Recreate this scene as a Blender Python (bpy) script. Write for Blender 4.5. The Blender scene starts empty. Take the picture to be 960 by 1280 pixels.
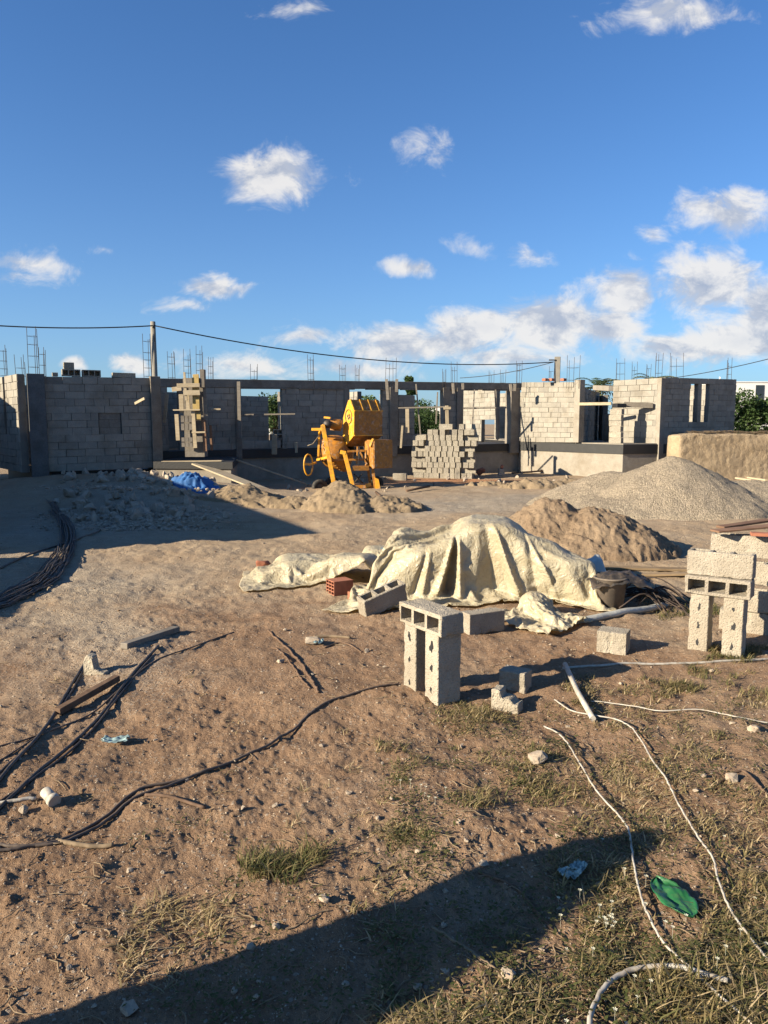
import bpy, bmesh, math, random
import numpy as np
from mathutils import Vector, Matrix
C = bpy.context.scene.collection
rnd = random.Random(7)
R = math.radians

# ------------------------------------------------------------------ camera model
F_PX, CAM_H, PITCH = 940.0, 1.9, R(6.67)
def ray(u, v):
    a, b = (u-480)/F_PX, (v-640)/F_PX
    s, c = math.sin(PITCH), math.cos(PITCH)
    return Vector((a, c - b*s, -s - b*c))
def G(u, v, z=0.0):
    d = ray(u, v); t = (z-CAM_H)/d.z
    return Vector((d.x*t, d.y*t, z))
def P(u, v, y):
    d = ray(u, v); t = y/d.y
    return Vector((d.x*t, y, CAM_H + d.z*t))

# ------------------------------------------------------------------ numpy noise
def _hash(ix, iy, seed):
    h = (ix.astype(np.int64)*374761393 + iy.astype(np.int64)*668265263 + seed*1442695041) & 0xffffffff
    h = ((h ^ (h >> 13))*1274126177) & 0xffffffff
    h = ((h ^ (h >> 16))*2246822519) & 0xffffffff
    return (h ^ (h >> 15)) & 0xffffffff
def perlin(x, y, seed=0):
    x = np.asarray(x, float); y = np.asarray(y, float)
    ix = np.floor(x); iy = np.floor(y); fx = x-ix; fy = y-iy
    ux = fx*fx*fx*(fx*(fx*6-15)+10); uy = fy*fy*fy*(fy*(fy*6-15)+10)
    def g(dx, dy):
        a = _hash(ix+dx, iy+dy, seed)*(2*math.pi/4294967296.0)
        return np.cos(a)*(fx-dx) + np.sin(a)*(fy-dy)
    a = g(0,0)*(1-ux)+g(1,0)*ux; b = g(0,1)*(1-ux)+g(1,1)*ux
    return (a*(1-uy)+b*uy)*1.5
def fbm(x, y, seed=0, octv=4, gain=.5):
    s = 0; a = 1
    for i in range(octv):
        s = s + a*perlin(x*2**i+17.3*i, y*2**i-9.1*i, seed+i); a *= gain
    return s
def sstep(a, b, x):
    t = np.clip((x-a)/(b-a), 0, 1); return t*t*(3-2*t)
def blob(x, y, cx, cy, rx, ry, rot=0):
    c, s = math.cos(rot), math.sin(rot)
    dx = x-cx; dy = y-cy
    return np.exp(-(((dx*c+dy*s)/rx)**2 + ((-dx*s+dy*c)/ry)**2))
def gz(x, y):
    """height of the dirt at a point (arrays or numbers)"""
    x = np.asarray(x, float); y = np.asarray(y, float)
    d = np.hypot(x, y)
    near = 1-sstep(9, 26, d)
    far = 1-sstep(60, 200, d)
    h = .035*fbm(x*.55, y*.55, 3, 3)*far
    h = h + (.024*fbm(x*1.7, y*1.7, 11, 3) + .010*fbm(x*6, y*6, 21, 3))*(.35+.65*near)*far
    lump = fbm(x*13, y*13, 31, 3)
    loose = sstep(-.35, .35, fbm(x*.75, y*.75, 91, 3))          # trodden patches and loose patches
    h = h + (.005*lump + .011*np.clip(lump-.25, 0, 1))*near*(.15+.95*loose)
    h = h + .0045*fbm(x*38, y*38, 41, 2)*(1-sstep(4, 9, d))
    h = h + .50*blob(x, y, -8.0, 20.1, 3.3, 1.9, .25) + .42*blob(x, y, -5.7, 18.6, 2.0, 1.2, .15)
    h = h + .16*blob(x, y, -3.5, 19.6, 2.2, 1.0)
    h = h + .25*sstep(14, 24, y)*sstep(-4, -14, x)
    # tyre tracks that run across the yard
    for (ax, ay, bx, by, w) in ((-6, 12.2, 3.5, 12.9, .22), (-6, 13.9, 3.5, 14.4, .22)):
        L = math.hypot(bx-ax, by-ay); nx, ny = -(by-ay)/L, (bx-ax)/L
        dd = (x-ax)*nx + (y-ay)*ny + .25*perlin(x*.5, y*.5, 77)
        t = ((x-ax)*(bx-ax)+(y-ay)*(by-ay))/L/L
        h = h - .035*np.exp(-(dd/w)**2)*sstep(-.1, .1, t)*(1-sstep(.9, 1.1, t))
    return h
def gp(u, v, dz=0.0):
    """point on the dirt seen at photograph position (u, v)"""
    p = G(u, v)
    for _ in range(2):
        p = G(u, v, float(gz(p.x, p.y)))
    p.z += dz
    return p
def ground(x, y): return float(gz(x, y))

# ------------------------------------------------------------------ objects
def tag(o, label=None, cat=None, group=None, kind=None):
    if label: o['label'] = label
    if cat: o['category'] = cat
    if group: o['group'] = group
    if kind: o['kind'] = kind
    return o
def empty(name, loc=(0,0,0), rz=0.0):
    o = bpy.data.objects.new(name, None); C.objects.link(o)
    o.location = loc; o.rotation_euler = (0, 0, rz); o.empty_display_size = .2
    return o
class MB:
    """collects boxes, tubes and sheets and links them as ONE mesh object"""
    def __init__(s): s.v = []; s.f = []; s.t = []; s.sm = []
    def add(s, vs, fs, tint=.5, smooth=False):
        n = len(s.v); s.v += [tuple(p) for p in vs]
        for f in fs:
            s.f.append(tuple(i+n for i in f)); s.t.append(tint); s.sm.append(smooth)
        return s
    def hexa(s, p, tint=.5):      # p: 4 bottom, 4 top
        return s.add(p, [(3,2,1,0),(4,5,6,7),(0,1,5,4),(1,2,6,5),(2,3,7,6),(3,0,4,7)], tint)
    def box(s, c, size, rz=0., tint=.5, mat=None):
        hx, hy, hz = size[0]/2, size[1]/2, size[2]/2
        m = Matrix.Translation(c) @ Matrix.Rotation(rz, 4, 'Z') if mat is None else mat
        ps = [m @ Vector(q) for q in ((-hx,-hy,-hz),(hx,-hy,-hz),(hx,hy,-hz),(-hx,hy,-hz),(-hx,-hy,hz),(hx,-hy,hz),(hx,hy,hz),(-hx,hy,hz))]
        return s.hexa(ps, tint)
    def bar(s, a, b, w, h=None, tint=.5, up=(0,0,1)):
        a = Vector(a); b = Vector(b); h = h or w
        d = (b-a).normalized(); u = Vector(up)
        if abs(d.dot(u)) > .95: u = Vector((0,1,0))
        x = d.cross(u).normalized(); z = x.cross(d).normalized()
        q = lambda o, i, j: o + x*(i*w/2) + z*(j*h/2)
        return s.hexa([q(a,-1,-1),q(a,1,-1),q(b,1,-1),q(b,-1,-1),q(a,-1,1),q(a,1,1),q(b,1,1),q(b,-1,1)], tint)
    def tube(s, pts, r, n=8, tint=.5, caps=True):
        pts = [Vector(p) for p in pts]
        rr = r if isinstance(r, (list, tuple)) else [r]*len(pts)
        base = len(s.v); up = Vector((0,0,1)); rings = 0; prev = None
        for i, p in enumerate(pts):
            d = (pts[min(i+1, len(pts)-1)] - pts[max(i-1, 0)])
            d = d.normalized() if d.length > 1e-9 else Vector((1,0,0))
            x = d.cross(up if abs(d.dot(up)) < .93 else Vector((1,0,0))) if prev is None else (prev - d*prev.dot(d))
            if x.length < 1e-6: x = d.cross(Vector((1,0,0)))
            x.normalize(); prev = x; z = x.cross(d)
            for k in range(n):
                a = 2*math.pi*k/n
                s.v.append(tuple(p + x*(rr[i]*math.cos(a)) + z*(rr[i]*math.sin(a))))
            if i:
                for k in range(n):
                    k2 = (k+1) % n; o = base+(i-1)*n
                    s.f.append((o+k, o+n+k, o+n+k2, o+k2)); s.t.append(tint); s.sm.append(True)
        if caps:
            s.f.append(tuple(base+k for k in range(n))); s.t.append(tint); s.sm.append(False)
            o = base+(len(pts)-1)*n
            s.f.append(tuple(o+n-1-k for k in range(n))); s.t.append(tint); s.sm.append(False)
        return s
    def lathe(s, prof, n=24, c=(0,0,0), axis='Z', tint=.5):
        base = len(s.v); c = Vector(c)
        for (r, h) in prof:
            for k in range(n):
                a = 2*math.pi*k/n; x, y = r*math.cos(a), r*math.sin(a)
                q = (x, y, h) if axis == 'Z' else ((h, x, y) if axis == 'X' else (x, h, y))
                s.v.append(tuple(c + Vector(q)))
        for i in range(len(prof)-1):
            for k in range(n):
                k2 = (k+1) % n; o = base+i*n
                s.f.append((o+k, o+k2, o+n+k2, o+n+k)); s.t.append(tint); s.sm.append(True)
        return s
    def prism(s, poly, x0, x1, tint=.5):     # polygon in (y, z), extruded along x
        n = len(poly)
        vs = [(x0, a, b) for a, b in poly] + [(x1, a, b) for a, b in poly]
        fs = [tuple(range(n-1, -1, -1)), tuple(range(n, 2*n))] + [(i, (i+1) % n, n+(i+1) % n, n+i) for i in range(n)]
        return s.add(vs, fs, tint)
    def build(s, name, mat, parent=None, bevel=0., segs=1, loc=None):
        me = bpy.data.meshes.new(name); me.from_pydata(s.v, [], s.f); me.update()
        me.attributes.new('tint', 'FLOAT', 'FACE').data.foreach_set('value', s.t)
        me.polygons.foreach_set('use_smooth', s.sm)
        bm = bmesh.new(); bm.from_mesh(me); bmesh.ops.recalc_face_normals(bm, faces=bm.faces)
        if bevel:
            es = [e for e in bm.edges if len(e.link_faces) == 2 and e.calc_face_angle(0) > .5]
            bmesh.ops.bevel(bm, geom=es, offset=bevel, segments=segs, affect='EDGES', clamp_overlap=True)
        bm.to_mesh(me); bm.free()
        return link(name, me, mat, parent, loc)
def link(name, me, mat, parent=None, loc=None):
    o = bpy.data.objects.new(name, me); C.objects.link(o)
    if mat and not me.materials: me.materials.append(mat)
    if parent: o.parent = parent
    if loc is not None: o.location = loc
    return o
def np_mesh(name, V, Fq, mat, tint=None, smooth=True, tri=False):
    k = 3 if tri else 4
    me = bpy.data.meshes.new(name); n = len(V); m = len(Fq)
    me.vertices.add(n); me.vertices.foreach_set('co', np.ascontiguousarray(V, np.float32).ravel())
    me.loops.add(m*k); me.loops.foreach_set('vertex_index', np.ascontiguousarray(Fq, np.int32).ravel())
    me.polygons.add(m); me.polygons.foreach_set('loop_start', np.arange(0, m*k, k, dtype=np.int32))
    me.update(calc_edges=True); me.validate()
    me.polygons.foreach_set('use_smooth', np.full(len(me.polygons), smooth))
    if tint is not None:
        for nm, (arr, dom) in tint.items():
            me.attributes.new(nm, 'FLOAT', dom).data.foreach_set('value', np.ascontiguousarray(arr, np.float32))
    me.materials.append(mat)
    return me
def copy_tree(o, parent=None):
    c = o.copy(); C.objects.link(c)
    if parent: c.parent = parent
    for ch in o.children: copy_tree(ch, c)
    return c
def catmull(pts, n=8):
    pts = [Vector(p) for p in pts]; out = []
    q = [pts[0]*2-pts[1]] + pts + [pts[-1]*2-pts[-2]]
    for i in range(1, len(q)-2):
        a, b, c, d = q[i-1:i+3]
        for k in range(n):
            t = k/n
            out.append(.5*((2*b) + (c-a)*t + (2*a-5*b+4*c-d)*t*t + (3*b-a-3*c+d)*t**3))
    out.append(pts[-1]); return out
def ground_line(pxs, r, n=10, wig=0.0, lift=0.0, seed=1):
    """photograph points -> a smooth line lying on the dirt"""
    rr = random.Random(seed)
    pts = catmull([G(u, v) for u, v in pxs], n); out = []
    for p in pts:
        x = p.x + rr.uniform(-wig, wig); y = p.y + rr.uniform(-wig, wig)
        out.append(Vector((x, y, ground(x, y) + r*.75 + lift)))
    # pipes and cords bridge small hollows
    for _ in range(8):
        out = [out[0]] + [Vector((out[i].x, out[i].y, max(out[i].z-.0006, (out[i-1].z+out[i+1].z)/2))) for i in range(1, len(out)-1)] + [out[-1]]
    return out
# ------------------------------------------------------------------ materials
class NT:
    def __init__(s, tree): s.t = tree; s.L = tree.links
    def n(s, typ, **kw):
        nd = s.t.nodes.new(typ)
        for k, v in kw.items():
            if k.startswith('i_'):
                key = k[2:]; key = int(key) if key.isdigit() else key
                s.set(nd.inputs[key], v)
            else: setattr(nd, k, v)
        return nd
    def set(s, sock, v):
        if hasattr(v, 'is_output') or isinstance(v, bpy.types.NodeSocket): s.L.new(v, sock)
        else: sock.default_value = v
    def math(s, op, a, b=None, c=None, clamp=False):
        nd = s.t.nodes.new('ShaderNodeMath'); nd.operation = op; nd.use_clamp = clamp
        for i, q in enumerate((a, b, c)):
            if q is not None: s.set(nd.inputs[i], q)
        return nd.outputs[0]
    def vmath(s, op, a, b=None, c=None, out=0):
        nd = s.t.nodes.new('ShaderNodeVectorMath'); nd.operation = op
        for i, q in enumerate((a, b, c)):
            if q is not None: s.set(nd.inputs[i], q)
        return nd.outputs[out]
    def noise(s, vec, scale, detail=4, rough=.55, out='Fac', dist=0.):
        nd = s.n('ShaderNodeTexNoise'); nd.inputs['Scale'].default_value = scale
        nd.inputs['Detail'].default_value = detail; nd.inputs['Roughness'].default_value = rough
        nd.inputs['Distortion'].default_value = dist
        s.L.new(vec, nd.inputs['Vector']); return nd.outputs[out]
    def ramp(s, fac, stops, interp='LINEAR'):
        nd = s.n('ShaderNodeValToRGB'); cr = nd.color_ramp; cr.interpolation = interp
        while len(cr.elements) < len(stops): cr.elements.new(.5)
        for e, (p, c) in zip(cr.elements, stops):
            e.position = p; e.color = (*c, 1) if len(c) == 3 else c
        s.L.new(fac, nd.inputs[0]); return nd.outputs[0]
    def mix(s, fac, a, b, blend='MIX'):
        nd = s.n('ShaderNodeMix', data_type='RGBA', blend_type=blend)
        s.set(nd.inputs[0], fac)
        for i, q in ((6, a), (7, b)):
            if isinstance(q, (tuple, list)): nd.inputs[i].default_value = (*q[:3], 1)
            else: s.L.new(q, nd.inputs[i])
        return nd.outputs[2]
    def attr(s, name, out='Fac'):
        return s.n('ShaderNodeAttribute', attribute_name=name).outputs[out]
    def maprange(s, v, a, b, c=0., d=1., smooth=False):
        nd = s.n('ShaderNodeMapRange'); nd.clamp = True
        if smooth: nd.interpolation_type = 'SMOOTHSTEP'
        s.set(nd.inputs[0], v)
        for i, q in enumerate((a, b, c, d)): nd.inputs[i+1].default_value = q
        return nd.outputs[0]
    def bump(s, h, strength, dist, prev=None):
        nd = s.n('ShaderNodeBump'); nd.inputs['Strength'].default_value = strength; nd.inputs['Distance'].default_value = dist
        s.L.new(h, nd.inputs['Height'])
        if prev is not None: s.L.new(prev, nd.inputs['Normal'])
        return nd.outputs[0]
def newmat(name):
    m = bpy.data.materials.new(name); m.use_nodes = True
    nt = NT(m.node_tree); b = m.node_tree.nodes['Principled BSDF']
    return m, nt, b
def coords(nt, kind='Object'): return nt.n('ShaderNodeTexCoord').outputs[kind]
def pos(nt): return nt.n('ShaderNodeNewGeometry').outputs['Position']
def rand(nt): return nt.n('ShaderNodeObjectInfo').outputs['Random']

DIM = .74
def dim(c): return tuple(q*DIM for q in c)
def concrete(name, lo, hi, speck=.45, grain=140., gstr=.5, gdist=.004, stain=.25, pits=True, world=False, tint=.18):
    m, nt, b = newmat(name); lo, hi = dim(lo), dim(hi)
    p = pos(nt) if world else coords(nt)
    if not world:
        p = nt.vmath('ADD', p, nt.n('ShaderNodeCombineXYZ', i_0=nt.math('MULTIPLY', rand(nt), 37.), i_1=nt.math('MULTIPLY', rand(nt), 11.)).outputs[0])
    n1 = nt.noise(p, 5., 5, .6); n2 = nt.noise(p, grain, 3, .7); n3 = nt.noise(p, 1.3, 4, .6)
    col = nt.mix(nt.maprange(n1, .3, .7), lo, hi)
    col = nt.mix(nt.math('MULTIPLY', nt.maprange(n2, .45, .75 if speck < .5 else .62), speck), col, tuple(c*(.45 if speck < .5 else .30) for c in lo))
    col = nt.mix(nt.math('MULTIPLY', nt.maprange(n3, .48, .72), stain), col, (lo[0]*.62, lo[1]*.55, lo[2]*.45))
    t = nt.attr('tint')
    col = nt.mix(1., col, nt.ramp(t, [(0, (1-tint*2, 1-tint*2, 1-tint*1.9)), (.5, (1-tint*.5,)*3), (1, (1, 1, 1))]), 'MULTIPLY')
    if not world:
        col = nt.mix(1., col, nt.ramp(rand(nt), [(0, (.84, .83, .82)), (1, (1.0, .99, .96))]), 'MULTIPLY')
    nt.L.new(col, b.inputs['Base Color']); b.inputs['Roughness'].default_value = .95
    b.inputs['Specular IOR Level'].default_value = .15
    h = nt.math('ADD', n2, nt.math('MULTIPLY', nt.noise(p, grain*.33, 2, .6), .9))
    if pits:
        vo = nt.n('ShaderNodeTexVoronoi'); vo.inputs['Scale'].default_value = grain*.55; nt.L.new(p, vo.inputs['Vector'])
        h = nt.math('ADD', h, nt.math('MULTIPLY', nt.maprange(vo.outputs['Distance'], .15, .5), .6))
    nt.L.new(nt.bump(h, gstr, gdist), b.inputs['Normal'])
    return m
def simple(name, col, rough=.6, var=.25, nscale=6., bump=.0, bdist=.003, bscale=40., metal=0., spec=.5, dirt=None, dirtamt=.4, tint=0., crust=0.):
    m, nt, b = newmat(name); p = coords(nt); col = dim(col); dirt = dim(dirt) if dirt else None
    n1 = nt.noise(p, nscale, 5, .6)
    c = nt.mix(nt.maprange(n1, .3, .7), tuple(q*(1-var) for q in col), tuple(min(1, q*(1+var*.5)) for q in col))
    if dirt: c = nt.mix(nt.math('MULTIPLY', nt.maprange(nt.noise(p, nscale*2.3, 6, .7), .45, .68), dirtamt), c, dirt)
    if crust: c = nt.mix(nt.math('MULTIPLY', nt.maprange(nt.noise(p, 7., 8, .75, dist=.6), .53, .62), crust), c, (.36, .33, .28))
    if tint:
        c = nt.mix(1., c, nt.ramp(nt.attr('tint'), [(0, (1-tint,)*3), (1, (1, 1, 1))]), 'MULTIPLY')
    nt.L.new(c, b.inputs['Base Color']); b.inputs['Roughness'].default_value = rough
    b.inputs['Metallic'].default_value = metal; b.inputs['Specular IOR Level'].default_value = spec
    if bump: nt.L.new(nt.bump(nt.noise(p, bscale, 4, .6), bump, bdist), b.inputs['Normal'])
    return m
def wood(name, lo, hi, scale=1.):
    m, nt, b = newmat(name); p = coords(nt); lo, hi = dim(lo), dim(hi)
    p = nt.vmath('ADD', p, nt.n('ShaderNodeCombineXYZ', i_0=nt.math('MULTIPLY', rand(nt), 9.), i_2=nt.math('MULTIPLY', rand(nt), 5.)).outputs[0])
    mp = nt.n('ShaderNodeMapping'); mp.inputs['Scale'].default_value = (1.2*scale, 14*scale, 14*scale); nt.L.new(p, mp.inputs[0])
    g = nt.noise(mp.outputs[0], 3., 6, .65, dist=.6)
    c = nt.mix(nt.maprange(g, .3, .7), lo, hi)
    c = nt.mix(nt.math('MULTIPLY', nt.maprange(nt.noise(p, 3., 5, .7), .5, .7), .4), c, (lo[0]*.5, lo[1]*.5, lo[2]*.5))
    c = nt.mix(1., c, nt.ramp(nt.attr('tint'), [(0, (.55, .55, .55)), (1, (1, 1, 1))]), 'MULTIPLY')
    nt.L.new(c, b.inputs['Base Color']); b.inputs['Roughness'].default_value = .85; b.inputs['Specular IOR Level'].default_value = .2
    nt.L.new(nt.bump(g, .5, .004), b.inputs['Normal'])
    return m
M = {}
M['block'] = concrete('block_concrete', (.40, .345, .27), (.54, .48, .39), speck=.49, grain=100., gstr=.9, gdist=.007)
M['stackblock'] = concrete('stack_concrete', (.40, .36, .29), (.50, .45, .37), speck=.6, grain=40., gstr=.6, gdist=.010)
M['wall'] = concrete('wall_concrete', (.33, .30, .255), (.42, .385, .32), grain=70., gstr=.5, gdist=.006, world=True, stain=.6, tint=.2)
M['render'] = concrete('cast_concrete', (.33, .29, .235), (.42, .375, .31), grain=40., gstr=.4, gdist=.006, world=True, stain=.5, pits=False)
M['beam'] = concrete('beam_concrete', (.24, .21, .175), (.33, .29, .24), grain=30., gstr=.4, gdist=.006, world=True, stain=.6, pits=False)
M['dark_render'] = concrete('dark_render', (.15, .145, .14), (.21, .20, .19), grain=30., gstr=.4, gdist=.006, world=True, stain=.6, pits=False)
M['bitumen'] = simple('bitumen', (.022, .021, .02), .6, .3, 5., .4, .01, 20.)
M['rust'] = simple('rebar_steel', (.07, .05, .04), .8, .4, 8., spec=.3)
M['wood_pale'] = wood('pale_timber', (.42, .33, .21), (.60, .50, .35))
M['wood_yel'] = wood('yellow_timber', (.48, .33, .11), (.62, .46, .20))
M['wood_grey'] = wood('grey_timber', (.22, .19, .155), (.36, .31, .25))
M['wood_red'] = wood('reddish_timber', (.24, .13, .08), (.36, .22, .14))
M['board'] = wood('brown_board', (.24, .165, .095), (.40, .285, .165))
M['clay'] = simple('clay_brick', (.40, .16, .095), .9, .25, 14., .4, .003, 90., spec=.2)
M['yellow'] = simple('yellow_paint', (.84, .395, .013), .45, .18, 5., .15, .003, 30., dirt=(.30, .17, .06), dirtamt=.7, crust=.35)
M['shaded_oldyellow'] = simple('shaded_worn_yellow_paint', (.46, .185, .012), .55, .25, 5., .15, .003, 30., dirt=(.17, .085, .03), dirtamt=.85, crust=.4)  # darker copy of the yellow; shade on the mixer's front painted in, plus dirt
M['rubber'] = simple('tyre_rubber', (.03, .028, .026), .85, .3, 8., dirt=(.2, .15, .1), dirtamt=.4)
M['dark_metal'] = simple('dark_metal', (.06, .055, .05), .6, .4, 10., metal=.3, dirt=(.14, .09, .06))
M['black_plastic'] = simple('black_plastic', (.035, .03, .027), .55, .3, 6., dirt=(.2, .14, .09), dirtamt=.5)
M['brown_hose'] = simple('dusty_hose', (.13, .095, .07), .7, .3, 6., dirt=(.22, .15, .1), dirtamt=.5)
M['white_plastic'] = simple('white_plastic', (.52, .48, .41), .6, .25, 9., dirt=(.27, .19, .12), dirtamt=.75)
M['white_paint'] = simple('white_wall_paint', (.78, .77, .74), .8, .06, 1.)
M['blue_cloth'] = simple('blue_sheet', (.025, .13, .36), .75, .3, 4., .5, .01, 20.)
M['blue_plastic'] = simple('blue_plastic', (.16, .42, .60), .3, .25, 6.)
M['rag'] = simple('grey_blue_plastic', (.30, .42, .42), .5, .35, 20., .3, .004, 60.)
M['green_plastic'] = simple('green_plastic', (.022, .14, .045), .35, .3, 8., .35, .006, 25., dirt=(.12, .2, .08), dirtamt=.4)
M['bucket'] = simple('dusty_bucket', (.17, .135, .105), .8, .3, 7., dirt=(.27, .2, .14), dirtamt=.6)
M['stone'] = simple('pale_stone', (.46, .38, .29), .9, .35, 8., .6, .006, 45., spec=.2, dirt=(.28, .18, .11), dirtamt=.7)
M['rubble'] = simple('rubble_stone', (.47, .395, .31), .95, .4, 5., .6, .01, 25., spec=.15, dirt=(.24, .18, .13), dirtamt=.7)
M['twig'] = simple('dry_twig', (.27, .20, .13), .9, .35, 20., spec=.1)
M['root'] = simple('dry_root', (.17, .11, .075), .9, .35, 20., .4, .003, 60., spec=.1)
M['bark'] = simple('bark', (.12, .09, .065), .95, .35, 6., .6, .02, 14., spec=.1)
M['flower'] = simple('small_flower', (.75, .72, .55), .8, .1)
M['strap'] = simple('cable_black', (.012, .012, .013), .6, .1)
M['pole'] = concrete('pole_concrete', (.30, .275, .24), (.38, .35, .30), grain=40., gstr=.2, pits=False)
M['glassdark'] = simple('dark_window', (.03, .04, .05), .2, .1)

def soil_mat(name, lo, hi, speck, grain, gdist, rocks=0., rcol=(.4, .36, .3), rscale=30.):
    m, nt, b = newmat(name); p = pos(nt); lo, hi, rcol = dim(lo), dim(hi), dim(rcol)
    n1 = nt.noise(p, 1.6, 6, .62); n2 = nt.noise(p, grain, 5, .7); n3 = nt.noise(p, 9., 5, .65)
    c = nt.mix(nt.maprange(n1, .32, .68), lo, hi)
    c = nt.mix(nt.math('MULTIPLY', nt.maprange(n3, .5, .75), .35), c, tuple(q*.7 for q in lo))
    c = nt.mix(nt.math('MULTIPLY', nt.maprange(n2, .55, .75), speck), c, tuple(min(1, q*1.5) for q in hi))
    h = nt.math('ADD', n2, n3)
    if rocks:
        vo = nt.n('ShaderNodeTexVoronoi'); vo.inputs['Scale'].default_value = rscale; nt.L.new(p, vo.inputs['Vector'])
        sep = nt.n('ShaderNodeSeparateColor'); nt.L.new(vo.outputs['Color'], sep.inputs[0])
        st = nt.ramp(sep.outputs[0], [(0, tuple(q*.55 for q in rcol)), (.5, rcol), (1, tuple(min(1, q*1.45) for q in rcol))])
        c = nt.mix(rocks, c, st)
        h = nt.math('SUBTRACT', h, nt.math('MULTIPLY', vo.outputs['Distance'], 1.6*rocks))
    nt.L.new(c, b.inputs['Base Color']); b.inputs['Roughness'].default_value = 1.; b.inputs['Specular IOR Level'].default_value = .05
    nt.L.new(nt.bump(h, .9, gdist), b.inputs['Normal'])
    return m
M['sand'] = soil_mat('brown_sand', (.28, .195, .125), (.38, .28, .185), .3, 45., .035)
M['sandsoil'] = soil_mat('loose_sand', (.27, .20, .125), (.37, .28, .185), .25, 60., .03)  # plain tone of the low soil heaps
M['gravelpile'] = soil_mat('grey_gravel', (.33, .265, .19), (.42, .345, .25), .2, 60., .025, .7, (.37, .305, .225), 42.)
M['mud'] = soil_mat('mud_plaster', (.36, .265, .165), (.45, .345, .225), .25, 30., .035, .3, (.42, .32, .21), 7.)

def ground_mat():
    m, nt, b = newmat('dirt'); p = pos(nt)
    big = nt.noise(p, .5, 5, .6); mid = nt.noise(p, 3.2, 6, .65); fine = nt.noise(p, 34., 6, .72); vf = nt.noise(p, 150., 3, .7)
    tan = nt.attr('tan'); grav = nt.attr('gravel'); red = nt.attr('red')
    brown = nt.mix(nt.maprange(mid, .3, .7), (.265, .163, .100), (.36, .238, .150))
    pale = nt.mix(nt.maprange(mid, .3, .7), (.37, .265, .172), (.475, .362, .24))
    gr = nt.mix(nt.maprange(mid, .3, .7), (.345, .285, .215), (.455, .39, .305))
    wob = nt.math('MULTIPLY_ADD', nt.math('SUBTRACT', mid, .5), 1.1, tan)
    c = nt.mix(nt.maprange(wob, .15, .85), brown, pale)
    wob2 = nt.math('MULTIPLY_ADD', nt.math('SUBTRACT', fine, .5), 1.2, grav)
    c = nt.mix(nt.maprange(wob2, .2, .8), c, gr)
    c = nt.mix(nt.maprange(nt.math('MULTIPLY_ADD', nt.math('SUBTRACT', mid, .5), 1., red), .3, .8), c, (.45, .23, .12))
    c = nt.mix(nt.math('MULTIPLY', nt.maprange(big, .52, .66), .35), c, (.44, .355, .26))
    c = nt.mix(nt.math('MULTIPLY', nt.maprange(big, .47, .34), .30), c, (.22, .135, .08))
    # dark damp crumbs and pale crumbs
    c = nt.mix(nt.math('MULTIPLY', nt.maprange(fine, .54, .70), .38), c, (.40, .31, .22))
    c = nt.mix(nt.math('MULTIPLY', nt.maprange(fine, .46, .30), .55), c, (.09, .052, .03))
    vo = nt.n('ShaderNodeTexVoronoi'); vo.inputs['Scale'].default_value = 42.; vo.inputs['Randomness'].default_value = 1.; nt.L.new(p, vo.inputs['Vector'])
    sep = nt.n('ShaderNodeSeparateColor'); nt.L.new(vo.outputs['Color'], sep.inputs[0])
    peb = nt.math('MULTIPLY', nt.maprange(sep.outputs[0], .72, .78), nt.maprange(vo.outputs['Distance'], .42, .34))
    pebg = nt.math('MULTIPLY', nt.maprange(sep.outputs[0], .2, .3), nt.maprange(vo.outputs['Distance'], .5, .38))
    peb = nt.math('MAXIMUM', nt.math('MULTIPLY', peb, .55), nt.math('MULTIPLY', pebg, nt.math('MULTIPLY', grav, .8)))
    c = nt.mix(peb, c, nt.ramp(sep.outputs[1], [(0, (.2, .15, .11)), (.6, (.36, .3, .24)), (1, (.52, .46, .38))]))
    c = nt.mix(1., c, (DIM,)*3, 'MULTIPLY')
    nt.L.new(c, b.inputs['Base Color']); b.inputs['Roughness'].default_value = 1.; b.inputs['Specular IOR Level'].default_value = .05
    h = nt.math('ADD', nt.math('MULTIPLY', fine, 1.0), nt.math('MULTIPLY', vf, .35))
    h = nt.math('ADD', h, nt.math('MULTIPLY', peb, .35))
    nt.L.new(nt.bump(h, .9, .022), b.inputs['Normal'])
    return m
M['ground'] = ground_mat()
def leaf_mat(name, stops, trans=.35):
    m, nt, b = newmat(name)
    c = nt.ramp(nt.attr('tint'), stops)
    nt.L.new(c, b.inputs['Base Color']); b.inputs['Roughness'].default_value = .7; b.inputs['Specular IOR Level'].default_value = .2
    tr = nt.n('ShaderNodeBsdfTranslucent'); nt.L.new(c, tr.inputs[0])
    mx = nt.n('ShaderNodeMixShader'); mx.inputs[0].default_value = trans
    nt.L.new(b.outputs[0], mx.inputs[1]); nt.L.new(tr.outputs[0], mx.inputs[2])
    nt.L.new(mx.outputs[0], m.node_tree.nodes['Material Output'].inputs[0])
    return m
M['grass'] = leaf_mat('grass', [(0, (.06, .075, .022)), (.3, (.115, .11, .042)), (.55, (.20, .155, .07)), (.8, (.31, .235, .12)), (1, (.40, .31, .19))])
M['leaves'] = leaf_mat('leaves', [(0, (.022, .045, .014)), (.5, (.05, .085, .025)), (1, (.10, .14, .05))], .3)
M['palm'] = leaf_mat('palm', [(0, (.03, .05, .022)), (.5, (.06, .085, .035)), (1, (.16, .15, .075))], .2)
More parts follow.
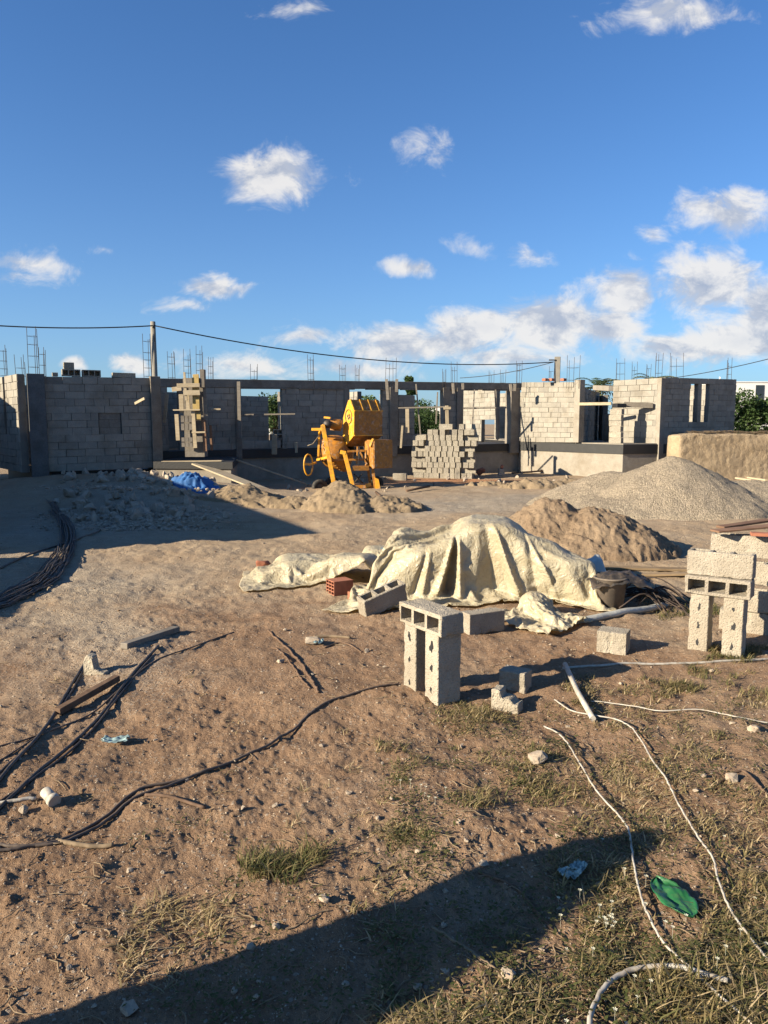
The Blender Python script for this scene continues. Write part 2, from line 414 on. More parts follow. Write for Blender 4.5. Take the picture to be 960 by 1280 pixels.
def tarp_mat():
    m, nt, b = newmat('yellowed_plastic_sheet'); p = coords(nt)
    n = nt.noise(p, 3., 5, .6); f = nt.noise(p, 18., 5, .65)
    c = nt.mix(nt.maprange(n, .3, .7), (.53, .46, .315), (.645, .585, .44))
    c = nt.mix(nt.math('MULTIPLY', nt.maprange(f, .5, .72), .35), c, (.36, .28, .16))
    nt.L.new(c, b.inputs['Base Color']); b.inputs['Roughness'].default_value = .32; b.inputs['Specular IOR Level'].default_value = .45
    rd = nt.math('ABSOLUTE', nt.math('SUBTRACT', nt.noise(p, 9., 3, .5, dist=.8), .5)); rd2 = nt.math('ABSOLUTE', nt.math('SUBTRACT', nt.noise(p, 24., 2, .5), .5))
    h = nt.math('ADD', rd, nt.math('MULTIPLY', rd2, .45))
    bn = nt.bump(h, .7, .05); nt.L.new(bn, b.inputs['Normal'])
    tr = nt.n('ShaderNodeBsdfTranslucent'); nt.L.new(nt.mix(.35, c, (.9, .75, .4)), tr.inputs[0]); nt.L.new(bn, tr.inputs['Normal'])
    mx = nt.n('ShaderNodeMixShader'); mx.inputs[0].default_value = .48
    nt.L.new(b.outputs[0], mx.inputs[1]); nt.L.new(tr.outputs[0], mx.inputs[2])
    nt.L.new(mx.outputs[0], m.node_tree.nodes['Material Output'].inputs[0])
    return m
M['tarp'] = tarp_mat()
M['sheet_grey'] = simple('greyish_sheet', (.50, .49, .44), .4, .2, 5., .4, .02, 12.)
# vertex grids of the three draped plastic sheets: steps of 3 mm along each row, for x, y and z
SHEET = {}
SHEET['tarp_big'] = (78, 50, [[-213,15,12,11,12,13,14,16,16,16,12,13,12,12,13,14,15,16,15,15,15,14,12,12,12,14,14,15,15,15,15,13,9,11,13,15,16,16,16,14,13,11,12,12,14,14,14,7,14,14,11,11,11,10,16,17,18,18,10,9,7,6,8,2,10,12,12,12,11,9,9,9,10,10,11,13,17,17,16,-207,14,12,12,12,13,15,14,15,15,14,9,12,12,11,14,14,14,15,16,15,14,12,12,12,12,14,15,15,15,15,12,11,12,13,14,15,16,16,14,13,11,11,12,14,13,14,12,13,13,11,12,12,13,16,17,17,17,12,10,9,5,9,8,11,12,13,11,11,9,8,10,10,10,10,10,15,16,15,-201,14,12,11,12,13,14,14,14,12,12,12,12,12,12,11,13,14,16,15,15,14,11,11,12,12,15,15,15,15,13,13,12,12,12,13,16,16,17,12,14,11,10,11,14,13,13,14,15,13,13,12,12,14,15,16,17,16,13,10,10,11,10,10,13,12,13,11,11,9,9,9,9,10,5,14,12,14,14,-194,12,12,12,11,13,14,14,11,10,14,12,12,11,13,7,14,15,15,15,14,13,12,10,11,12,15,15,16,14,14,12,12,12,12,14,15,17,17,13,13,10,9,12,14,13,14,15,15,14,12,13,12,13,15,15,17,16,13,10,12,12,11,12,12,13,12,13,12,11,8,8,11,5,7,11,12,13,14,-189,13,12,11,12,12,13,8,12,15,14,11,11,11,12,5,14,15,16,14,13,13,12,8,12,13,13,15,16,15,13,13,12,12,12,14,16,16,16,14,13,9,8,12,14,16,13,14,17,14,13,12,12,13,14,14,17,15,12,14,12,12,11,10,13,14,13,14,13,12,9,10,7,3,13,7,10,14,13,-183,13,11,11,12,12,8,10,15,14,13,10,10,11,10,9,12,13,16,12,13,13,11,10,11,12,14,14,16,15,14,13,11,12,13,14,16,16,15,13,11,11,10,12,14,14,15,15,16,15,13,12,11,11,12,16,16,16,15,13,13,11,11,11,14,14,15,14,14,11,11,11,1,7,12,6,14,8,11,-176,12,12,11,8,9,10,14,13,12,13,11,8,10,9,12,10,15,11,13,12,11,10,11,12,12,14,15,16,15,14,12,12,12,13,15,14,15,15,14,11,10,12,12,14,15,14,16,16,15,13,11,9,10,14,16,16,16,16,14,12,12,10,12,16,14,16,16,13,11,12,10,-1,10,9,13,8,3,11,-170,13,12,11,8,6,9,14,12,11,13,10,9,8,11,14,11,13,5,13,13,10,9,10,11,13,15,16,16,15,14,12,12,11,14,13,15,14,16,14,12,11,12,13,14,15,15,16,15,15,13,9,8,13,15,16,16,15,15,14,13,12,11,13,17,15,17,15,12,12,12,10,2,11,11,11,-1,2,11,-162,12,12,10,9,0,11,11,14,11,12,9,11,11,12,12,12,10,11,1,11,8,10,10,13,14,15,17,16,14,13,12,12,12,13,13,15,15,16,13,13,12,13,13,15,14,16,15,16,15,12,8,9,14,16,16,16,15,14,13,12,12,14,14,18,17,17,13,13,12,12,5,10,12,12,-2,-1,5,9,-154,12,12,9,1,1,13,9,14,12,12,10,12,11,9,12,13,7,11,-1,9,9,9,12,14,14,16,16,15,14,13,12,12,12,12,14,16,16,14,14,13,12,13,15,15,15,15,16,15,14,12,6,10,15,18,17,16,14,13,13,11,13,14,17,17,18,17,16,12,11,11,6,13,12,0,-1,3,5,8,-146,12,10,6,-5,6,15,6,15,11,12,12,10,5,4,14,14,8,12,-1,12,10,8,13,14,15,15,14,15,13,13,12,11,12,13,15,16,16,15,14,12,13,13,15,16,15,16,14,14,14,12,7,11,15,18,17,17,14,12,12,12,13,16,17,18,18,18,16,13,9,11,10,13,1,1,5,4,2,6,-137,11,9,-3,-3,9,10,11,17,12,8,5,4,4,10,15,12,9,8,5,12,11,10,13,14,14,14,14,14,13,13,11,12,11,14,16,16,17,15,14,12,12,14,15,16,15,16,14,14,13,12,8,12,16,18,17,16,12,12,13,12,14,17,19,19,19,17,16,10,11,12,13,4,2,7,4,2,2,4,-129,10,3,-7,2,11,8,13,16,17,10,4,-10,4,13,13,11,7,8,10,10,12,12,12,13,14,15,14,13,12,12,12,12,13,14,15,17,17,15,13,12,13,15,15,15,16,15,14,14,13,11,10,14,16,17,16,14,15,13,12,12,16,18,19,19,19,16,15,12,11,12,7,6,8,4,2,2,2,3,-123,7,0,-8,4,12,10,12,12,16,11,4,-7,4,13,4,8,10,9,12,10,11,12,12,14,15,15,14,13,11,12,12,14,14,15,16,17,15,14,12,12,14,15,16,16,15,15,14,13,13,11,13,14,15,15,16,16,15,14,12,12,15,18,19,19,18,17,15,12,13,12,10,5,4,3,2,3,3,0,-119,5,-4,-4,4,10,7,12,14,11,5,1,6,7,9,1,7,8,12,12,10,11,13,14,14,15,15,14,12,11,12,13,15,15,17,17,15,14,12,12,12,14,15,17,17,16,15,13,13,12,13,13,15,15,15,16,16,15,13,12,12,15,18,19,19,18,17,14,13,12,12,12,1,1,2,2,2,2,3,-108,1,-3,-6,3,9,5,12,13,5,-2,2,9,11,9,8,3,2,11,13,11,13,14,14,14,15,14,14,11,11,13,14,15,17,18,16,15,13,12,12,13,13,16,18,17,16,14,13,13,12,13,14,16,16,16,16,15,14,12,12,13,16,17,20,19,17,15,14,12,12,12,12,1,1,1,-1,1,2,2,-93,-2,-4,-6,3,8,5,-1,8,10,-3,-3,2,18,13,10,8,4,6,11,11,14,14,14,14,14,13,13,12,11,13,15,16,18,18,17,14,13,11,12,14,14,17,18,17,15,14,13,12,12,13,16,17,17,18,15,14,13,12,12,14,16,19,19,17,16,14,12,12,12,12,13,4,2,-1,1,1,4,6,-80,-5,-5,-3,4,2,2,5,3,12,-2,1,2,10,10,9,9,5,8,6,9,14,15,15,14,13,12,12,12,12,14,16,17,18,18,16,14,12,11,13,14,17,17,18,16,15,13,13,11,13,14,17,18,18,17,15,13,12,12,13,15,17,19,17,17,14,13,12,11,12,13,13,5,3,2,2,4,6,4,-68,-7,-3,0,0,-3,4,4,4,11,4,-5,-1,6,10,8,9,10,5,8,9,10,15,15,13,13,12,12,10,13,15,18,18,18,16,15,13,12,12,14,15,18,17,18,15,15,13,12,13,13,16,18,18,18,16,14,13,12,12,14,15,18,18,15,15,13,14,10,11,14,14,13,6,4,4,3,3,5,5,-57,-6,0,1,-2,-7,1,11,-2,9,8,-6,-5,1,11,11,5,9,10,9,9,9,10,15,13,13,12,11,11,13,16,18,19,17,15,14,13,12,13,13,17,18,18,17,15,14,13,13,13,15,17,19,18,17,16,13,13,11,12,14,16,18,17,15,13,13,12,10,13,13,15,13,4,1,2,2,3,4,5,-45,-4,-3,4,-4,-9,-7,7,7,7,10,-3,-5,-6,6,14,12,6,7,9,9,10,10,16,13,12,11,11,11,14,16,18,17,17,14,13,13,12,13,14,17,18,18,17,15,14,13,13,14,16,17,19,19,16,14,13,12,12,14,15,17,16,16,13,13,12,11,11,12,16,14,2,0,2,3,2,5,3,4,-31,-8,-4,-1,-5,-3,-4,-4,6,12,8,3,-6,-9,0,11,12,11,10,9,9,13,6,14,13,12,12,11,13,14,16,17,17,16,13,12,12,13,13,16,16,18,17,17,15,14,12,14,15,16,18,19,18,14,13,12,12,14,14,16,17,17,14,14,12,11,11,12,14,15,5,-1,0,3,1,3,4,4,4,-21,-10,-8,-4,-4,3,1,-3,-1,10,9,-2,-2,-9,-5,8,10,10,12,11,11,12,9,15,14,8,11,13,14,15,18,17,18,15,12,11,10,12,14,16,17,18,17,16,15,12,13,14,16,17,19,19,17,13,12,11,13,13,16,16,17,16,14,12,12,11,11,14,15,11,4,1,1,-1,2,2,-2,3,4,-12,-11,-11,-4,3,-5,5,1,0,6,9,-6,-4,-5,-9,5,7,11,9,12,12,11,13,15,14,11,9,11,16,18,18,19,18,14,12,10,11,11,13,16,17,17,17,16,13,12,13,15,17,18,19,19,16,13,11,11,13,14,15,15,16,16,13,13,9,11,12,15,15,8,1,1,1,4,4,-1,-3,2,11,-4,-11,-10,-2,4,-6,0,5,0,8,2,-1,-6,-5,-7,0,6,5,12,12,11,15,11,14,13,11,13,12,15,18,19,18,16,14,12,12,11,13,13,15,16,17,16,14,13,12,12,15,17,19,19,19,15,13,11,12,13,15,15,15,15,14,13,10,10,9,13,15,11,10,7,2,2,2,0,-2,-1,7,17,4,-11,-8,-2,-1,-1,0,-1,4,10,3,-1,-7,-6,-5,-3,3,6,8,10,15,14,16,12,10,11,13,15,15,17,19,16,15,13,12,12,13,13,14,14,15,17,16,13,13,12,12,15,17,19,20,17,16,12,10,13,15,16,15,15,13,13,11,8,8,9,11,15,15,7,3,3,3,3,2,1,2,12,19,12,-11,-9,-4,-4,-1,3,1,9,7,5,-2,-6,-6,-5,-2,-1,3,11,8,11,14,16,13,11,9,15,16,15,18,17,16,13,12,12,13,13,15,13,14,15,16,15,13,13,12,13,15,18,20,18,17,14,11,12,14,15,16,15,14,14,11,7,7,7,8,11,15,15,12,1,0,3,4,3,3,7,16,19,15,-13,-5,2,-4,-4,5,3,7,8,6,-5,-5,-6,-1,-4,1,-6,6,13,12,10,14,13,12,12,13,17,19,16,15,15,13,12,12,13,15,15,15,12,15,15,14,12,13,12,14,16,20,19,18,15,12,11,12,15,15,17,16,15,11,4,7,7,9,9,8,13,16,14,9,-1,1,2,4,5,11,17,18,13,-14,-7,3,9,2,-2,4,8,6,5,4,-7,-8,-1,-5,-7,0,1,10,14,14,8,11,12,14,16,16,18,18,15,12,12,13,13,15,16,16,14,12,13,14,13,12,13,14,15,17,19,19,15,14,12,11,13,14,17,18,15,11,10,8,9,6,8,8,4,11,14,14,12,6,-2,4,4,8,13,17,16,12,-8,-4,-5,3,9,5,5,8,5,3,5,0,-8,-7,-5,-6,-3,-1,9,12,13,12,11,11,13,15,17,18,17,15,12,12,12,14,17,16,17,15,10,13,13,12,13,14,15,15,18,18,17,14,13,12,12,13,16,16,16,14,13,10,9,9,7,7,6,3,8,13,11,11,10,5,7,6,5,15,16,15,22,-9,-5,-5,-7,5,9,15,9,7,3,-2,1,-1,-7,-8,-7,-3,-2,6,11,11,12,12,13,14,14,15,16,15,16,13,12,12,15,17,18,15,15,11,13,12,12,14,15,15,17,17,17,15,13,13,12,13,13,15,16,16,14,11,11,11,7,7,6,6,4,5,12,9,10,8,11,11,7,12,13,15,15,30,-9,-2,-6,-11,-4,12,13,13,12,6,1,-7,-7,-4,-5,-5,2,0,-5,10,11,7,13,13,16,17,17,15,13,13,13,12,13,14,17,20,16,13,12,13,11,13,13,16,16,17,18,16,14,13,11,13,15,14,15,15,14,13,12,10,9,6,6,6,5,7,5,10,9,7,9,11,13,16,16,12,13,13,34,-4,-6,-7,-7,-2,2,11,12,9,6,4,2,0,-3,-6,-6,-9,-4,6,2,7,12,12,15,15,17,16,17,15,12,11,10,13,15,18,19,19,13,11,12,10,13,13,17,17,17,17,16,13,12,12,13,15,18,16,14,13,10,9,8,5,5,6,7,7,7,8,10,8,9,10,11,12,15,16,16,14,11,40,-2,-7,-8,-4,0,3,9,13,4,9,4,-2,-6,-3,1,-2,-8,-4,-1,3,6,9,13,17,17,16,15,14,14,13,11,11,12,15,18,20,18,15,10,10,11,12,15,17,17,17,16,15,13,12,12,14,15,16,12,13,11,10,8,7,7,5,7,9,7,7,8,8,7,9,10,13,14,16,17,15,13,12,32,9,-5,-2,0,0,-1,8,-6,5,7,5,-1,-6,7,3,1,-3,-4,0,1,5,8,12,13,14,15,15,15,13,12,11,11,14,16,18,19,17,15,12,10,10,13,15,17,17,17,15,14,12,12,14,14,15,13,8,9,11,8,9,7,8,6,7,8,7,8,7,6,9,10,12,15,16,16,16,15,13,12,30,6,5,-1,6,0,-1,-14,-4,3,4,7,3,7,12,4,-6,1,-3,2,-2,-2,9,13,13,17,14,13,12,11,10,11,13,15,17,19,18,16,14,12,11,12,13,15,17,16,16,14,13,13,12,14,14,14,12,8,8,7,7,7,7,8,8,8,6,6,7,7,8,10,12,15,16,16,17,15,15,12,12,26,11,7,5,3,-2,-11,-9,2,3,2,4,8,10,12,4,-4,0,-2,-2,-1,-1,2,15,14,17,16,15,14,10,9,10,12,14,17,16,16,14,14,12,12,12,14,16,17,15,15,14,13,12,13,13,15,9,11,7,5,6,6,7,7,9,8,10,9,7,5,7,10,12,14,16,16,16,16,15,14,12,13,27,11,6,3,2,-2,-10,4,5,0,-2,3,8,9,3,5,5,2,-5,-6,-2,3,5,12,16,14,16,16,14,11,11,12,13,15,16,14,14,13,11,11,10,12,16,16,17,16,14,12,13,12,11,14,15,10,5,10,6,4,2,4,7,8,9,9,9,10,8,11,12,13,15,16,15,15,16,14,14,12,12,21,8,5,4,0,-1,-2,8,7,5,2,7,7,5,0,-3,0,3,2,-3,-2,-7,8,12,17,15,16,15,12,12,12,13,14,15,15,14,13,11,10,10,12,13,16,18,17,15,13,12,12,12,10,15,13,13,3,3,9,7,5,2,1,8,12,10,8,9,12,12,11,13,14,16,16,16,15,14,13,12,12,11,5,6,2,-1,2,3,5,5,4,7,8,8,4,2,0,-2,0,-3,-2,-4,-3,10,17,18,17,15,14,11,12,12,13,14,15,15,13,14,13,12,11,10,14,16,17,17,14,12,12,12,12,10,16,11,10,9,0,1,6,6,7,4,3,12,13,11,8,9,10,12,14,14,17,17,18,15,13,12,12,13,-3,7,4,1,1,5,2,0,3,5,7,11,12,6,1,-3,1,-2,1,0,-6,2,14,16,17,17,14,12,12,12,13,13,14,14,15,16,16,13,11,9,12,14,16,17,16,13,11,12,12,12,12,15,14,1,9,7,0,1,4,5,6,5,11,12,12,10,9,9,13,15,16,16,17,18,15,12,12,12,12,-16,8,2,-1,3,4,3,3,5,6,4,8,14,9,7,-1,0,-6,-3,-2,2,10,14,16,16,15,13,12,12,12,13,13,15,15,16,17,15,12,9,11,12,14,16,17,15,12,10,12,12,13,12,15,15,0,2,8,7,0,1,3,5,7,10,11,11,10,10,11,14,16,17,17,16,16,15,12,12,11,12,-22,1,-1,-1,2,3,6,7,6,7,6,4,10,11,10,5,-5,-3,-1,3,10,9,15,15,15,14,13,11,11,13,12,14,14,16,16,15,13,11,9,11,13,15,17,16,14,12,9,11,12,12,14,13,17,3,-5,5,7,8,1,2,4,5,9,9,11,9,11,14,15,17,17,17,17,15,13,12,11,10,13,-33,7,-8,-1,1,5,6,8,6,8,8,7,11,13,11,0,-2,3,1,7,4,11,12,15,16,14,13,12,11,13,13,13,15,15,15,14,10,9,11,11,14,16,17,16,12,13,11,6,13,10,15,13,16,9,-6,-1,5,7,7,2,4,6,5,8,10,12,11,13,15,18,19,17,16,14,12,11,10,12,12,-36,10,-7,-8,-4,5,7,12,11,10,9,12,11,12,11,-3,0,-2,4,7,5,8,13,16,15,13,12,12,11,13,14,15,15,15,14,10,9,11,11,12,14,17,16,16,13,12,10,8,11,9,16,12,16,12,-3,-4,-1,5,8,8,1,7,5,7,11,10,11,13,16,18,20,18,14,13,11,9,12,12,13,-39,8,-2,-7,0,8,8,12,11,9,8,11,12,13,11,-10,5,0,-3,4,10,9,9,15,14,13,12,11,12,14,17,16,16,13,9,9,12,11,11,13,14,17,16,16,12,12,10,8,12,9,16,11,15,14,0,-5,-2,-1,5,10,10,3,6,5,9,12,10,12,16,19,19,18,14,11,11,11,12,12,13,-41,10,-1,6,-7,9,11,8,11,8,7,12,12,10,10,-13,1,11,1,-3,4,10,13,16,12,13,11,12,12,15,18,16,12,9,10,12,12,11,12,14,13,16,16,15,12,12,11,9,12,9,15,13,13,15,2,-6,-3,0,-1,7,11,11,5,4,10,10,11,11,16,17,19,17,15,13,8,12,12,12,13,-34,10,4,0,-4,5,7,10,10,11,6,12,9,12,9,-14,-3,6,10,2,0,9,15,15,14,12,11,12,12,14,14,13,11,11,13,13,11,11,13,13,14,15,16,15,12,12,10,10,12,9,15,13,12,14,8,-7,-2,-2,0,0,8,11,9,7,9,10,12,11,14,17,17,16,15,13,10,11,12,13,13,-22,6,5,0,-2,3,4,11,10,7,6,6,10,17,2,-8,-6,3,6,9,4,3,15,15,15,13,12,11,11,12,12,12,13,15,14,12,11,12,13,13,14,15,15,14,13,12,10,10,11,10,13,13,11,15,11,-2,-5,-1,0,-1,0,7,11,8,11,12,11,13,14,16,15,15,14,13,12,11,11,13,14,-9,7,3,-1,-4,-3,9,11,8,5,2,5,15,13,-6,-3,-8,2,6,8,6,10,14,14,13,11,12,11,10,11,13,13,15,15,13,13,13,12,12,14,12,15,14,16,12,13,10,9,12,11,10,14,12,13,14,1,-4,-2,0,0,-1,1,7,11,12,11,12,13,14,15,14,14,13,13,13,11,11,13,14,4,7,3,-3,-13,-2,11,3,11,3,3,11,13,9,-11,-4,-5,-4,5,8,9,13,13,14,13,12,11,11,11,13,14,15,14,15,14,13,12,12,13,13,11,15,13,16,13,13,12,9,12,11,9,14,12,13,15,2,-2,-3,2,0,0,1,4,6,10,12,11,13,13,14,14,15,14,13,12,12,11,13,14],
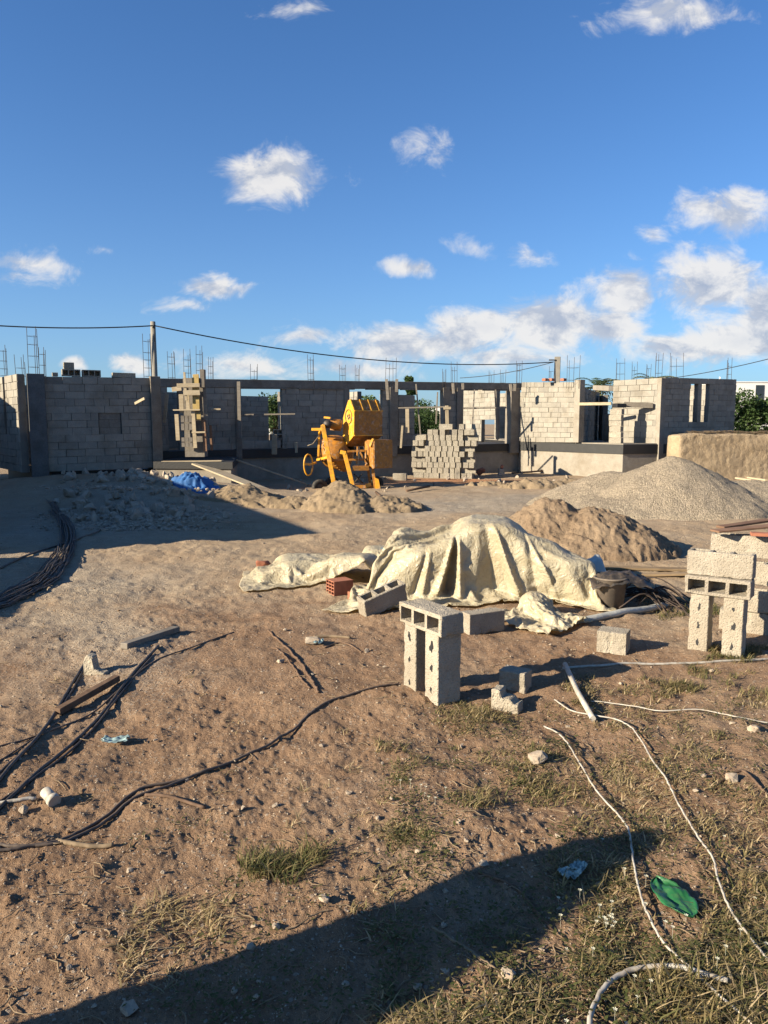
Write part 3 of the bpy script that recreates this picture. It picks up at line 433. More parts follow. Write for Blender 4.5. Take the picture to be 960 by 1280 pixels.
 [2514,-7,-5,-5,-4,-4,-5,-3,-4,-3,3,-5,-1,-1,2,2,3,3,0,0,3,3,2,3,3,3,3,3,4,4,3,4,3,1,3,3,3,4,3,5,4,2,4,4,5,7,5,6,-3,4,1,0,2,-1,1,1,1,2,2,4,3,2,-5,-3,-10,-13,-13,-11,-11,-9,-9,-8,-9,-8,-9,-9,-3,-2,-2,2528,-6,-6,-5,-4,-4,-4,-4,-4,-2,-2,0,-1,-1,2,2,2,0,1,3,3,3,2,3,2,3,3,4,4,3,4,3,2,3,3,3,3,3,3,3,4,3,5,4,5,4,7,4,0,3,1,1,1,1,1,1,2,1,0,3,3,3,-5,-5,-11,-13,-12,-12,-10,-9,-9,-8,-8,-9,-10,-8,-1,-1,-1,2542,-6,-6,-4,-4,-5,-4,-4,-5,-3,0,1,-1,-1,0,2,2,1,2,3,3,3,2,2,3,3,3,4,3,4,3,3,3,3,2,3,4,3,3,3,2,4,5,4,5,4,5,2,4,4,1,1,1,1,1,1,2,0,1,1,4,-1,-2,-8,-11,-12,-12,-12,-10,-9,-8,-9,-9,-9,-12,-5,1,1,-1,2556,-6,-5,-5,-4,-4,-4,-5,-5,-4,0,1,0,0,0,1,2,2,2,4,3,2,1,3,3,2,4,4,3,4,3,3,3,3,2,3,3,4,3,2,2,3,6,4,4,5,1,6,5,3,2,1,1,1,0,-4,-2,1,4,4,-1,-2,-5,-9,-11,-12,-12,-9,-8,-7,-9,-8,-8,-11,-10,-1,1,1,0,2570,-6,-5,-5,-4,-4,-4,-8,-4,-3,0,1,1,1,0,1,2,2,2,3,3,3,1,2,3,2,4,4,4,3,4,3,3,2,3,3,3,4,3,2,1,2,6,5,4,5,0,7,5,2,1,0,-1,-1,-6,-7,-3,4,6,-3,0,-3,-7,-9,-11,-11,-11,-8,-7,-2,-3,-6,-9,-13,-5,1,2,0,2,2584,-6,-5,-5,-4,-4,-7,-7,-3,-2,0,1,2,0,1,0,1,3,3,3,2,2,2,2,3,3,3,5,3,4,4,3,3,2,3,3,3,2,2,2,-1,5,5,5,4,1,6,5,1,1,-1,-2,-2,-8,-7,-2,2,1,-4,-2,2,-3,-7,-10,-9,-11,-9,-8,-4,3,1,-6,-13,-10,1,1,0,1,3,2597,-5,-5,-5,-5,-6,-7,-4,-3,-1,-1,2,1,0,1,-1,1,1,7,2,1,3,2,2,2,3,4,5,4,4,3,3,3,3,2,1,-1,2,5,1,1,6,3,4,3,2,7,0,-1,-1,-1,-3,-8,-8,-1,1,-3,-7,-2,-1,2,-1,-9,-10,-5,-12,-9,-6,3,4,0,-7,-12,-6,4,-1,0,4,4,2611,-5,-5,-6,-6,-6,-6,-3,-2,-1,-1,1,0,1,1,-1,0,1,8,0,4,3,1,0,3,4,5,4,4,5,2,3,1,-1,3,-3,0,6,5,3,1,4,2,4,3,3,0,-2,-1,-2,1,-7,-9,-6,1,1,-4,-7,-6,-3,0,0,-8,-9,-4,-11,-8,1,6,2,0,-7,-12,-3,5,-1,4,4,5,2625,-5,-6,-5,-6,-6,-5,-3,-2,-1,-1,1,-1,-1,0,2,0,2,4,4,1,2,2,1,4,4,5,4,1,4,-1,-2,2,1,2,-2,4,1,3,8,3,1,1,2,2,0,0,-2,-2,1,-1,-9,-8,-3,2,-3,-5,-5,-7,-4,-2,-4,-5,-8,-5,-9,-1,7,4,2,0,-10,-10,1,3,4,4,6,5,2639,-5,-6,-5,-6,-5,-5,-3,-2,-1,-1,0,-1,-3,-1,3,2,3,4,3,0,-1,4,3,5,4,3,0,-1,-2,-3,0,-1,1,5,1,-2,5,8,4,1,0,0,2,1,1,-1,-1,-2,2,-2,-10,-8,2,0,-6,-5,-6,-6,-5,-4,-4,-4,-6,-7,-4,5,2,5,4,0,-11,-5,2,6,5,5,6,5,2653,-5,-6,-5,-6,-4,-5,-2,-3,0,-1,-2,-2,-4,-4,4,2,6,4,3,2,-3,5,4,3,0,-4,-4,-2,-2,0,-2,-1,5,3,-2,5,9,3,0,0,-2,1,2,2,2,0,-2,-1,1,-3,-10,-5,3,-2,-8,-6,-6,-7,-5,-3,-3,-3,-6,-6,0,4,1,4,6,-2,-7,0,6,6,5,6,6,5,2667,-6,-5,-6,-4,-6,-5,-1,-3,-2,1,-7,-8,-1,2,-3,5,11,-1,8,1,-1,4,0,-5,-3,-4,-2,-3,0,-1,-2,3,4,-3,4,9,2,-2,-1,0,1,0,3,3,2,0,-1,-1,1,-5,-8,-3,4,-4,-8,-9,-9,-7,-2,-3,-2,-3,-4,-4,1,3,3,6,1,-3,1,6,6,6,6,6,6,4,2681,-6,-5,-5,-5,-6,-5,-5,-6,0,2,-9,-5,-3,-1,0,4,11,1,7,3,0,-3,-7,-5,-3,-2,-2,-1,-2,-1,1,3,-3,4,8,0,-2,-2,1,0,2,2,2,3,2,1,0,-1,-1,-5,-6,0,2,-8,-9,-10,-5,1,-2,-1,-2,-3,-4,-4,2,2,2,1,3,2,4,6,6,7,7,6,5,4,2692,-4,-4,-4,-5,-7,-5,-8,-8,-2,6,-7,-8,-5,0,2,3,3,7,3,-5,0,-3,-5,-3,-2,-2,-2,-2,-3,0,2,-1,3,6,-1,-1,2,2,2,1,0,1,1,2,1,1,0,-1,-1,-5,-1,0,-6,-8,-8,-4,0,3,0,-2,-3,-6,-3,2,2,2,2,1,2,2,4,7,7,7,7,5,5,4,2705,-6,0,-4,-6,-8,-8,-8,-6,-5,-4,0,-3,-4,-1,1,6,3,-7,1,-1,-2,-4,-2,-3,-2,-2,-2,-4,-4,2,1,1,5,-1,0,5,4,0,1,3,2,-2,1,1,0,1,0,-1,-2,-2,-2,-4,-6,-7,-3,0,2,1,0,-4,-5,-1,2,3,2,2,1,1,2,3,4,6,7,6,6,4,4,3,2715,-8,0,1,-5,-9,-10,-6,-7,-10,-14,-5,6,8,-5,7,2,-2,-3,-6,-3,-2,-3,-3,-3,-2,-2,-2,-5,-3,2,-1,6,-2,2,7,4,0,-4,1,3,6,2,-1,-1,0,0,0,-1,-1,-2,-3,-5,-6,-4,1,2,1,-1,-3,-2,1,3,2,2,3,2,1,1,2,3,5,6,6,5,5,4,3,3,2717,-6,4,4,-8,-11,-6,-12,-8,-1,-11,-12,-1,9,2,5,3,-3,-7,-4,-3,-1,-5,-4,-3,-4,-2,-3,-3,-3,-1,3,0,4,6,4,2,0,-4,0,3,6,4,0,-2,-1,0,-1,-1,-1,-3,-1,-5,-5,1,2,2,1,-1,0,1,1,2,2,4,2,2,1,1,3,3,5,5,6,5,5,3,2,0,2716,6,4,0,-12,-9,-12,-9,-3,-2,-10,-4,-8,4,2,4,6,1,-1,-5,-8,-5,-4,-4,-3,-4,-4,-4,-4,-2,-1,2,3,3,3,2,0,2,-2,0,5,4,5,0,-1,-2,0,-1,-2,-1,-2,-1,-4,1,4,3,1,1,0,1,0,2,2,3,4,2,2,0,2,3,5,5,5,5,4,3,2,1,2,2726,7,2,-8,-10,-10,-14,-1,-9,-3,-10,0,-6,-7,5,10,6,5,-1,0,-7,-9,-5,-5,-4,-5,-4,-4,-5,-4,0,2,3,2,1,1,1,0,0,2,4,3,4,1,0,-1,0,-1,-2,-1,-2,-1,2,4,3,1,1,1,0,1,2,2,4,4,3,3,1,1,2,4,6,6,5,4,3,2,1,1,0,2736,6,-5,-14,-10,-7,-5,-6,-6,-6,-9,-2,1,-12,-2,8,9,10,5,-2,0,-8,-11,-4,-5,-4,-4,-4,-5,-3,0,2,1,2,1,1,0,0,1,1,1,3,2,1,0,0,0,0,-1,0,0,1,2,3,3,2,1,1,2,2,2,3,4,4,3,2,1,2,3,5,7,6,4,2,1,0,1,-1,-1,2745,-5,-11,-13,-9,-3,-1,-5,-8,-5,-4,-3,-1,-7,-4,0,5,8,9,8,3,-2,-15,-3,-5,-4,-4,-4,-4,-2,0,1,2,0,1,0,0,0,1,0,2,1,1,2,2,0,1,0,0,0,1,1,2,3,2,2,1,1,1,2,3,5,4,3,3,2,1,1,4,7,6,0,-5,-2,-3,0,0,3,2,2740,-10,-11,-10,-10,3,1,-7,-6,-1,-3,-4,-2,-1,-6,-1,2,3,5,9,12,6,-15,-6,-3,-3,-3,-3,-3,-2,0,1,2,1,0,0,0,-1,0,1,1,1,2,2,2,1,0,0,0,1,1,1,2,1,0,1,1,2,2,4,5,5,4,3,2,2,2,2,5,5,-1,-5,-4,-5,-6,-2,-2,1,3,2726,-11,-11,-6,-14,-1,6,6,1,-2,-4,0,-6,3,-3,-5,2,5,4,3,4,6,-2,-3,-2,-7,-3,-1,0,0,1,1,1,1,0,1,0,-1,0,1,1,1,2,2,2,1,0,0,1,0,2,1,1,1,0,1,1,2,3,5,5,5,3,3,1,2,2,4,6,2,-3,-4,-5,-5,-6,-5,-5,-2,-2,2711,-13,-12,-5,-3,-7,10,6,8,3,-4,4,-10,1,8,-7,-5,1,8,8,1,-6,-3,-1,1,5,-4,3,0,1,2,1,1,0,0,0,-1,1,1,2,1,2,1,2,1,1,0,0,1,1,1,2,0,1,0,1,2,3,3,5,4,5,3,2,1,1,3,6,5,0,-5,-4,-5,-5,-4,-5,-6,-3,-1,2697,-13,-11,-2,4,-2,4,7,7,6,3,-7,-1,8,8,-5,-6,-5,-1,5,10,3,-2,-2,-2,2,1,4,2,2,2,2,0,0,-1,0,0,0,2,2,2,2,2,1,0,0,1,0,1,1,2,1,0,1,1,1,3,4,4,4,4,3,2,2,0,0,3,6,1,1,-2,-4,-4,-5,-5,-5,-5,-2,-2,2682,-12,-7,4,3,5,4,6,6,8,4,-3,-1,12,5,-1,-6,-6,-4,0,3,6,4,0,2,2,2,3,5,4,1,2,0,0,0,-1,0,1,2,2,2,2,1,1,0,0,1,1,0,2,1,1,1,0,1,3,4,5,4,3,3,2,2,0,-1,-2,1,5,6,-1,-4,-4,-4,-4,-3,-4,-3,-2,-1,2668,-12,-3,3,9,4,8,7,9,7,8,-1,-1,10,9,-4,-1,-8,0,-1,1,3,2,4,3,4,2,3,7,3,3,1,1,0,0,-1,1,1,2,2,2,2,1,0,0,0,1,1,1,2,1,1,0,0,2,4,5,5,4,4,2,1,-1,-1,-3,-3,0,4,6,2,-4,-5,-4,-2,-3,-2,-2,-1,-2,2655,8,-2,-6,-1,7,6,11,12,10,10,3,-1,8,9,0,-5,0,-7,7,0,6,3,2,2,2,6,3,3,6,4,2,0,0,0,0,1,2,2,2,2,1,1,0,-1,0,0,2,2,2,1,0,0,1,2,5,5,6,4,3,2,-2,-2,-1,-3,-2,-3,2,4,5,-1,-4,-4,-2,-2,-2,-2,-1,-1,2663,7,0,-6,-3,-3,2,8,11,11,12,9,5,3,9,6,1,-2,-1,-2,6,0,8,4,3,3,4,5,3,4,2,5,1,0,0,1,2,2,3,2,1,0,0,0,0,0,0,2,2,1,1,0,1,1,3,4,6,6,4,2,2,-2,-2,-2,-3,-3,-4,-1,3,3,3,-1,-3,-3,-1,-1,-2,-2,-1,2670,2,4,-2,-3,1,-5,-4,8,9,12,12,11,3,7,1,5,12,3,-2,1,2,2,4,5,6,7,6,4,2,2,2,2,2,2,2,3,2,2,2,1,0,-1,0,0,1,1,1,2,1,0,1,1,1,4,5,5,5,3,3,1,-2,-2,-2,-3,-4,-4,-3,2,1,2,2,0,-3,0,-1,-2,-1,-2,2675,4,3,1,0,1,0,-12,4,4,7,9,13,10,7,4,4,10,14,1,1,2,1,0,2,5,6,9,8,4,3,1,1,1,3,4,3,3,2,2,0,0,0,0,0,1,1,2,1,0,1,0,2,2,4,5,5,4,3,1,1,-1,-2,-3,-3,-4,-4,-4,1,-2,1,-2,1,4,2,-2,1,-2,-2,2686,3,-1,4,-1,0,2,-5,2,1,4,3,3,8,8,10,14,11,13,8,2,1,-3,2,4,3,4,4,8,8,7,2,2,1,2,3,5,2,4,1,0,0,0,0,1,1,1,1,2,0,0,1,1,3,4,5,5,5,1,1,0,-1,-3,-3,-4,-4,-3,-4,0,-2,-3,-3,1,9,1,-2,2,1,-2,2698,-5,-2,-7,0,12,4,-4,-3,3,5,6,3,4,9,10,16,15,13,7,4,1,-1,1,2,6,4,5,3,4,6,6,5,3,2,3,3,4,2,3,0,0,0,0,1,2,1,1,1,0,0,1,2,2,4,4,5,4,2,0,0,-5,-5,-3,-2,-3,-2,-2,-1,-2,-3,-2,-2,2,1,6,3,1,1,2694,-2,-4,-7,-3,14,9,2,-3,5,6,6,4,1,8,11,15,16,14,9,5,2,1,1,1,5,5,5,5,3,2,3,4,6,6,5,3,3,1,2,2,0,0,1,1,1,1,1,1,0,0,2,2,2,2,1,4,3,1,0,0,-3,-5,-2,-1,-2,-2,-3,-3,-4,-2,-3,0,1,4,4,5,3,2,2683,1,-3,-3,-3,14,11,11,-5,7,5,3,4,6,8,12,14,13,14,6,0,2,5,9,-1,7,8,7,5,2,2,2,2,4,6,8,6,3,2,1,1,1,1,1,1,1,1,1,0,0,1,2,2,2,0,-3,-2,0,1,2,1,0,-3,-5,-4,-3,-1,-2,-6,-2,-1,0,4,4,5,4,4,3,3,2669,6,-2,-5,9,15,13,5,1,5,4,4,5,7,11,10,16,14,-1,9,11,5,5,4,-1,-2,7,11,9,8,5,3,3,4,5,5,7,5,2,2,1,1,2,1,1,0,1,1,0,0,1,2,2,1,0,-4,-3,-2,-1,0,-1,-1,0,-3,-7,-5,-5,-3,-1,1,3,4,5,4,5,4,4,3,2,2659,2,4,6,13,15,4,5,8,3,2,5,3,5,9,16,15,8,10,9,8,9,12,0,-3,-1,-1,5,6,8,6,9,8,8,7,7,7,4,3,3,2,2,2,1,0,1,0,0,1,0,1,1,2,-3,-1,-4,-5,-4,-2,-2,-1,-2,0,-1,-1,-5,-4,-2,2,3,3,5,4,4,5,4,4,3,2,2660,2,4,12,14,12,4,5,4,2,0,2,9,8,13,15,11,13,11,8,5,9,14,7,-4,-6,1,2,3,3,5,7,8,9,9,9,8,7,6,5,5,3,2,0,0,0,-1,-1,-1,2,-2,4,3,-4,-5,0,-4,-6,-5,-5,-3,-2,-2,-1,-1,1,1,2,2,2,4,5,4,4,5,5,4,3,2,2668,2,2,12,14,13,10,3,3,0,-5,-6,12,14,16,16,13,11,11,10,6,5,14,10,-5,-3,1,2,3,2,5,6,7,9,8,9,8,8,7,6,4,2,1,0,0,-1,-2,-1,-1,2,-5,0,7,5,-8,-4,0,-3,-4,-6,-6,-3,1,-1,-2,2,5,1,2,0,4,4,6,7,5,5,3,3,2,2676,-5,7,8,12,9,5,6,8,3,-1,-2,10,14,16,17,13,11,5,6,8,13,12,3,3,2,2,2,2,4,4,6,6,8,9,9,8,5,2,0,7,4,3,-2,0,-2,-2,-3,1,3,-7,-3,7,14,-3,-6,-5,-4,-2,-2,-5,-5,2,1,0,-2,1,1,1,4,4,8,8,7,6,4,3,2,2,2675,-2,9,4,8,7,3,7,4,4,6,5,7,9,18,16,14,12,9,9,8,11,9,9,7,4,2,2,3,3,4,5,5,8,7,5,3,1,2,6,6,4,4,-4,3,-1,-6,-1,1,4,-6,-6,5,15,7,-3,-5,-5,-4,-2,-4,-4,-1,1,2,0,-1,0,3,4,7,8,8,8,5,4,3,2,2,2675,3,7,-1,4,9,7,5,4,4,5,6,7,7,12,20,12,11,11,11,10,9,8,9,9,8,6,4,4,3,4,4,4,3,3,2,3,5,6,7,6,5,2,-4,6,-2,-7,-3,3,5,-6,-8,3,13,13,3,-1,-4,-4,-5,-3,-3,-2,0,0,0,2,1,5,5,7,7,9,7,5,3,3,2,3,2684,-1,3,0,6,8,5,3,4,4,3,6,6,8,8,14,17,12,12,11,9,10,3,9,8,8,6,6,5,4,3,2,3,3,5,7,7,8,7,6,7,6,-2,-3,8,-1,-8,-6,2,7,-3,-10,-1,14,13,10,0,3,-4,-4,-4,-4,-2,-2,1,0,2,4,5,7,6,8,7,7,5,3,1,2,4,2694,1,-3,1,7,3,2,1,2,4,9,8,7,7,4,11,17,12,11,11,13,3,11,7,5,5,5,4,4,4,5,5,6,7,8,6,9,8,6,6,6,5,-5,-1,9,1,-7,-8,-1,8,0,-12,-4,12,12,13,9,1,3,-3,-4,-4,-3,-2,0,2,3,4,5,7,7,8,7,5,4,2,1,4,5,2707,2,-2,0,2,3,1,-2,4,4,6,4,6,5,8,12,15,10,11,11,13,10,8,6,6,5,5,5,4,5,6,7,4,6,7,11,9,4,5,5,7,4,-8,2,9,2,-7,-9,-4,10,2,-13,-6,8,13,12,11,10,4,2,-4,-3,-3,-2,0,2,3,4,6,7,7,7,7,5,3,1,3,5,4,2721,-2,2,-2,-7,3,-2,0,3,3,4,5,8,7,12,11,11,9,10,11,12,14,12,8,6,6,5,5,4,3,4,1,5,10,11,10,3,4,5,4,9,2,-9,3,9,3,-7,-9,-3,9,3,-13,-9,4,13,12,11,13,11,4,2,-4,-2,-2,0,2,4,4,6,6,7,7,6,5,2,3,4,5,5,2735,-4,1,-11,-9,-7,0,3,2,4,7,11,8,8,12,7,11,7,11,12,12,15,12,4,8,6,4,4,3,2,3,7,11,13,9,3,4,5,3,4,10,1,-9,4,9,3,-6,-8,-4,9,3,-13,-10,0,13,10,12,12,14,13,2,1,-2,0,0,1,4,5,6,6,7,6,5,5,3,4,4,5,6,2745,-1,-8,-15,-13,-11,2,4,5,7,10,8,9,7,13,8,13,8,4,12,15,11,9,6,3,4,5,5,4,6,9,12,13,9,4,4,6,2,2,6,11,-1,-9,5,8,4,-6,-7,-5,8,5,-11,-13,-4,11,11,11,13,14,16,11,1,1,1,0,3,3,6,6,6,6,6,5,5,4,3,5,5,7,2750,0,-15,-13,-11,-14,-3,10,6,8,11,10,6,4,14,12,9,11,7,4,14,16,9,5,3,3,5,5,6,9,12,12,10,4,5,6,4,-1,5,6,12,-3,-10,6,9,4,-7,-6,-6,7,8,-10,-13,-8,7,12,11,13,14,15,16,10,4,1,2,3,3,5,7,6,6,5,5,5,4,4,4,6,6,2743,6,-11,-14,-14,-10,-5,7,9,10,11,12,-2,7,13,14,8,10,10,8,10,11,9,8,6,7,5,5,8,10,11,9,7,5,6,4,0,1,5,7,12,-2,-11,3,9,6,-5,-8,-5,5,11,-9,-14,-10,3,12,11,12,14,15,16,16,12,5,3,3,4,4,6,6,6,5,5,5,4,3,5,6,6,2735,9,-4,-16,-7,-13,-4,10,5,11,12,6,-5,10,10,16,13,12,10,11,11,10,9,8,7,6,6,6,6,8,9,8,7,5,2,1,2,4,5,7,12,-2,-11,1,9,6,-3,-8,-5,5,11,-8,-14,-12,-1,12,11,12,13,15,16,16,16,12,8,5,4,5,5,6,6,5,5,4,5,4,4,6,7],
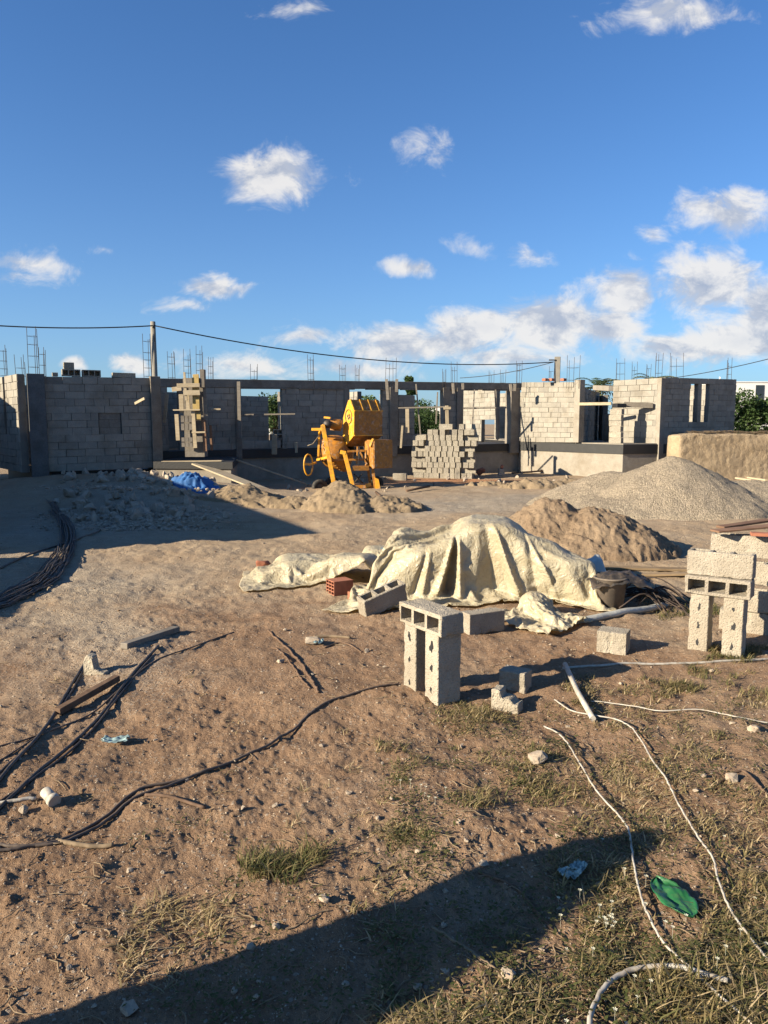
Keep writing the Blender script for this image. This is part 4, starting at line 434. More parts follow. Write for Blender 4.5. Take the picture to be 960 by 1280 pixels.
 [8,0,2,-2,0,0,1,1,2,4,-5,-1,-2,0,0,0,0,0,7,-7,0,0,0,0,0,2,-2,0,0,0,0,0,6,-6,0,0,0,0,0,0,2,1,-2,-1,1,1,7,-8,3,-3,4,-5,4,-4,0,0,0,1,4,-6,8,6,-3,-6,-4,0,0,0,0,0,0,0,0,0,-1,0,1,0,0,8,0,0,0,0,0,1,5,2,0,1,-9,0,2,0,-1,1,3,-5,0,0,0,1,-1,3,-3,0,0,0,0,0,2,-2,0,0,0,0,0,0,7,-2,-3,-1,-1,1,8,3,-8,-4,5,-5,3,-2,-1,0,0,0,2,6,-3,-4,8,2,-9,-3,1,0,0,0,1,-1,0,0,1,1,5,-5,-1,-1,8,0,0,0,0,0,0,5,3,6,-5,-7,-2,0,5,4,-3,-5,1,-2,0,0,3,-3,3,-3,0,0,0,0,0,0,0,0,0,0,0,0,0,9,-4,-3,0,-2,5,7,-5,-5,-2,2,-2,0,0,0,0,0,1,3,6,1,-6,2,1,-4,-1,-1,-1,-1,0,1,0,1,2,3,7,1,-10,-4,-1,8,0,0,0,0,0,0,3,10,7,-5,-6,-5,-4,2,9,-8,-3,5,-5,0,2,0,0,2,-4,0,0,0,0,1,0,-1,0,0,0,0,0,0,6,5,-5,-4,-1,3,8,0,-5,-4,-1,0,1,0,0,2,2,4,4,3,0,0,1,-1,-1,-2,-1,-3,-1,-1,-1,2,2,1,5,7,-9,-10,-5,-1,8,0,0,0,0,1,1,10,10,4,-4,-6,-5,-7,-3,10,-8,-3,2,2,-4,1,2,2,-4,3,-4,0,0,2,-1,0,-1,0,0,0,0,0,2,5,6,-1,-5,-1,2,2,8,-7,-2,1,1,1,2,2,2,3,4,4,0,1,2,0,0,-2,-2,-1,-1,-1,-1,-2,1,-1,3,5,2,-15,-11,-1,-5,9,-1,1,1,2,1,7,9,2,5,0,-7,-7,-6,-7,9,-1,-6,-2,6,-1,-2,2,4,-4,-4,1,-2,2,-2,1,1,-3,0,1,0,1,3,5,5,7,-3,-4,0,1,5,2,-3,2,1,2,2,2,0,2,3,2,4,1,2,2,1,-1,-2,-1,0,-1,-1,-1,-3,-3,1,5,3,-7,-15,-8,-9,-3,9,-1,1,-1,6,8,8,2,-4,10,3,-7,-8,-5,-8,-1,9,-1,-8,3,-5,1,7,0,-5,-3,0,3,-4,-1,2,-2,1,0,2,4,5,4,2,7,5,-4,-1,1,2,4,-1,2,3,2,2,1,1,0,2,3,2,2,3,2,3,2,-2,-2,0,-1,0,-1,-3,-3,-2,1,4,-1,-12,-11,-10,-14,-4,8,0,0,1,7,11,8,-3,-5,12,4,-7,-4,-9,-8,-6,9,9,-11,-7,0,6,6,-7,-5,1,1,0,-3,1,1,2,3,3,4,6,5,0,4,5,4,-2,2,1,2,3,2,2,3,2,2,1,0,1,2,3,2,2,2,2,2,2,-1,-2,1,0,-1,-2,-4,-2,-2,1,3,-6,-12,-11,-15,-14,-7,8,0,0,4,6,13,7,-9,-3,12,7,-7,-3,-6,-7,-10,3,14,-8,-12,5,7,-6,-5,-2,0,3,-1,6,2,4,3,4,3,4,5,1,5,4,3,2,2,2,2,2,3,2,3,2,2,2,0,0,2,2,3,3,2,1,2,1,0,1,0,0,0,-1,-4,-3,-2,-3,2,2,-10,-12,-16,-15,-14,-10,8,0,0,4,10,12,5,-11,-3,13,9,-5,-3,-4,-9,-12,-1,15,-5,-10,5,0,-6,-2,-1,2,4,5,7,5,4,4,3,3,4,3,4,5,3,4,2,2,2,2,3,2,3,2,2,2,2,0,0,2,3,3,3,1,2,0,1,1,0,1,0,0,-3,-2,-3,-3,-2,2,-3,-12,-16,-17,-14,-15,-11,8,0,1,8,10,10,2,-12,-2,14,9,0,-6,-10,-13,-5,2,11,2,-11,2,6,-8,-1,2,5,6,6,6,5,4,3,4,2,3,4,5,4,5,3,2,1,2,3,3,3,2,2,2,2,2,-1,1,2,3,3,3,2,0,1,1,1,0,1,1,-1,-3,-2,-3,-4,-2,1,-8,-16,-17,-16,-14,-14,-12,8,0,4,9,11,10,-4,-13,-1,12,12,-4,-7,-12,-5,5,-1,1,10,-9,1,5,-5,3,5,6,5,6,5,5,3,4,3,2,3,5,4,5,4,3,2,2,2,3,3,3,2,2,2,2,1,0,2,1,4,3,2,1,1,1,1,0,1,1,1,-1,-3,-3,-3,-3,-2,-3,-15,-17,-16,-15,-15,-14,-12,8,1,7,9,12,7,-10,0,1,0,6,-3,-5,-4,2,1,-3,4,8,-4,-2,4,3,4,5,6,5,6,5,4,3,3,3,3,3,4,5,4,4,3,2,3,2,3,3,3,2,2,2,2,1,1,1,2,3,3,1,2,-1,1,0,0,0,2,1,-2,-2,-3,-2,-4,-3,-10,-15,-16,-17,-15,-15,-13,-12,11,1,9,8,12,2,-11,3,11,0,-6,-9,-6,-6,1,9,1,11,2,4,2,3,4,4,6,6,6,6,4,4,3,3,4,4,3,4,4,4,3,2,2,3,3,3,3,3,3,2,2,1,1,1,2,2,2,3,1,0,-3,-1,1,1,2,0,-4,-3,-2,-2,-1,-3,-4,-11,-16,-17,-17,-15,-14,-13,-11,8,4,9,10,13,-4,-4,10,0,1,-7,-14,-7,-1,-4,12,9,11,9,4,3,4,4,6,5,7,6,5,4,3,3,4,4,4,5,4,3,3,2,2,2,3,4,3,4,3,2,2,2,1,1,2,2,2,2,1,0,-2,-1,-1,1,2,-2,-5,-4,-4,-2,-1,-1,-3,-5,-10,-18,-18,-18,-15,-14,-12,-12,7,9,7,11,12,-12,6,8,-8,-4,-2,-17,-10,12,3,6,15,13,9,6,5,4,5,6,6,6,6,5,3,4,3,4,4,5,5,3,4,3,2,1,2,2,4,4,5,3,2,2,1,1,1,2,2,3,1,0,-1,-2,-1,1,0,-3,-7,-4,-4,-5,-3,-1,-3,-2,-6,-10,-17,-18,-18,-16,-14,-12,-12,8,6,11,12,10,-9,2,-3,-8,-1,1,-5,-16,11,16,7,15,12,10,6,5,4,7,6,6,5,5,5,4,3,4,4,4,5,5,4,3,3,2,1,2,3,4,4,4,4,2,1,2,0,2,1,3,3,0,-2,-2,-2,-1,-2,-4,-5,-3,-4,-7,-5,-5,-2,-2,-3,-8,-9,-16,-18,-16,-16,-13,-11,-11,7,8,10,13,1,-9,-1,6,-13,-4,2,7,3,11,5,10,13,11,4,9,9,6,5,7,6,6,5,5,5,3,4,5,4,5,5,4,2,3,2,2,2,4,4,4,4,3,2,1,1,1,1,2,3,0,-2,-3,-2,-3,-2,-3,-4,-4,-5,-7,-7,-7,-4,0,-4,-6,-8,-9,-15,-16,-16,-14,-12,-11,-12,10,5,11,12,-10,-11,1,15,0,-7,0,7,12,10,5,8,11,9,6,5,9,10,6,7,7,7,5,5,6,5,4,4,5,5,4,3,3,2,2,2,4,4,4,4,3,3,1,2,1,1,3,1,0,-3,-2,-2,-2,-2,-3,-4,-5,-4,-7,-9,-9,-7,-2,-4,-5,-5,-9,-11,-15,-14,-14,-13,-12,-12,-13,7,10,11,5,-13,-5,9,8,8,-1,4,4,7,12,9,8,11,2,7,7,5,10,10,8,7,5,6,5,6,5,4,6,5,5,4,3,2,3,2,4,4,4,5,4,3,2,1,1,1,1,2,0,-1,-2,-2,-3,-3,-3,-6,-5,-5,-5,-7,-10,-9,-5,-4,-8,-2,-8,-9,-12,-15,-16,-13,-13,-12,-12,-14,9,7,4,6,-7,7,12,8,3,4,2,7,7,10,10,8,6,8,6,4,5,8,11,5,7,6,5,5,6,4,5,5,6,5,4,4,3,3,4,4,5,5,4,3,2,1,1,0,1,0,1,1,-2,-4,-5,-3,-3,-2,-4,-4,-5,-8,-8,-9,-8,-6,-7,-3,-7,-6,-11,-18,-16,-14,-12,-12,-12,-13,-17,10,1,2,2,7,10,14,10,5,2,4,7,7,10,12,8,6,5,6,6,3,6,13,6,4,4,3,4,5,5,4,6,5,4,5,5,4,4,5,5,6,6,3,2,1,0,0,0,1,0,0,-1,-7,-9,-7,-4,-2,-2,-3,-3,-2,-6,-8,-7,-7,-6,-5,-6,-5,-8,-17,-19,-16,-12,-10,-12,-12,-16,-19,8,3,-4,8,5,14,12,10,10,7,7,6,8,9,11,9,6,3,5,7,7,6,12,4,0,4,4,3,4,3,-1,2,4,5,5,7,6,6,7,7,6,7,3,0,0,-1,0,0,-1,0,0,-1,-7,-10,-7,-4,-3,-2,-1,-3,-3,-7,-8,-8,-6,-5,-6,-5,-7,-14,-19,-17,-14,-11,-10,-11,-13,-18,-20,9,1,-2,10,11,4,11,11,9,15,12,8,10,9,6,10,8,4,3,5,7,11,7,5,3,0,2,-4,1,2,-1,1,3,4,5,7,5,9,10,9,7,7,1,1,2,-2,-2,0,0,-1,0,-1,-7,-7,-6,-4,-3,-3,-4,-4,-5,-6,-9,-6,-8,-6,-7,-5,-10,-16,-18,-16,-12,-11,-10,-12,-14,-18,-17,10,-2,4,13,9,8,11,10,9,11,13,12,10,6,6,11,8,9,5,4,6,4,9,4,4,4,0,-6,0,2,-1,0,0,1,3,5,7,8,10,12,10,6,0,0,1,2,-2,-2,0,0,0,-2,-6,-6,-6,-5,-5,-5,-4,-3,-5,-7,-7,-8,-7,-7,-6,-9,-14,-16,-16,-14,-11,-12,-11,-13,-15,-17,-9,12,-1,9,13,12,8,9,9,12,9,11,14,11,-1,8,11,9,7,10,8,5,6,0,-3,-2,3,6,3,-4,-3,1,2,1,1,2,4,7,9,11,11,10,5,1,0,0,0,1,-1,-1,-1,0,-1,-5,-7,-6,-5,-5,-5,-5,-6,-5,-5,-8,-9,-9,-8,-11,-9,-10,-16,-15,-14,-11,-12,-13,-14,-15,-13,-4,16,1,13,15,10,10,7,6,16,13,8,11,10,-1,4,10,12,8,4,12,6,6,2,-2,-5,-6,1,5,7,-6,-5,1,3,3,3,4,7,10,11,12,9,5,0,0,0,1,-1,0,0,-1,0,-1,-5,-6,-6,-5,-7,-7,-6,-5,-3,-7,-10,-10,-10,-11,-11,-11,-9,-13,-14,-13,-12,-12,-14,-15,-14,-9,-1,26,2,11,11,11,9,11,9,12,11,13,7,11,0,-2,10,12,12,10,4,8,1,3,0,-3,-3,-7,2,1,6,-7,-2,-1,4,5,5,7,11,11,13,8,5,0,-1,0,0,3,-3,0,-1,0,0,-5,-4,-7,-7,-9,-6,-4,-3,-8,-11,-10,-10,-10,-11,-14,-12,-10,-10,-12,-12,-12,-13,-15,-15,-12,-5,0,41,1,5,11,7,10,12,11,10,12,9,6,8,10,-3,6,10,11,16,12,5,3,-2,-4,-4,-3,-4,-4,3,1,1,-5,-2,1,5,7,9,10,13,12,8,3,0,-1,0,0,-1,2,-2,0,0,-1,-4,-5,-6,-8,-6,-5,-8,-8,-8,-8,-7,-12,-13,-14,-16,-13,-11,-10,-8,-10,-12,-14,-16,-14,-9,-2,0,48,5,3,9,8,5,12,12,13,12,10,4,4,8,6,7,8,9,16,13,8,4,0,-4,-5,-6,-5,-5,-3,2,3,1,-2,-2,1,5,11,10,12,13,5,3,0,-1,0,0,0,0,0,-1,0,0,-4,-5,-6,-7,-9,-10,-8,-3,-7,-7,-9,-13,-15,-17,-17,-15,-10,-11,-8,-7,-10,-14,-15,-15,-5,-1,0,49,6,6,5,8,11,9,5,15,15,14,9,2,4,9,7,12,11,7,11,5,3,2,3,0,-5,-6,-7,-6,-4,1,3,3,1,0,0,8,13,9,13,3,4,1,-1,0,-1,0,0,0,0,0,-1,-3,-5,-9,-10,-10,-8,-7,-6,-5,-6,-10,-14,-18,-17,-18,-15,-11,-11,-8,-8,-9,-9,-14,-9,-7,-1,0,51,4,6,7,5,8,13,10,10,13,15,13,8,7,8,9,3,6,11,6,8,6,7,-1,-5,1,-2,-4,-6,-5,-5,-2,1,4,4,3,2,11,11,10,3,5,2,-3,0,0,0,0,-1,1,2,-3,-3,-4,-10,-11,-11,-10,-6,-4,-7,-9,-13,-15,-19,-18,-17,-15,-11,-9,-10,-9,-9,-3,-5,-6,-10,-5,0,55,8,7,4,7,5,11,14,13,11,10,11,10,8,10,9,-1,1,7,11,13,9,3,4,-3,-6,-5,-2,1,-1,-4,-5,-3,0,2,6,6,6,11,7,5,4,3,-3,0,-1,0,0,0,2,2,-4,-2,-6,-5,-11,-11,-11,-9,-8,-10,-12,-14,-17,-19,-18,-16,-13,-10,-10,-8,-9,-10,-9,-5,1,0,-3,-5,60,11,7,1,8,5,12,13,8,10,6,10,12,10,11,10,4,-4,3,10,11,11,9,6,1,-5,-6,-7,-3,1,1,1,-2,-3,-2,2,6,7,7,10,4,3,4,-4,0,0,0,0,1,-1,2,-2,-2,-6,-8,-14,-13,-11,-10,-9,-11,-13,-15,-17,-19,-18,-15,-12,-10,-9,-9,-10,-9,-8,-3,0,1,1,-2,62,4,6,6,10,4,12,11,9,8,9,11,11,10,8,9,2,-3,2,11,11,11,10,5,-2,-4,-2,-2,-1,-1,-2,2,6,1,-1,-2,1,5,6,7,6,4,2,-2,0,-1,1,0,0,-1,-1,-1,-2,-6,-12,-17,-15,-11,-9,-10,-11,-14,-16,-18,-18,-18,-15,-11,-10,-8,-9,-10,-6,-3,0,0,1,0,2,64,-7,4,11,8,6,8,13,10,11,10,11,9,9,7,7,-1,5,12,9,5,10,6,-2,-3,-2,-1,-3,0,3,4,4,5,4,4,3,0,0,3,3,5,5,2,0,-1,-2,0,-1,-1,-1,-1,-2,-2,-7,-13,-16,-14,-12,-11,-10,-13,-15,-18,-18,-18,-17,-14,-11,-9,-8,-7,-6,-3,-2,0,0,0,1,-1,54,-1,0,7,7,7,10,11,14,11,10,11,8,10,9,0,5,9,8,9,9,9,7,-5,-9,-2,-2,1,2,0,4,3,4,5,6,6,5,5,3,3,2,2,0,-1,-1,-2,-1,-1,-1,-2,-1,-3,-3,-11,-13,-14,-13,-11,-10,-11,-13,-16,-18,-19,-17,-15,-14,-10,-7,-5,-5,-5,-4,0,0,-1,-1,0,0,42,2,-1,5,6,9,12,11,14,14,11,11,5,9,7,4,10,7,8,7,7,9,6,-1,-10,-9,-2,1,2,2,4,4,3,4,6,5,5,5,5,4,5,3,0,-3,-2,-3,-2,-2,-1,-1,-1,-3,-3,-11,-15,-11,-11,-11,-10,-12,-13,-16,-18,-19,-16,-12,-12,-5,-4,-4,-5,-6,-6,-3,0,-1,0,-1,0,43,-7,-4,5,7,11,14,13,14,12,10,9,6,6,8,6,9,9,7,8,9,9,0,-2,-9,-9,-1,1,4,1,3,3,4,4,5,5,6,6,5,5,2,1,-1,-2,-3,-3,-3,-2,-1,0,-2,-1,-3,-8,-14,-13,-9,-10,-10,-12,-14,-15,-16,-18,-17,-12,-5,-6,-5,-7,-5,-8,-4,1,-1,1,-2,0,0,37,-7,-4,9,9,14,16,15,11,12,9,6,-3,9,6,5,9,8,11,10,8,4,0,-6,-8,-4,0,1,3,2,2,3,4,4,5,6,5,3,3,4,1,0,0,-3,-3,-3,-2,-2,-1,0,-2,-1,-2,-5,-11,-12,-11,-10,-11,-11,-14,-16,-16,-15,-15,-14,-9,-6,-6,-4,-5,-4,3,-1,1,-1,-2,0,0,31,-8,2,13,13,15,18,15,10,10,7,7,0,12,5,1,6,5,8,5,5,0,-1,-3,-2,-2,-1,0,2,1,2,2,3,4,4,4,4,3,4,1,1,0,0,-3,-3,-2,-3,-1,-1,0,-1,-3,-1,-3,-7,-10,-11,-11,-11,-13,-14,-17,-16,-16,-14,-11,-10,-7,-4,-4,1,0,-2,1,1,-2,0,1,-1,22,-3,9,15,16,13,14,10,11,10,11,9,9,11,6,-1,7,3,1,-3,-4,2,-2,-3,-2,-1,-1,1,1,1,2,2,3,3,5,4,3,2,3,1,0,1,-2,-2,-2,-3,-3,-1,0,0,-1,-3,-1,-3,-4,-7,-9,-11,-12,-14,-15,-17,-17,-17,-13,-10,-8,-5,-2,-1,0,2,0,-1,2,0,0,2,-5,16,7,12,12,14,12,12,8,12,11,11,13,9,8,13,2,-3,-3,-4,-3,1,-4,2,-1,-1,-2,-1,-1,0,1,3,3,3,3,1,2,1,3,1,2,0,0,-2,-3,-1,-3,-3,-1,0,1,-1,-3,-2,-2,-3,-4,-8,-8,-13,-14,-17,-18,-17,-16,-12,-9,-5,-3,0,0,2,-2,2,0,0,2,0,-3,-1,19,5,11,14,12,14,12,13,11,8,5,8,8,8,6,6,-5,-3,-4,-1,-2,-1,-1,0,-1,0,0,1,1,1,2,1,1,1,1,1,3,3,1,1,0,-1,-2,-3,-1,-2,-2,-3,0,2,-1,-3,-1,-2,-4,-3,-4,-9,-9,-15,-17,-18,-18,-15,-11,-4,-4,-2,1,2,1,-3,-1,3,4,-2,-5,0,0,26,3,11,11,15,14,11,8,6,5,5,6,8,9,5,2,-3,-5,-2,-2,-2,-2,-2,0,0,0,1,1,1,1,1,2,1,0,1,3,3,1,1,1,0,-1,-3,-2,-1,-2,-2,-2,-1,1,0,-2,-2,-2,-3,-4,-3,-4,-9,-12,-17,-18,-18,-13,-9,-5,-2,0,1,0,1,0,0,1,1,-5,0,0,0,26,9,10,12,8,11,9,5,5,6,8,4,5,7,5,1,-1,-4,-5,-2,-1,-1,-2,1,0,0,1,1,0,0,0,1,0,1,4,3,1,1,0,0,1,-2,-2,-3,-1,-1,-2,-2,-1,1,0,-2,-3,-1,-3,-3,-3,-4,-5,-10,-14,-17,-17,-14,-9,-1,-2,0,-1,0,0,0,3,3,-5,0,-1,0,0,30,4,16,11,-4,10,7,6,4,6,6,3,4,8,4,1,1,-4,-2,-4,-4,0,-1,2,-1,0,1,0,0,1,-1,0,1,4,3,1,0,1,0,0,1,-2,-3,-2,-1,-1,-2,-2,-1,1,0,-2,-3,-1,-3,-3,-3,-3,-4,-6,-13,-14,-16,-13,-4,-6,3,-2,-1,0,0,0,1,4,-5,0,0,0,0,39,-4,11,1,2,8,7,3,4,4,5,4,7,8,2,1,2,-2,-5,-3,-3,-2,1,1,1,1,0,0,-1,-1,-1,2,4,2,0,0,0,1,0,0,1,-2,-3,-2,-1,-1,-2,-2,-1,1,0,-2,-2,-2,-2,-4,-3,-3,-4,-4,-8,-13,-14,-10,-7,1,-2,4,-2,-2,0,0,0,4,-3,-1,2,-2,0,45,-12,2,4,5,4,4,-1,5,4,6,6,7,5,3,1,3,-2,-3,-6,-2,-2,0,0,2,0,0,0,-1,1,1,3,2,-1,0,0,0,0,1,0,0,-1,-3,-2,-1,-1,-2,-2,-1,0,1,-2,-2,-2,-2,-3,-3,-4,-3,-4,-5,-8,-10,-11,-2,-2,-1,0,3,-1,-2,0,0,2,-2,2,-1,-1,0,47,-11,-6,3,1,-1,4,2,3,5,5,7,7,4,5,-1,5,-2,-4,-3,-4,-4,0,0,1,3,-1,0,1,1,2,0,0,-1,0,0,0,0,1,0,0,-1,-3,-2,-1,-2,-1,-2,-1,0,1,-2,-2,-2,-2,-3,-3,-3,-4,-4,-4,-4,-3,-4,-3,-3,-3,0,0,1,-1,0,1,1,1,-2,-1,0,0,52,-11,-13,-4,-1,-3,4,6,-2,5,5,7,6,4,5,2,3,4,-2,-2,-3,-3,-3,-1,0,0,0,0,0,0,0,0,-1,0,0,-1,0,0,1,0,1,-2,-3,-2,-1,-2,-1,-2,-1,0,1,-1,-3,-2,-2,-2,-3,-4,-3,-4,-4,-3,-3,0,0,0,0,0,0,0,0,0,0,0,0,0,0,0,0]])
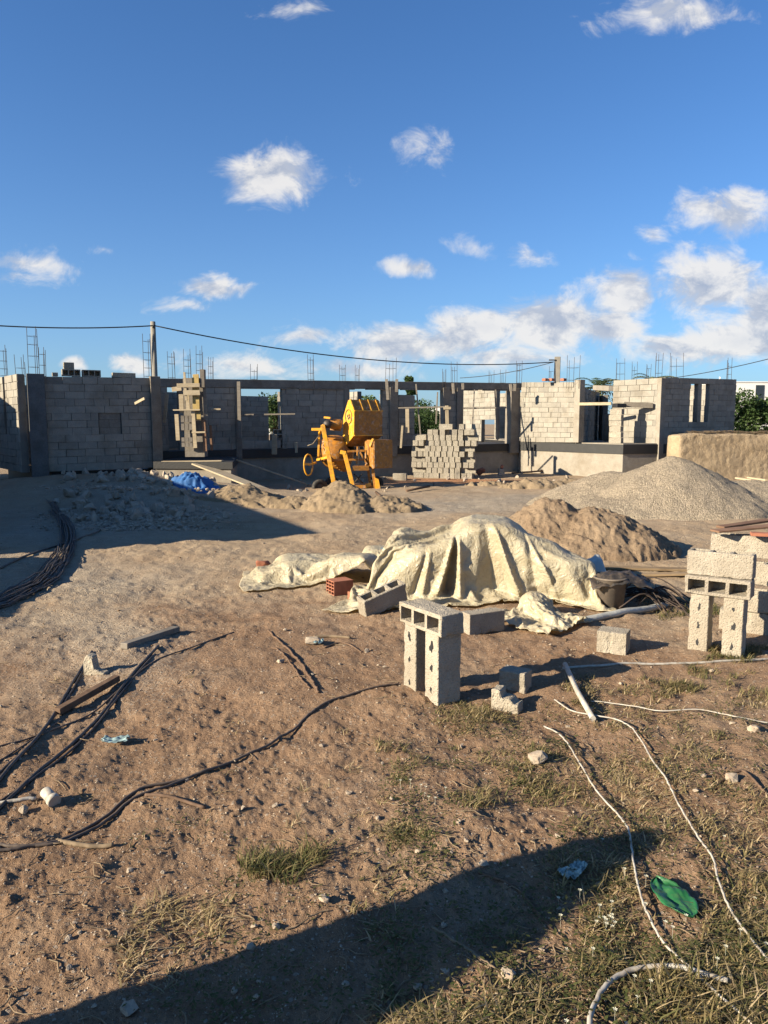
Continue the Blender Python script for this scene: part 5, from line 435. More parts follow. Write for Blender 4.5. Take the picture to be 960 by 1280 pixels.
SHEET['tarp_small'] = (48, 25, [[-531,14,14,15,16,15,15,16,13,14,15,16,16,15,16,15,14,13,13,14,14,15,13,9,11,10,12,13,13,14,13,13,11,6,10,0,6,9,10,9,9,11,13,14,17,17,16,14,14,-535,14,14,16,15,15,14,15,13,14,15,17,16,15,15,15,13,14,13,13,15,14,13,10,9,12,12,12,14,13,13,14,11,9,13,6,8,8,6,7,7,8,12,15,17,17,15,15,14,-540,14,15,16,16,15,15,12,12,14,16,17,18,13,14,15,13,13,14,14,13,14,13,11,8,13,13,11,14,14,13,13,13,12,13,12,9,6,6,6,5,6,9,15,16,17,16,14,14,-545,14,15,16,17,16,16,13,9,13,17,17,18,13,12,14,14,13,13,14,13,13,13,12,12,9,13,13,14,14,14,13,14,14,15,14,8,7,8,5,5,3,6,13,15,17,16,15,13,-550,14,16,17,16,16,15,14,11,12,17,17,16,12,13,13,13,13,13,13,13,13,13,12,12,12,13,14,14,15,14,14,14,15,15,14,12,7,5,4,6,6,4,9,14,16,16,15,13,-554,14,16,17,17,15,14,13,13,13,17,17,13,12,13,13,13,12,13,14,14,14,13,12,11,12,13,15,15,15,14,14,15,15,15,14,14,9,5,2,-1,5,9,8,15,15,15,14,13,-559,15,16,17,16,15,13,13,13,15,16,18,11,13,13,13,12,13,14,15,15,13,12,10,10,13,15,16,15,15,14,15,15,15,15,15,15,7,9,2,3,1,1,9,16,15,14,13,13,-564,16,16,18,17,13,11,13,13,15,17,17,14,12,12,12,13,14,16,14,14,12,10,13,14,11,14,16,16,14,14,15,16,15,16,15,15,10,6,8,-1,0,1,6,14,15,14,13,14,-568,17,17,18,17,14,11,12,11,15,16,15,16,12,12,13,13,15,16,15,13,10,13,14,12,11,15,18,15,14,13,15,16,16,15,16,15,12,8,2,4,2,1,0,12,14,14,14,14,-570,17,17,18,16,10,12,13,13,14,17,15,12,13,13,13,15,15,16,16,15,12,11,11,11,16,14,17,14,14,14,15,16,16,15,15,15,14,6,7,4,-4,1,3,9,13,13,14,15,-571,17,17,16,14,11,11,13,14,16,17,15,9,13,14,14,14,15,16,17,14,12,13,14,11,16,13,15,14,14,14,16,16,15,16,15,14,14,10,10,1,1,1,0,3,11,12,14,15,-572,17,17,15,11,12,12,14,15,15,15,13,10,14,14,14,15,15,16,15,14,14,14,14,13,17,12,13,14,14,15,15,16,16,15,15,14,14,12,13,10,5,0,-3,-5,10,8,10,15,-573,18,15,14,11,11,13,14,15,16,11,13,13,13,14,15,15,16,15,15,14,14,14,14,16,17,12,11,14,14,15,16,16,16,15,14,14,12,11,10,13,14,7,-6,-7,7,12,7,7,-573,16,14,13,12,11,13,15,15,15,14,11,11,13,15,16,15,15,15,15,14,14,14,15,16,17,15,9,12,14,16,17,16,16,15,13,12,11,8,10,14,16,12,-3,-3,4,13,11,5,-573,14,14,10,13,12,15,15,15,14,13,12,9,14,15,16,16,15,14,15,14,14,14,16,16,17,15,11,10,14,17,17,17,15,12,12,12,9,6,15,15,14,13,6,-7,8,14,13,8,-569,13,10,11,9,13,17,15,14,14,12,12,9,14,15,17,15,15,15,14,14,15,15,16,16,16,12,11,14,14,16,17,17,14,12,13,8,10,14,12,12,13,11,10,5,5,14,13,8,-571,12,13,10,7,14,17,17,14,13,11,11,10,14,15,17,16,14,15,14,14,15,16,17,16,15,12,12,13,15,15,16,14,14,13,13,11,9,10,14,13,12,11,11,9,10,15,12,9,-578,15,13,8,12,17,17,15,12,13,13,10,8,15,16,17,15,14,14,14,14,16,17,18,16,14,12,10,14,15,14,15,14,14,14,11,10,8,12,13,14,12,11,13,13,13,15,13,10,-582,14,13,11,16,16,18,16,6,12,12,12,7,16,16,17,16,14,13,14,15,17,18,18,15,12,12,13,12,14,15,14,15,15,13,10,12,6,11,11,14,12,14,14,14,15,16,14,9,-585,14,13,16,16,17,16,15,10,5,12,9,9,16,17,17,15,15,14,14,16,17,19,17,16,13,12,12,13,13,14,15,14,15,13,11,11,7,6,12,14,14,14,14,15,15,15,15,4,-587,14,14,17,18,17,15,14,9,9,2,9,14,16,17,16,15,15,14,14,17,18,18,17,16,14,12,13,13,14,14,14,14,13,13,10,8,8,8,12,14,14,14,15,15,16,15,12,7,-589,15,15,17,19,17,14,13,7,5,11,12,10,16,15,16,14,14,15,14,17,18,18,17,16,14,15,13,14,13,13,14,13,13,12,10,8,9,6,12,14,14,15,16,15,16,14,13,5,-591,15,17,18,18,17,13,8,9,12,12,12,12,9,16,15,15,13,14,16,17,18,18,16,15,14,15,14,15,13,13,13,13,12,11,9,8,8,8,12,14,14,16,16,15,16,15,11,7,-592,15,16,19,18,16,10,11,13,13,13,12,12,4,15,15,15,14,15,17,18,19,17,14,13,13,15,14,15,14,13,14,12,12,10,10,10,8,5,12,13,15,16,16,16,16,15,10,6,-595,15,18,18,18,16,12,14,11,11,17,14,2,10,13,14,14,15,17,18,19,18,16,12,13,12,15,15,14,14,14,13,13,12,11,9,9,7,6,11,14,15,16,17,16,16,14,10,5,-597,16,17,19,18,15,14,12,10,17,18,9,9,5,16,8,14,16,17,19,18,18,15,13,12,12,13,14,14,15,14,14,13,12,12,10,8,8,6,10,13,14,17,17,16,16,13,12,4],
 [2776,5,4,6,5,6,8,8,7,5,6,6,8,7,7,7,6,6,7,7,7,8,7,-8,-6,8,-3,-3,1,-1,-3,-2,-5,-8,0,4,4,4,3,4,4,4,4,5,6,6,6,5,4,2791,4,5,6,6,5,8,8,6,6,5,5,8,8,8,6,6,6,7,6,7,6,3,-8,-7,6,-4,-3,1,-2,-2,-1,-1,-6,0,5,5,4,5,5,4,4,4,4,6,7,5,5,5,2805,5,5,6,6,6,7,7,6,5,5,6,8,8,8,6,6,6,6,7,5,0,-2,-2,-8,3,-2,-5,0,-1,1,-1,1,-1,2,3,4,5,5,5,5,4,4,5,6,6,6,5,5,2819,5,5,7,6,6,6,6,7,5,6,6,7,7,8,7,6,6,5,2,-3,-3,0,2,-2,-5,-1,-1,1,0,2,2,2,1,2,2,4,5,5,4,5,5,5,4,6,6,6,5,5,2834,5,5,6,7,6,5,6,6,7,6,6,4,9,7,7,6,2,-3,-3,-2,0,0,1,1,-1,0,1,2,3,3,2,2,2,2,3,2,5,4,4,4,6,5,6,6,6,6,5,4,2848,5,6,6,7,6,4,5,6,7,7,7,1,10,7,6,-1,-6,0,0,3,1,1,0,0,-1,1,4,5,3,3,2,2,3,2,2,2,3,3,5,4,5,7,7,6,6,5,5,5,2863,5,5,7,6,5,5,5,6,6,8,7,0,9,6,1,-6,3,2,3,3,1,0,-3,-2,2,4,4,5,4,3,2,2,2,2,2,2,2,3,4,4,6,7,7,6,6,5,5,5,2877,5,6,6,6,5,4,6,6,6,7,6,2,1,7,-3,0,7,3,3,1,0,-1,0,0,2,4,4,5,4,3,2,2,2,2,2,2,2,3,2,5,6,8,7,6,5,6,4,5,2892,5,6,6,5,4,0,3,9,8,7,2,4,0,4,-2,7,6,5,3,0,0,0,0,1,2,4,5,4,3,3,3,1,3,2,2,2,2,1,3,4,6,8,8,6,6,5,5,4,2907,5,6,5,5,-1,0,5,7,9,5,2,2,1,2,4,6,5,4,6,2,-1,2,-2,3,2,6,5,3,2,3,3,2,3,2,2,2,1,2,2,4,7,8,8,6,6,5,4,5,2923,5,5,5,2,0,-1,4,7,5,6,6,-1,2,4,3,4,4,5,4,4,1,2,2,3,2,6,5,3,2,2,3,3,3,2,2,2,1,2,1,3,7,8,9,7,5,5,4,5,2939,5,4,4,1,0,2,4,4,7,6,3,0,2,3,4,4,4,5,5,2,3,3,2,3,3,5,5,3,2,3,3,3,2,3,1,2,1,1,1,-1,3,10,9,10,4,8,6,5,2956,4,4,2,1,1,2,4,5,5,3,4,2,2,4,4,5,4,4,4,3,2,3,3,2,4,5,4,3,3,3,3,3,2,3,1,1,0,-2,-3,3,5,4,12,10,6,2,10,10,2972,4,2,2,2,2,2,4,5,4,4,3,2,2,4,5,4,4,4,4,3,2,2,3,3,4,4,5,3,3,3,3,3,3,2,-3,3,-2,-6,-4,7,6,2,11,12,6,2,5,14,2988,1,3,1,3,3,4,4,4,4,3,2,2,3,4,5,5,4,3,4,3,2,2,3,3,4,4,3,4,3,3,3,2,3,-8,0,7,-5,-7,2,9,0,4,10,9,8,2,3,14,3003,0,2,3,3,4,5,5,2,3,3,2,2,3,4,5,5,4,4,3,3,2,3,3,3,3,2,3,3,3,2,2,0,-4,-4,-2,9,-6,2,1,10,-2,5,3,7,11,1,5,12,3013,3,2,4,4,4,6,4,3,3,2,2,2,4,4,6,5,4,3,2,3,2,3,4,3,2,2,0,-1,4,4,1,-8,-6,-2,0,9,0,-1,5,10,-1,6,3,-1,8,3,8,11,3026,3,4,3,3,4,4,6,5,3,2,2,2,5,5,5,5,4,2,2,3,2,4,4,2,2,1,-5,0,4,2,-4,-5,-3,-1,2,7,-1,3,4,7,2,5,-1,0,7,4,9,9,3041,3,4,1,3,4,4,4,8,4,0,4,2,5,5,5,5,4,2,2,3,3,4,3,3,-1,-1,-2,-2,1,-2,-2,-2,0,1,2,3,3,3,2,3,4,1,2,2,5,6,6,9,3056,3,2,2,3,4,4,5,5,5,1,2,5,5,5,5,4,4,3,2,3,3,4,4,2,-1,-1,-3,-2,-2,-2,-1,0,1,2,2,2,3,1,2,4,3,3,2,3,4,5,5,1,3071,2,2,3,4,4,4,4,4,3,0,1,10,5,5,5,4,3,2,3,3,4,4,4,2,-1,-2,-2,-2,-2,-2,-1,0,1,2,2,2,2,2,3,3,3,3,3,3,4,4,4,1,3086,2,3,3,4,4,4,3,3,1,-3,3,12,6,5,3,3,3,1,4,3,5,3,3,2,2,0,-2,-2,-2,-2,-2,1,2,1,3,2,2,1,3,3,3,3,4,4,3,4,4,2,3101,3,3,3,4,3,4,2,2,0,-11,9,9,12,4,0,0,3,2,4,3,3,4,3,4,-2,1,6,-1,-2,-2,-2,1,3,2,2,2,2,2,2,3,3,3,5,3,4,4,4,2,3116,3,3,4,4,3,2,2,0,-7,-9,11,10,12,-3,-1,2,2,3,2,3,3,4,8,2,-6,1,7,5,0,-1,1,2,3,2,2,3,1,2,2,2,3,4,5,4,4,4,3,2,3131,3,3,4,4,2,2,0,-7,-9,0,9,9,11,-5,-2,0,1,1,4,3,3,6,9,0,-6,2,7,8,2,3,3,2,3,2,2,2,2,2,2,2,3,4,5,4,4,4,3,2,3146,3,4,4,3,2,-4,-8,-9,1,3,8,2,13,-3,-10,0,1,2,3,5,5,7,8,0,-7,6,9,9,6,4,3,3,2,2,2,2,2,2,1,3,2,4,6,3,6,3,3,2],
 [8,0,0,0,0,0,0,0,0,0,0,0,0,0,0,0,0,0,0,0,0,0,2,10,9,2,6,7,7,7,8,7,10,10,2,-9,-13,-12,-12,-12,-11,-9,-6,-3,0,0,0,0,0,8,0,0,0,0,2,-1,-1,2,-2,2,2,-2,-2,0,0,0,0,1,1,-1,5,8,9,10,3,6,7,8,7,8,7,7,9,2,-12,-12,-13,-14,-13,-12,-11,-7,-3,0,0,0,0,0,8,0,0,0,0,0,2,-2,2,0,-1,0,3,-1,-3,0,0,0,0,3,6,9,8,9,10,5,6,7,8,8,6,7,5,5,-3,-7,-13,-13,-14,-13,-13,-12,-10,-1,-3,0,0,0,0,8,0,0,0,0,0,0,5,-4,0,1,-2,0,6,-5,-1,0,0,3,9,9,9,10,8,8,8,6,8,7,7,5,3,2,4,-4,-6,-11,-14,-13,-12,-13,-13,-13,-6,2,-3,0,0,0,8,0,1,0,-1,0,1,-1,3,-1,-2,1,7,-3,1,-3,1,4,8,9,10,9,9,8,8,7,8,7,6,3,3,1,2,1,-2,-6,-9,-13,-14,-14,-13,-11,-13,-12,4,-4,0,0,0,8,1,0,-1,2,-1,2,-3,1,3,-1,1,11,-6,1,1,4,6,8,9,7,7,8,8,9,9,9,5,3,2,1,0,0,0,-1,-4,-9,-12,-15,-14,-13,-13,-11,-13,3,-3,-1,0,2,8,1,1,-1,3,4,-5,-2,0,-1,2,5,15,-4,1,4,6,0,8,5,7,8,9,10,8,8,7,4,2,0,0,0,0,1,-1,-4,-6,-14,-13,-13,-13,-14,-14,-12,-1,0,-1,1,0,8,1,-1,2,2,5,-8,0,-1,1,5,8,12,5,1,5,2,-2,4,7,9,8,10,5,0,11,9,5,2,-2,-1,2,0,-1,0,-3,-5,-13,-13,-11,-13,-14,-14,-14,-4,-1,0,0,2,8,2,-2,4,-2,1,4,2,0,1,5,10,10,8,2,4,-2,0,1,4,9,11,4,-1,4,11,9,4,6,1,-4,-2,1,-1,0,-1,-6,-9,-11,-13,-13,-13,-14,-14,-8,-2,0,1,-1,8,1,1,-2,1,9,6,3,2,2,6,9,10,7,3,0,-1,2,2,0,2,3,5,1,10,3,12,4,6,-1,3,-3,-3,1,-1,0,-5,-6,-11,-12,-12,-14,-13,-13,-11,-6,1,0,-1,8,0,3,1,4,9,8,6,2,5,5,4,12,6,1,2,1,0,1,2,1,-3,-4,3,10,2,12,5,6,-1,0,0,-1,0,1,0,-4,-6,-8,-10,-14,-13,-13,-12,-11,-9,-3,0,0,8,0,2,3,8,9,8,3,5,7,1,11,10,4,3,0,2,0,1,1,-5,-2,-1,1,5,1,13,8,2,1,0,0,0,1,-1,-1,-3,-5,-7,-9,-12,-15,-12,-11,-5,-8,-8,-6,1,8,0,3,5,9,9,7,4,1,3,12,10,6,5,3,-1,-1,0,0,-1,-2,2,-1,-2,0,3,11,11,3,1,0,0,-1,-2,0,-3,-3,-6,-9,-11,-10,-7,-7,-5,-5,-8,-7,-8,-6,8,1,5,7,7,11,5,-1,1,7,9,10,8,6,2,-1,-1,0,-1,-1,0,0,-1,-1,0,0,7,12,5,3,-2,-1,-3,-1,-1,-6,-2,-8,-10,-11,-6,1,4,-7,-5,-7,-8,-7,-8,8,7,2,9,8,9,2,0,1,7,7,9,11,5,2,-1,-1,0,-1,-1,0,0,-2,-1,1,-2,4,10,6,2,-2,-3,-4,-1,-6,-3,-1,-8,-11,-3,2,7,4,-7,-3,-8,-8,-7,-9,10,0,6,9,11,9,1,-2,5,6,6,8,11,5,3,-1,0,-1,-1,0,-1,-1,-1,0,-1,-2,6,6,1,-1,-3,-4,-3,-5,-5,-3,0,-6,1,7,-2,10,-2,1,-6,-6,-7,-7,-9,9,3,0,9,15,9,4,3,-1,1,8,9,11,7,2,0,0,-2,0,0,-2,-1,0,0,-1,-1,2,-2,-4,0,-1,-4,-6,-5,-5,-3,0,8,12,7,-2,8,-3,-2,1,-6,-6,-8,-9,10,-2,3,12,8,5,5,7,7,-3,5,10,14,7,2,2,-1,-2,-1,1,-3,0,-1,-1,4,-3,-6,-9,-4,0,-2,-5,-5,-5,-2,8,1,14,9,10,2,4,-5,3,2,-6,-6,-8,-9,8,0,4,6,4,6,4,6,12,6,2,8,16,8,2,0,-2,1,-1,0,-2,-1,-1,-1,2,-7,-8,-8,-7,-3,-4,-4,-3,-2,4,9,9,11,10,11,4,0,2,2,-1,-4,-5,-7,-9,8,2,-2,3,4,6,5,7,10,12,4,11,14,7,2,-1,-1,0,-1,-1,-1,-1,-1,-1,-1,-6,-8,-10,-8,-6,-4,-4,-1,1,5,8,11,14,14,10,4,2,-1,0,-1,-1,-4,-5,-11,8,1,0,-1,2,5,7,8,10,10,14,11,9,4,0,-1,0,-1,-1,-1,-1,-1,0,-1,-2,-5,-8,-9,-9,-6,-6,-3,1,3,5,11,13,14,13,9,5,1,-1,-1,0,-1,-2,-9,-14,8,0,1,-1,0,3,8,8,12,13,6,6,10,5,1,-2,-2,0,-1,0,-1,-1,-1,-2,-1,-3,-4,-7,-8,-7,-6,-4,0,5,8,12,13,13,13,9,4,1,0,-1,0,-1,-5,-9,-14,8,0,0,0,1,0,8,13,11,5,-1,8,9,9,-2,-4,-3,0,-1,0,-1,-1,-1,-2,0,-3,-2,-3,-6,-6,-7,-5,3,7,10,13,14,13,12,8,4,1,-1,0,-1,-1,-6,-9,-14,8,0,0,0,1,-1,12,10,4,-1,-1,9,10,8,-4,-5,-2,-1,-1,0,-2,-1,-1,1,-1,-4,-2,-2,-3,-6,-5,-1,6,9,10,12,14,13,14,7,5,1,-1,0,-1,-2,-6,-10,-14,8,0,0,0,0,1,8,4,0,-1,1,9,12,4,-6,-5,-2,-1,-1,-1,-1,-2,0,2,-2,-3,-3,0,-2,-5,0,4,7,8,10,13,14,14,13,8,5,1,0,-1,0,-3,-6,-11,-14,8,0,0,0,0,1,-1,-1,1,0,3,10,12,-2,-3,-8,-2,-1,-1,-1,-2,-1,1,1,-1,-4,-1,1,2,1,3,4,5,7,11,13,14,13,13,10,4,-1,0,3,-6,0,-7,-8,-12]])
SHEET['tarp_flap'] = (26, 24, [[488,7,6,5,9,9,5,10,5,6,9,6,8,6,7,4,7,4,12,10,0,5,9,9,1,9,9,480,8,5,6,9,10,10,3,6,7,7,8,6,6,6,4,7,10,9,8,6,3,6,8,6,4,10,475,5,6,6,9,10,8,7,5,9,7,5,6,6,5,7,5,8,9,8,5,6,7,8,6,8,7,471,-1,8,6,10,10,8,4,8,7,8,6,5,5,6,8,6,9,7,6,8,5,7,6,8,7,6,459,6,5,8,9,9,9,5,8,8,4,7,6,5,9,7,7,8,4,7,8,6,6,8,7,9,8,450,8,7,7,7,10,8,7,7,6,7,6,7,6,8,7,6,6,6,10,10,6,7,5,6,10,11,443,7,9,8,9,8,11,4,8,7,1,8,9,2,9,8,7,7,9,8,9,10,5,9,9,9,6,439,7,7,8,10,10,7,9,6,7,6,2,6,8,5,8,8,6,9,9,7,9,9,7,8,8,8,435,7,7,8,8,8,9,9,6,8,6,0,7,5,10,5,8,7,8,9,7,9,9,7,8,7,7,426,8,9,7,8,9,9,9,7,9,2,4,3,10,6,8,4,7,9,8,7,10,7,7,8,7,9,418,9,9,8,9,9,9,9,7,10,7,-2,2,7,9,8,2,7,9,7,9,7,7,8,10,8,7,419,4,8,7,8,11,9,9,9,8,9,2,-2,4,7,8,8,2,10,7,7,7,6,9,10,9,9,411,11,7,5,10,7,11,10,5,8,11,9,-7,-2,8,10,6,8,7,6,9,4,4,9,10,10,8,410,6,10,4,8,9,9,10,7,10,11,4,-1,-5,8,8,9,3,8,8,5,4,6,10,7,9,9,401,9,8,9,8,6,8,9,9,10,11,3,0,1,1,10,5,6,6,9,4,5,10,5,7,9,10,395,10,9,5,9,8,5,9,10,11,11,2,-2,7,2,4,5,8,8,6,11,4,12,6,1,10,4,389,9,10,9,5,7,10,5,11,10,9,5,-5,5,5,6,7,8,9,10,3,10,10,2,8,4,9,382,10,9,9,7,7,10,7,7,9,10,4,1,0,8,5,7,7,9,9,8,11,7,3,8,9,1,378,7,10,10,6,8,7,7,8,9,8,6,4,6,-2,9,5,7,9,10,11,9,10,8,2,10,4,368,10,10,9,7,7,9,5,8,8,10,9,4,0,5,3,6,9,11,10,10,11,9,4,8,7,7,361,9,10,10,7,8,7,7,7,8,11,7,5,0,5,4,7,9,11,10,11,10,8,6,6,8,8,352,10,11,9,8,10,8,8,3,10,10,8,5,9,0,3,4,9,10,11,10,9,6,6,7,10,10,344,11,11,10,9,8,7,9,9,8,9,9,9,4,1,2,6,8,10,9,9,8,7,9,10,9,5,338,10,11,11,10,7,8,9,10,11,10,7,9,5,-2,4,4,10,10,8,6,9,8,7,8,8,10,331,11,11,11,10,9,8,11,8,10,9,8,8,3,3,1,8,8,8,8,10,4,9,7,8,7,7],
 [2182,7,5,8,1,7,8,5,9,7,5,5,7,8,5,10,3,2,2,2,5,6,7,3,8,7,10,2191,7,3,5,7,7,5,6,8,7,4,5,6,6,7,8,9,2,-2,5,7,5,3,3,8,10,1,2201,3,7,4,7,5,3,10,7,6,4,2,7,7,7,6,9,-1,3,7,4,6,5,4,6,8,7,2211,0,8,6,5,1,7,8,6,5,8,3,2,7,7,1,10,8,2,4,7,5,5,4,8,3,7,2214,6,6,5,1,7,6,7,8,7,-2,8,5,5,3,8,8,8,4,4,4,6,6,6,5,5,2,2221,6,5,3,6,6,7,7,6,4,2,2,7,7,6,7,8,7,4,5,4,6,5,7,8,2,5,2230,5,7,4,5,7,5,7,6,4,0,1,7,8,7,6,8,7,4,5,6,6,4,5,5,8,8,2241,3,6,6,5,6,7,6,5,4,2,1,4,8,8,7,6,7,5,5,6,4,6,4,7,8,8,2248,5,6,6,5,8,6,4,6,3,4,0,4,8,7,7,6,6,7,4,7,4,7,2,6,9,7,2255,5,7,4,9,7,4,6,6,3,3,2,4,8,5,7,6,6,5,6,7,6,5,1,8,9,8,2263,5,5,7,8,7,6,6,5,5,3,2,4,4,8,7,4,7,5,6,6,3,4,6,9,8,6,2274,3,4,7,9,7,7,6,5,5,5,2,1,5,7,7,6,6,3,6,5,2,4,9,8,9,7,2281,5,6,8,7,7,7,5,5,5,7,2,2,1,8,5,6,6,5,5,6,2,4,9,8,8,7,2292,6,4,7,6,8,6,6,4,4,6,4,3,3,6,5,4,6,5,6,5,4,5,6,9,7,5,2302,5,4,6,8,7,6,5,5,5,7,3,3,4,4,6,2,6,5,6,4,5,4,8,8,4,1,2312,5,3,8,8,5,5,5,6,6,7,4,-1,8,3,6,2,5,5,6,3,5,2,8,8,5,-1,2321,4,4,7,8,6,4,7,6,7,7,4,-2,5,3,5,6,3,3,4,8,4,3,7,7,7,3,2330,4,5,4,7,7,6,5,7,7,9,3,-1,3,4,5,4,4,4,4,7,1,7,8,6,5,6,2342,-2,6,5,7,5,4,9,8,8,8,1,2,4,1,6,1,6,3,6,2,7,6,6,6,3,8,2343,6,6,4,6,5,6,9,8,7,7,4,2,0,5,3,3,4,6,4,6,6,6,5,5,2,6,2352,7,4,5,6,5,5,7,10,5,3,7,4,3,4,3,5,5,5,6,5,6,6,4,1,0,4,2362,5,6,3,6,6,6,6,6,8,4,6,5,2,5,5,5,7,5,6,5,4,3,2,1,2,5,2373,5,5,3,5,6,3,8,7,6,6,5,4,5,4,5,7,7,4,5,3,3,3,3,2,3,4,2384,5,5,3,4,4,5,7,6,6,6,6,5,4,3,7,5,4,6,6,1,1,4,-2,7,7,5,2396,5,4,3,3,5,6,3,8,6,6,6,5,-5,11,5,5,7,4,5,4,-1,-3,6,5,6,6],
 [8,2,8,-1,6,-1,-8,-3,1,0,-4,6,0,-4,6,2,-4,8,1,7,-10,-8,-3,3,-4,1,-1,13,-2,5,7,2,1,-6,-7,-2,-2,3,5,0,0,-1,0,0,7,9,0,-7,-9,-1,5,-3,-6,2,10,5,0,8,1,-3,-8,-1,0,2,1,8,-1,-1,-2,4,2,8,3,-5,-8,-5,-2,3,5,-3,-6,8,9,0,6,-3,-7,2,-6,8,-4,1,8,7,-6,2,6,5,3,-6,-8,-1,-6,-5,6,2,-2,3,8,6,6,-2,-6,0,-3,7,-4,3,8,1,5,1,3,-3,-2,4,2,-4,-6,-3,-3,-5,5,-3,-2,10,1,3,3,-6,-1,1,3,3,4,6,5,1,4,-4,-1,0,-2,7,-1,-2,-7,-3,-7,-3,-5,1,8,5,-1,8,-4,-3,-4,7,1,5,10,8,2,-9,2,-1,-4,4,-5,5,4,-3,-8,1,-6,-7,-9,12,-3,6,2,3,-3,-8,4,4,5,7,11,1,-1,-3,-2,0,-1,-1,-2,2,-2,0,-9,-3,-4,-6,13,-2,0,3,6,-4,-2,-1,4,4,7,11,7,-6,3,-5,-1,0,0,-4,-1,-3,-1,-9,-7,-1,1,15,-4,-1,6,2,-3,-4,3,1,3,9,10,10,-1,-5,3,-9,5,-5,0,-4,0,-7,-12,-2,1,1,12,4,1,-1,-4,0,-1,-1,3,1,9,12,11,-2,-2,3,-6,-3,-4,1,2,-8,-9,-10,1,2,-2,9,8,3,-3,-3,0,-6,1,4,5,1,13,9,7,-6,4,-1,-8,-1,-1,-4,-6,-10,-7,2,-2,2,10,-3,6,10,-5,-4,1,-2,-2,6,4,6,10,12,-3,6,-6,0,-4,-6,0,-11,-10,-6,2,-1,-3,14,-4,1,5,-1,-2,-5,2,1,-2,3,10,11,12,5,0,4,-8,-2,-2,-7,-9,-9,0,-6,0,2,13,-3,0,1,1,0,-2,-1,1,-2,1,10,10,11,10,-1,7,-7,-3,0,-8,-9,-5,-3,-7,2,5,8,4,1,-3,1,5,-7,1,-1,2,-3,10,11,8,12,3,6,-5,-2,-6,-1,-7,-2,-7,-4,-4,7,13,1,1,4,-6,0,1,-3,0,-1,-2,11,13,7,8,7,3,3,-2,-2,-7,-2,-3,-10,-3,-6,0,14,2,-1,1,4,-2,-4,-2,1,-3,-1,11,13,11,6,6,4,3,-1,-1,-3,0,-8,-9,-6,-2,-5,17,-6,0,-2,5,0,-3,-4,3,2,-3,12,11,11,10,4,10,-1,2,-2,3,-7,-5,-7,-6,-1,-7,10,-2,1,4,-2,-1,-1,3,-2,-1,5,8,12,13,8,7,7,4,0,1,-3,-3,-7,-11,-4,-2,0,8,1,2,-3,6,-4,4,3,-2,3,6,3,8,11,8,9,7,5,1,-2,-1,-4,-8,-10,-9,-6,2,8,2,-2,4,-5,3,-1,6,9,2,-5,7,6,6,11,8,9,5,2,-1,-3,-6,-8,-11,-9,0,-1,8,0,2,-1,3,0,1,2,1,1,4,1,4,8,10,9,8,5,0,-1,-4,-5,-6,-6,-4,-6,7,8,1,0,-1,2,3,-1,-3,0,0,2,6,3,8,10,8,9,0,1,3,-6,-7,-4,-7,0,-1,2,8,0,0,3,-3,3,5,1,-3,-2,-4,6,4,9,3,11,6,5,1,0,-2,-10,-7,-4,0,1,6]])
# ================================================================== GROUND
SUN_AZ, SUN_EL = R(25), R(21.5)          # light travels towards +x and a little away from the viewer
def build_ground():
    front = np.linspace(-40, 40, 660)
    back = np.concatenate([np.linspace(40, 90, 22)[1:], np.linspace(90, 270, 30)[1:], np.linspace(270, 320, 22)[1:-1]])
    ang = np.radians(np.concatenate([front, back])); na = len(ang)
    rad = np.concatenate([[0.02, .5, .9], 1.3*1.0052**np.arange(0, 610), 1.3*1.0052**609*1.06**np.arange(1, 90)])
    nr = len(rad)
    A, RR = np.meshgrid(ang, rad)
    X = RR*np.sin(A); Y = RR*np.cos(A); Z = gz(X, Y)
    V = np.stack([X, Y, Z], -1).reshape(-1, 3)
    i, j = np.meshgrid(np.arange(na), np.arange(nr-1)); i2 = (i+1) % na
    Fq = np.stack([j*na+i, j*na+i2, (j+1)*na+i2, (j+1)*na+i], -1).reshape(-1, 4)[:, ::-1]
    x, y = X.ravel(), Y.ravel(); d = np.hypot(x, y)
    n = fbm(x*.4, y*.4, 50, 4)
    tan = np.clip(sstep(5.6, 10.5, d + .8*n) , 0, 1)
    grav = .38*blob(x, y, -3.2, 8.6, 1.7, 2.2) + .45*blob(x, y, -5.8, 18.6, 2.6, 2.0) + .8*blob(x, y, 3.0, 18.0, 3.8, 3.6) + .75*blob(x, y, -6.5, 12.5, 2.6, 5) + .3*blob(x, y, -2.2, 6.2, 1.0, 1.2)
    red = 1.15*blob(x, y, 2.3, 25.2, 3.4, 1.2) + .5*blob(x, y, -1, 24.2, 1.5, .8)
    me = np_mesh('ground', V, Fq, M['ground'], {'tan': (tan, 'POINT'), 'gravel': (np.clip(grav + .35*n*(grav > .08), 0, 1), 'POINT'), 'red': (red, 'POINT')})
    tag(link('ground', me, None), 'bare brown dirt yard with scattered clods and pebbles', 'ground', kind='structure')
build_ground()

# ================================================================== HEAPS
def heap(name, cx, cy, fn, half, res, mat, label, cat, sink=.12):
    n = int(2*half/res)
    gx = np.linspace(-half, half, n+1); X, Y = np.meshgrid(gx+cx, gx+cy)
    H = fn(X, Y); Z = gz(X, Y)*(1-sstep(0, .2, H)) + H - sink*(1-sstep(-.02, .10, H))
    V = np.stack([X-cx, Y-cy, Z], -1).reshape(-1, 3)
    i, j = np.meshgrid(np.arange(n), np.arange(n)); o = (j*(n+1)+i)
    Fq = np.stack([o, o+1, o+n+2, o+n+1], -1)
    keep = (np.maximum.reduce([H[:-1,:-1], H[1:,:-1], H[:-1,1:], H[1:,1:]]) > -.03)
    me = np_mesh(name, V, Fq[keep], mat)
    bm = bmesh.new(); bm.from_mesh(me); bmesh.ops.delete(bm, geom=[v for v in bm.verts if not v.link_faces], context='VERTS'); bm.to_mesh(me); bm.free()
    return tag(link(name, me, None, None, (cx, cy, 0)), label, cat)
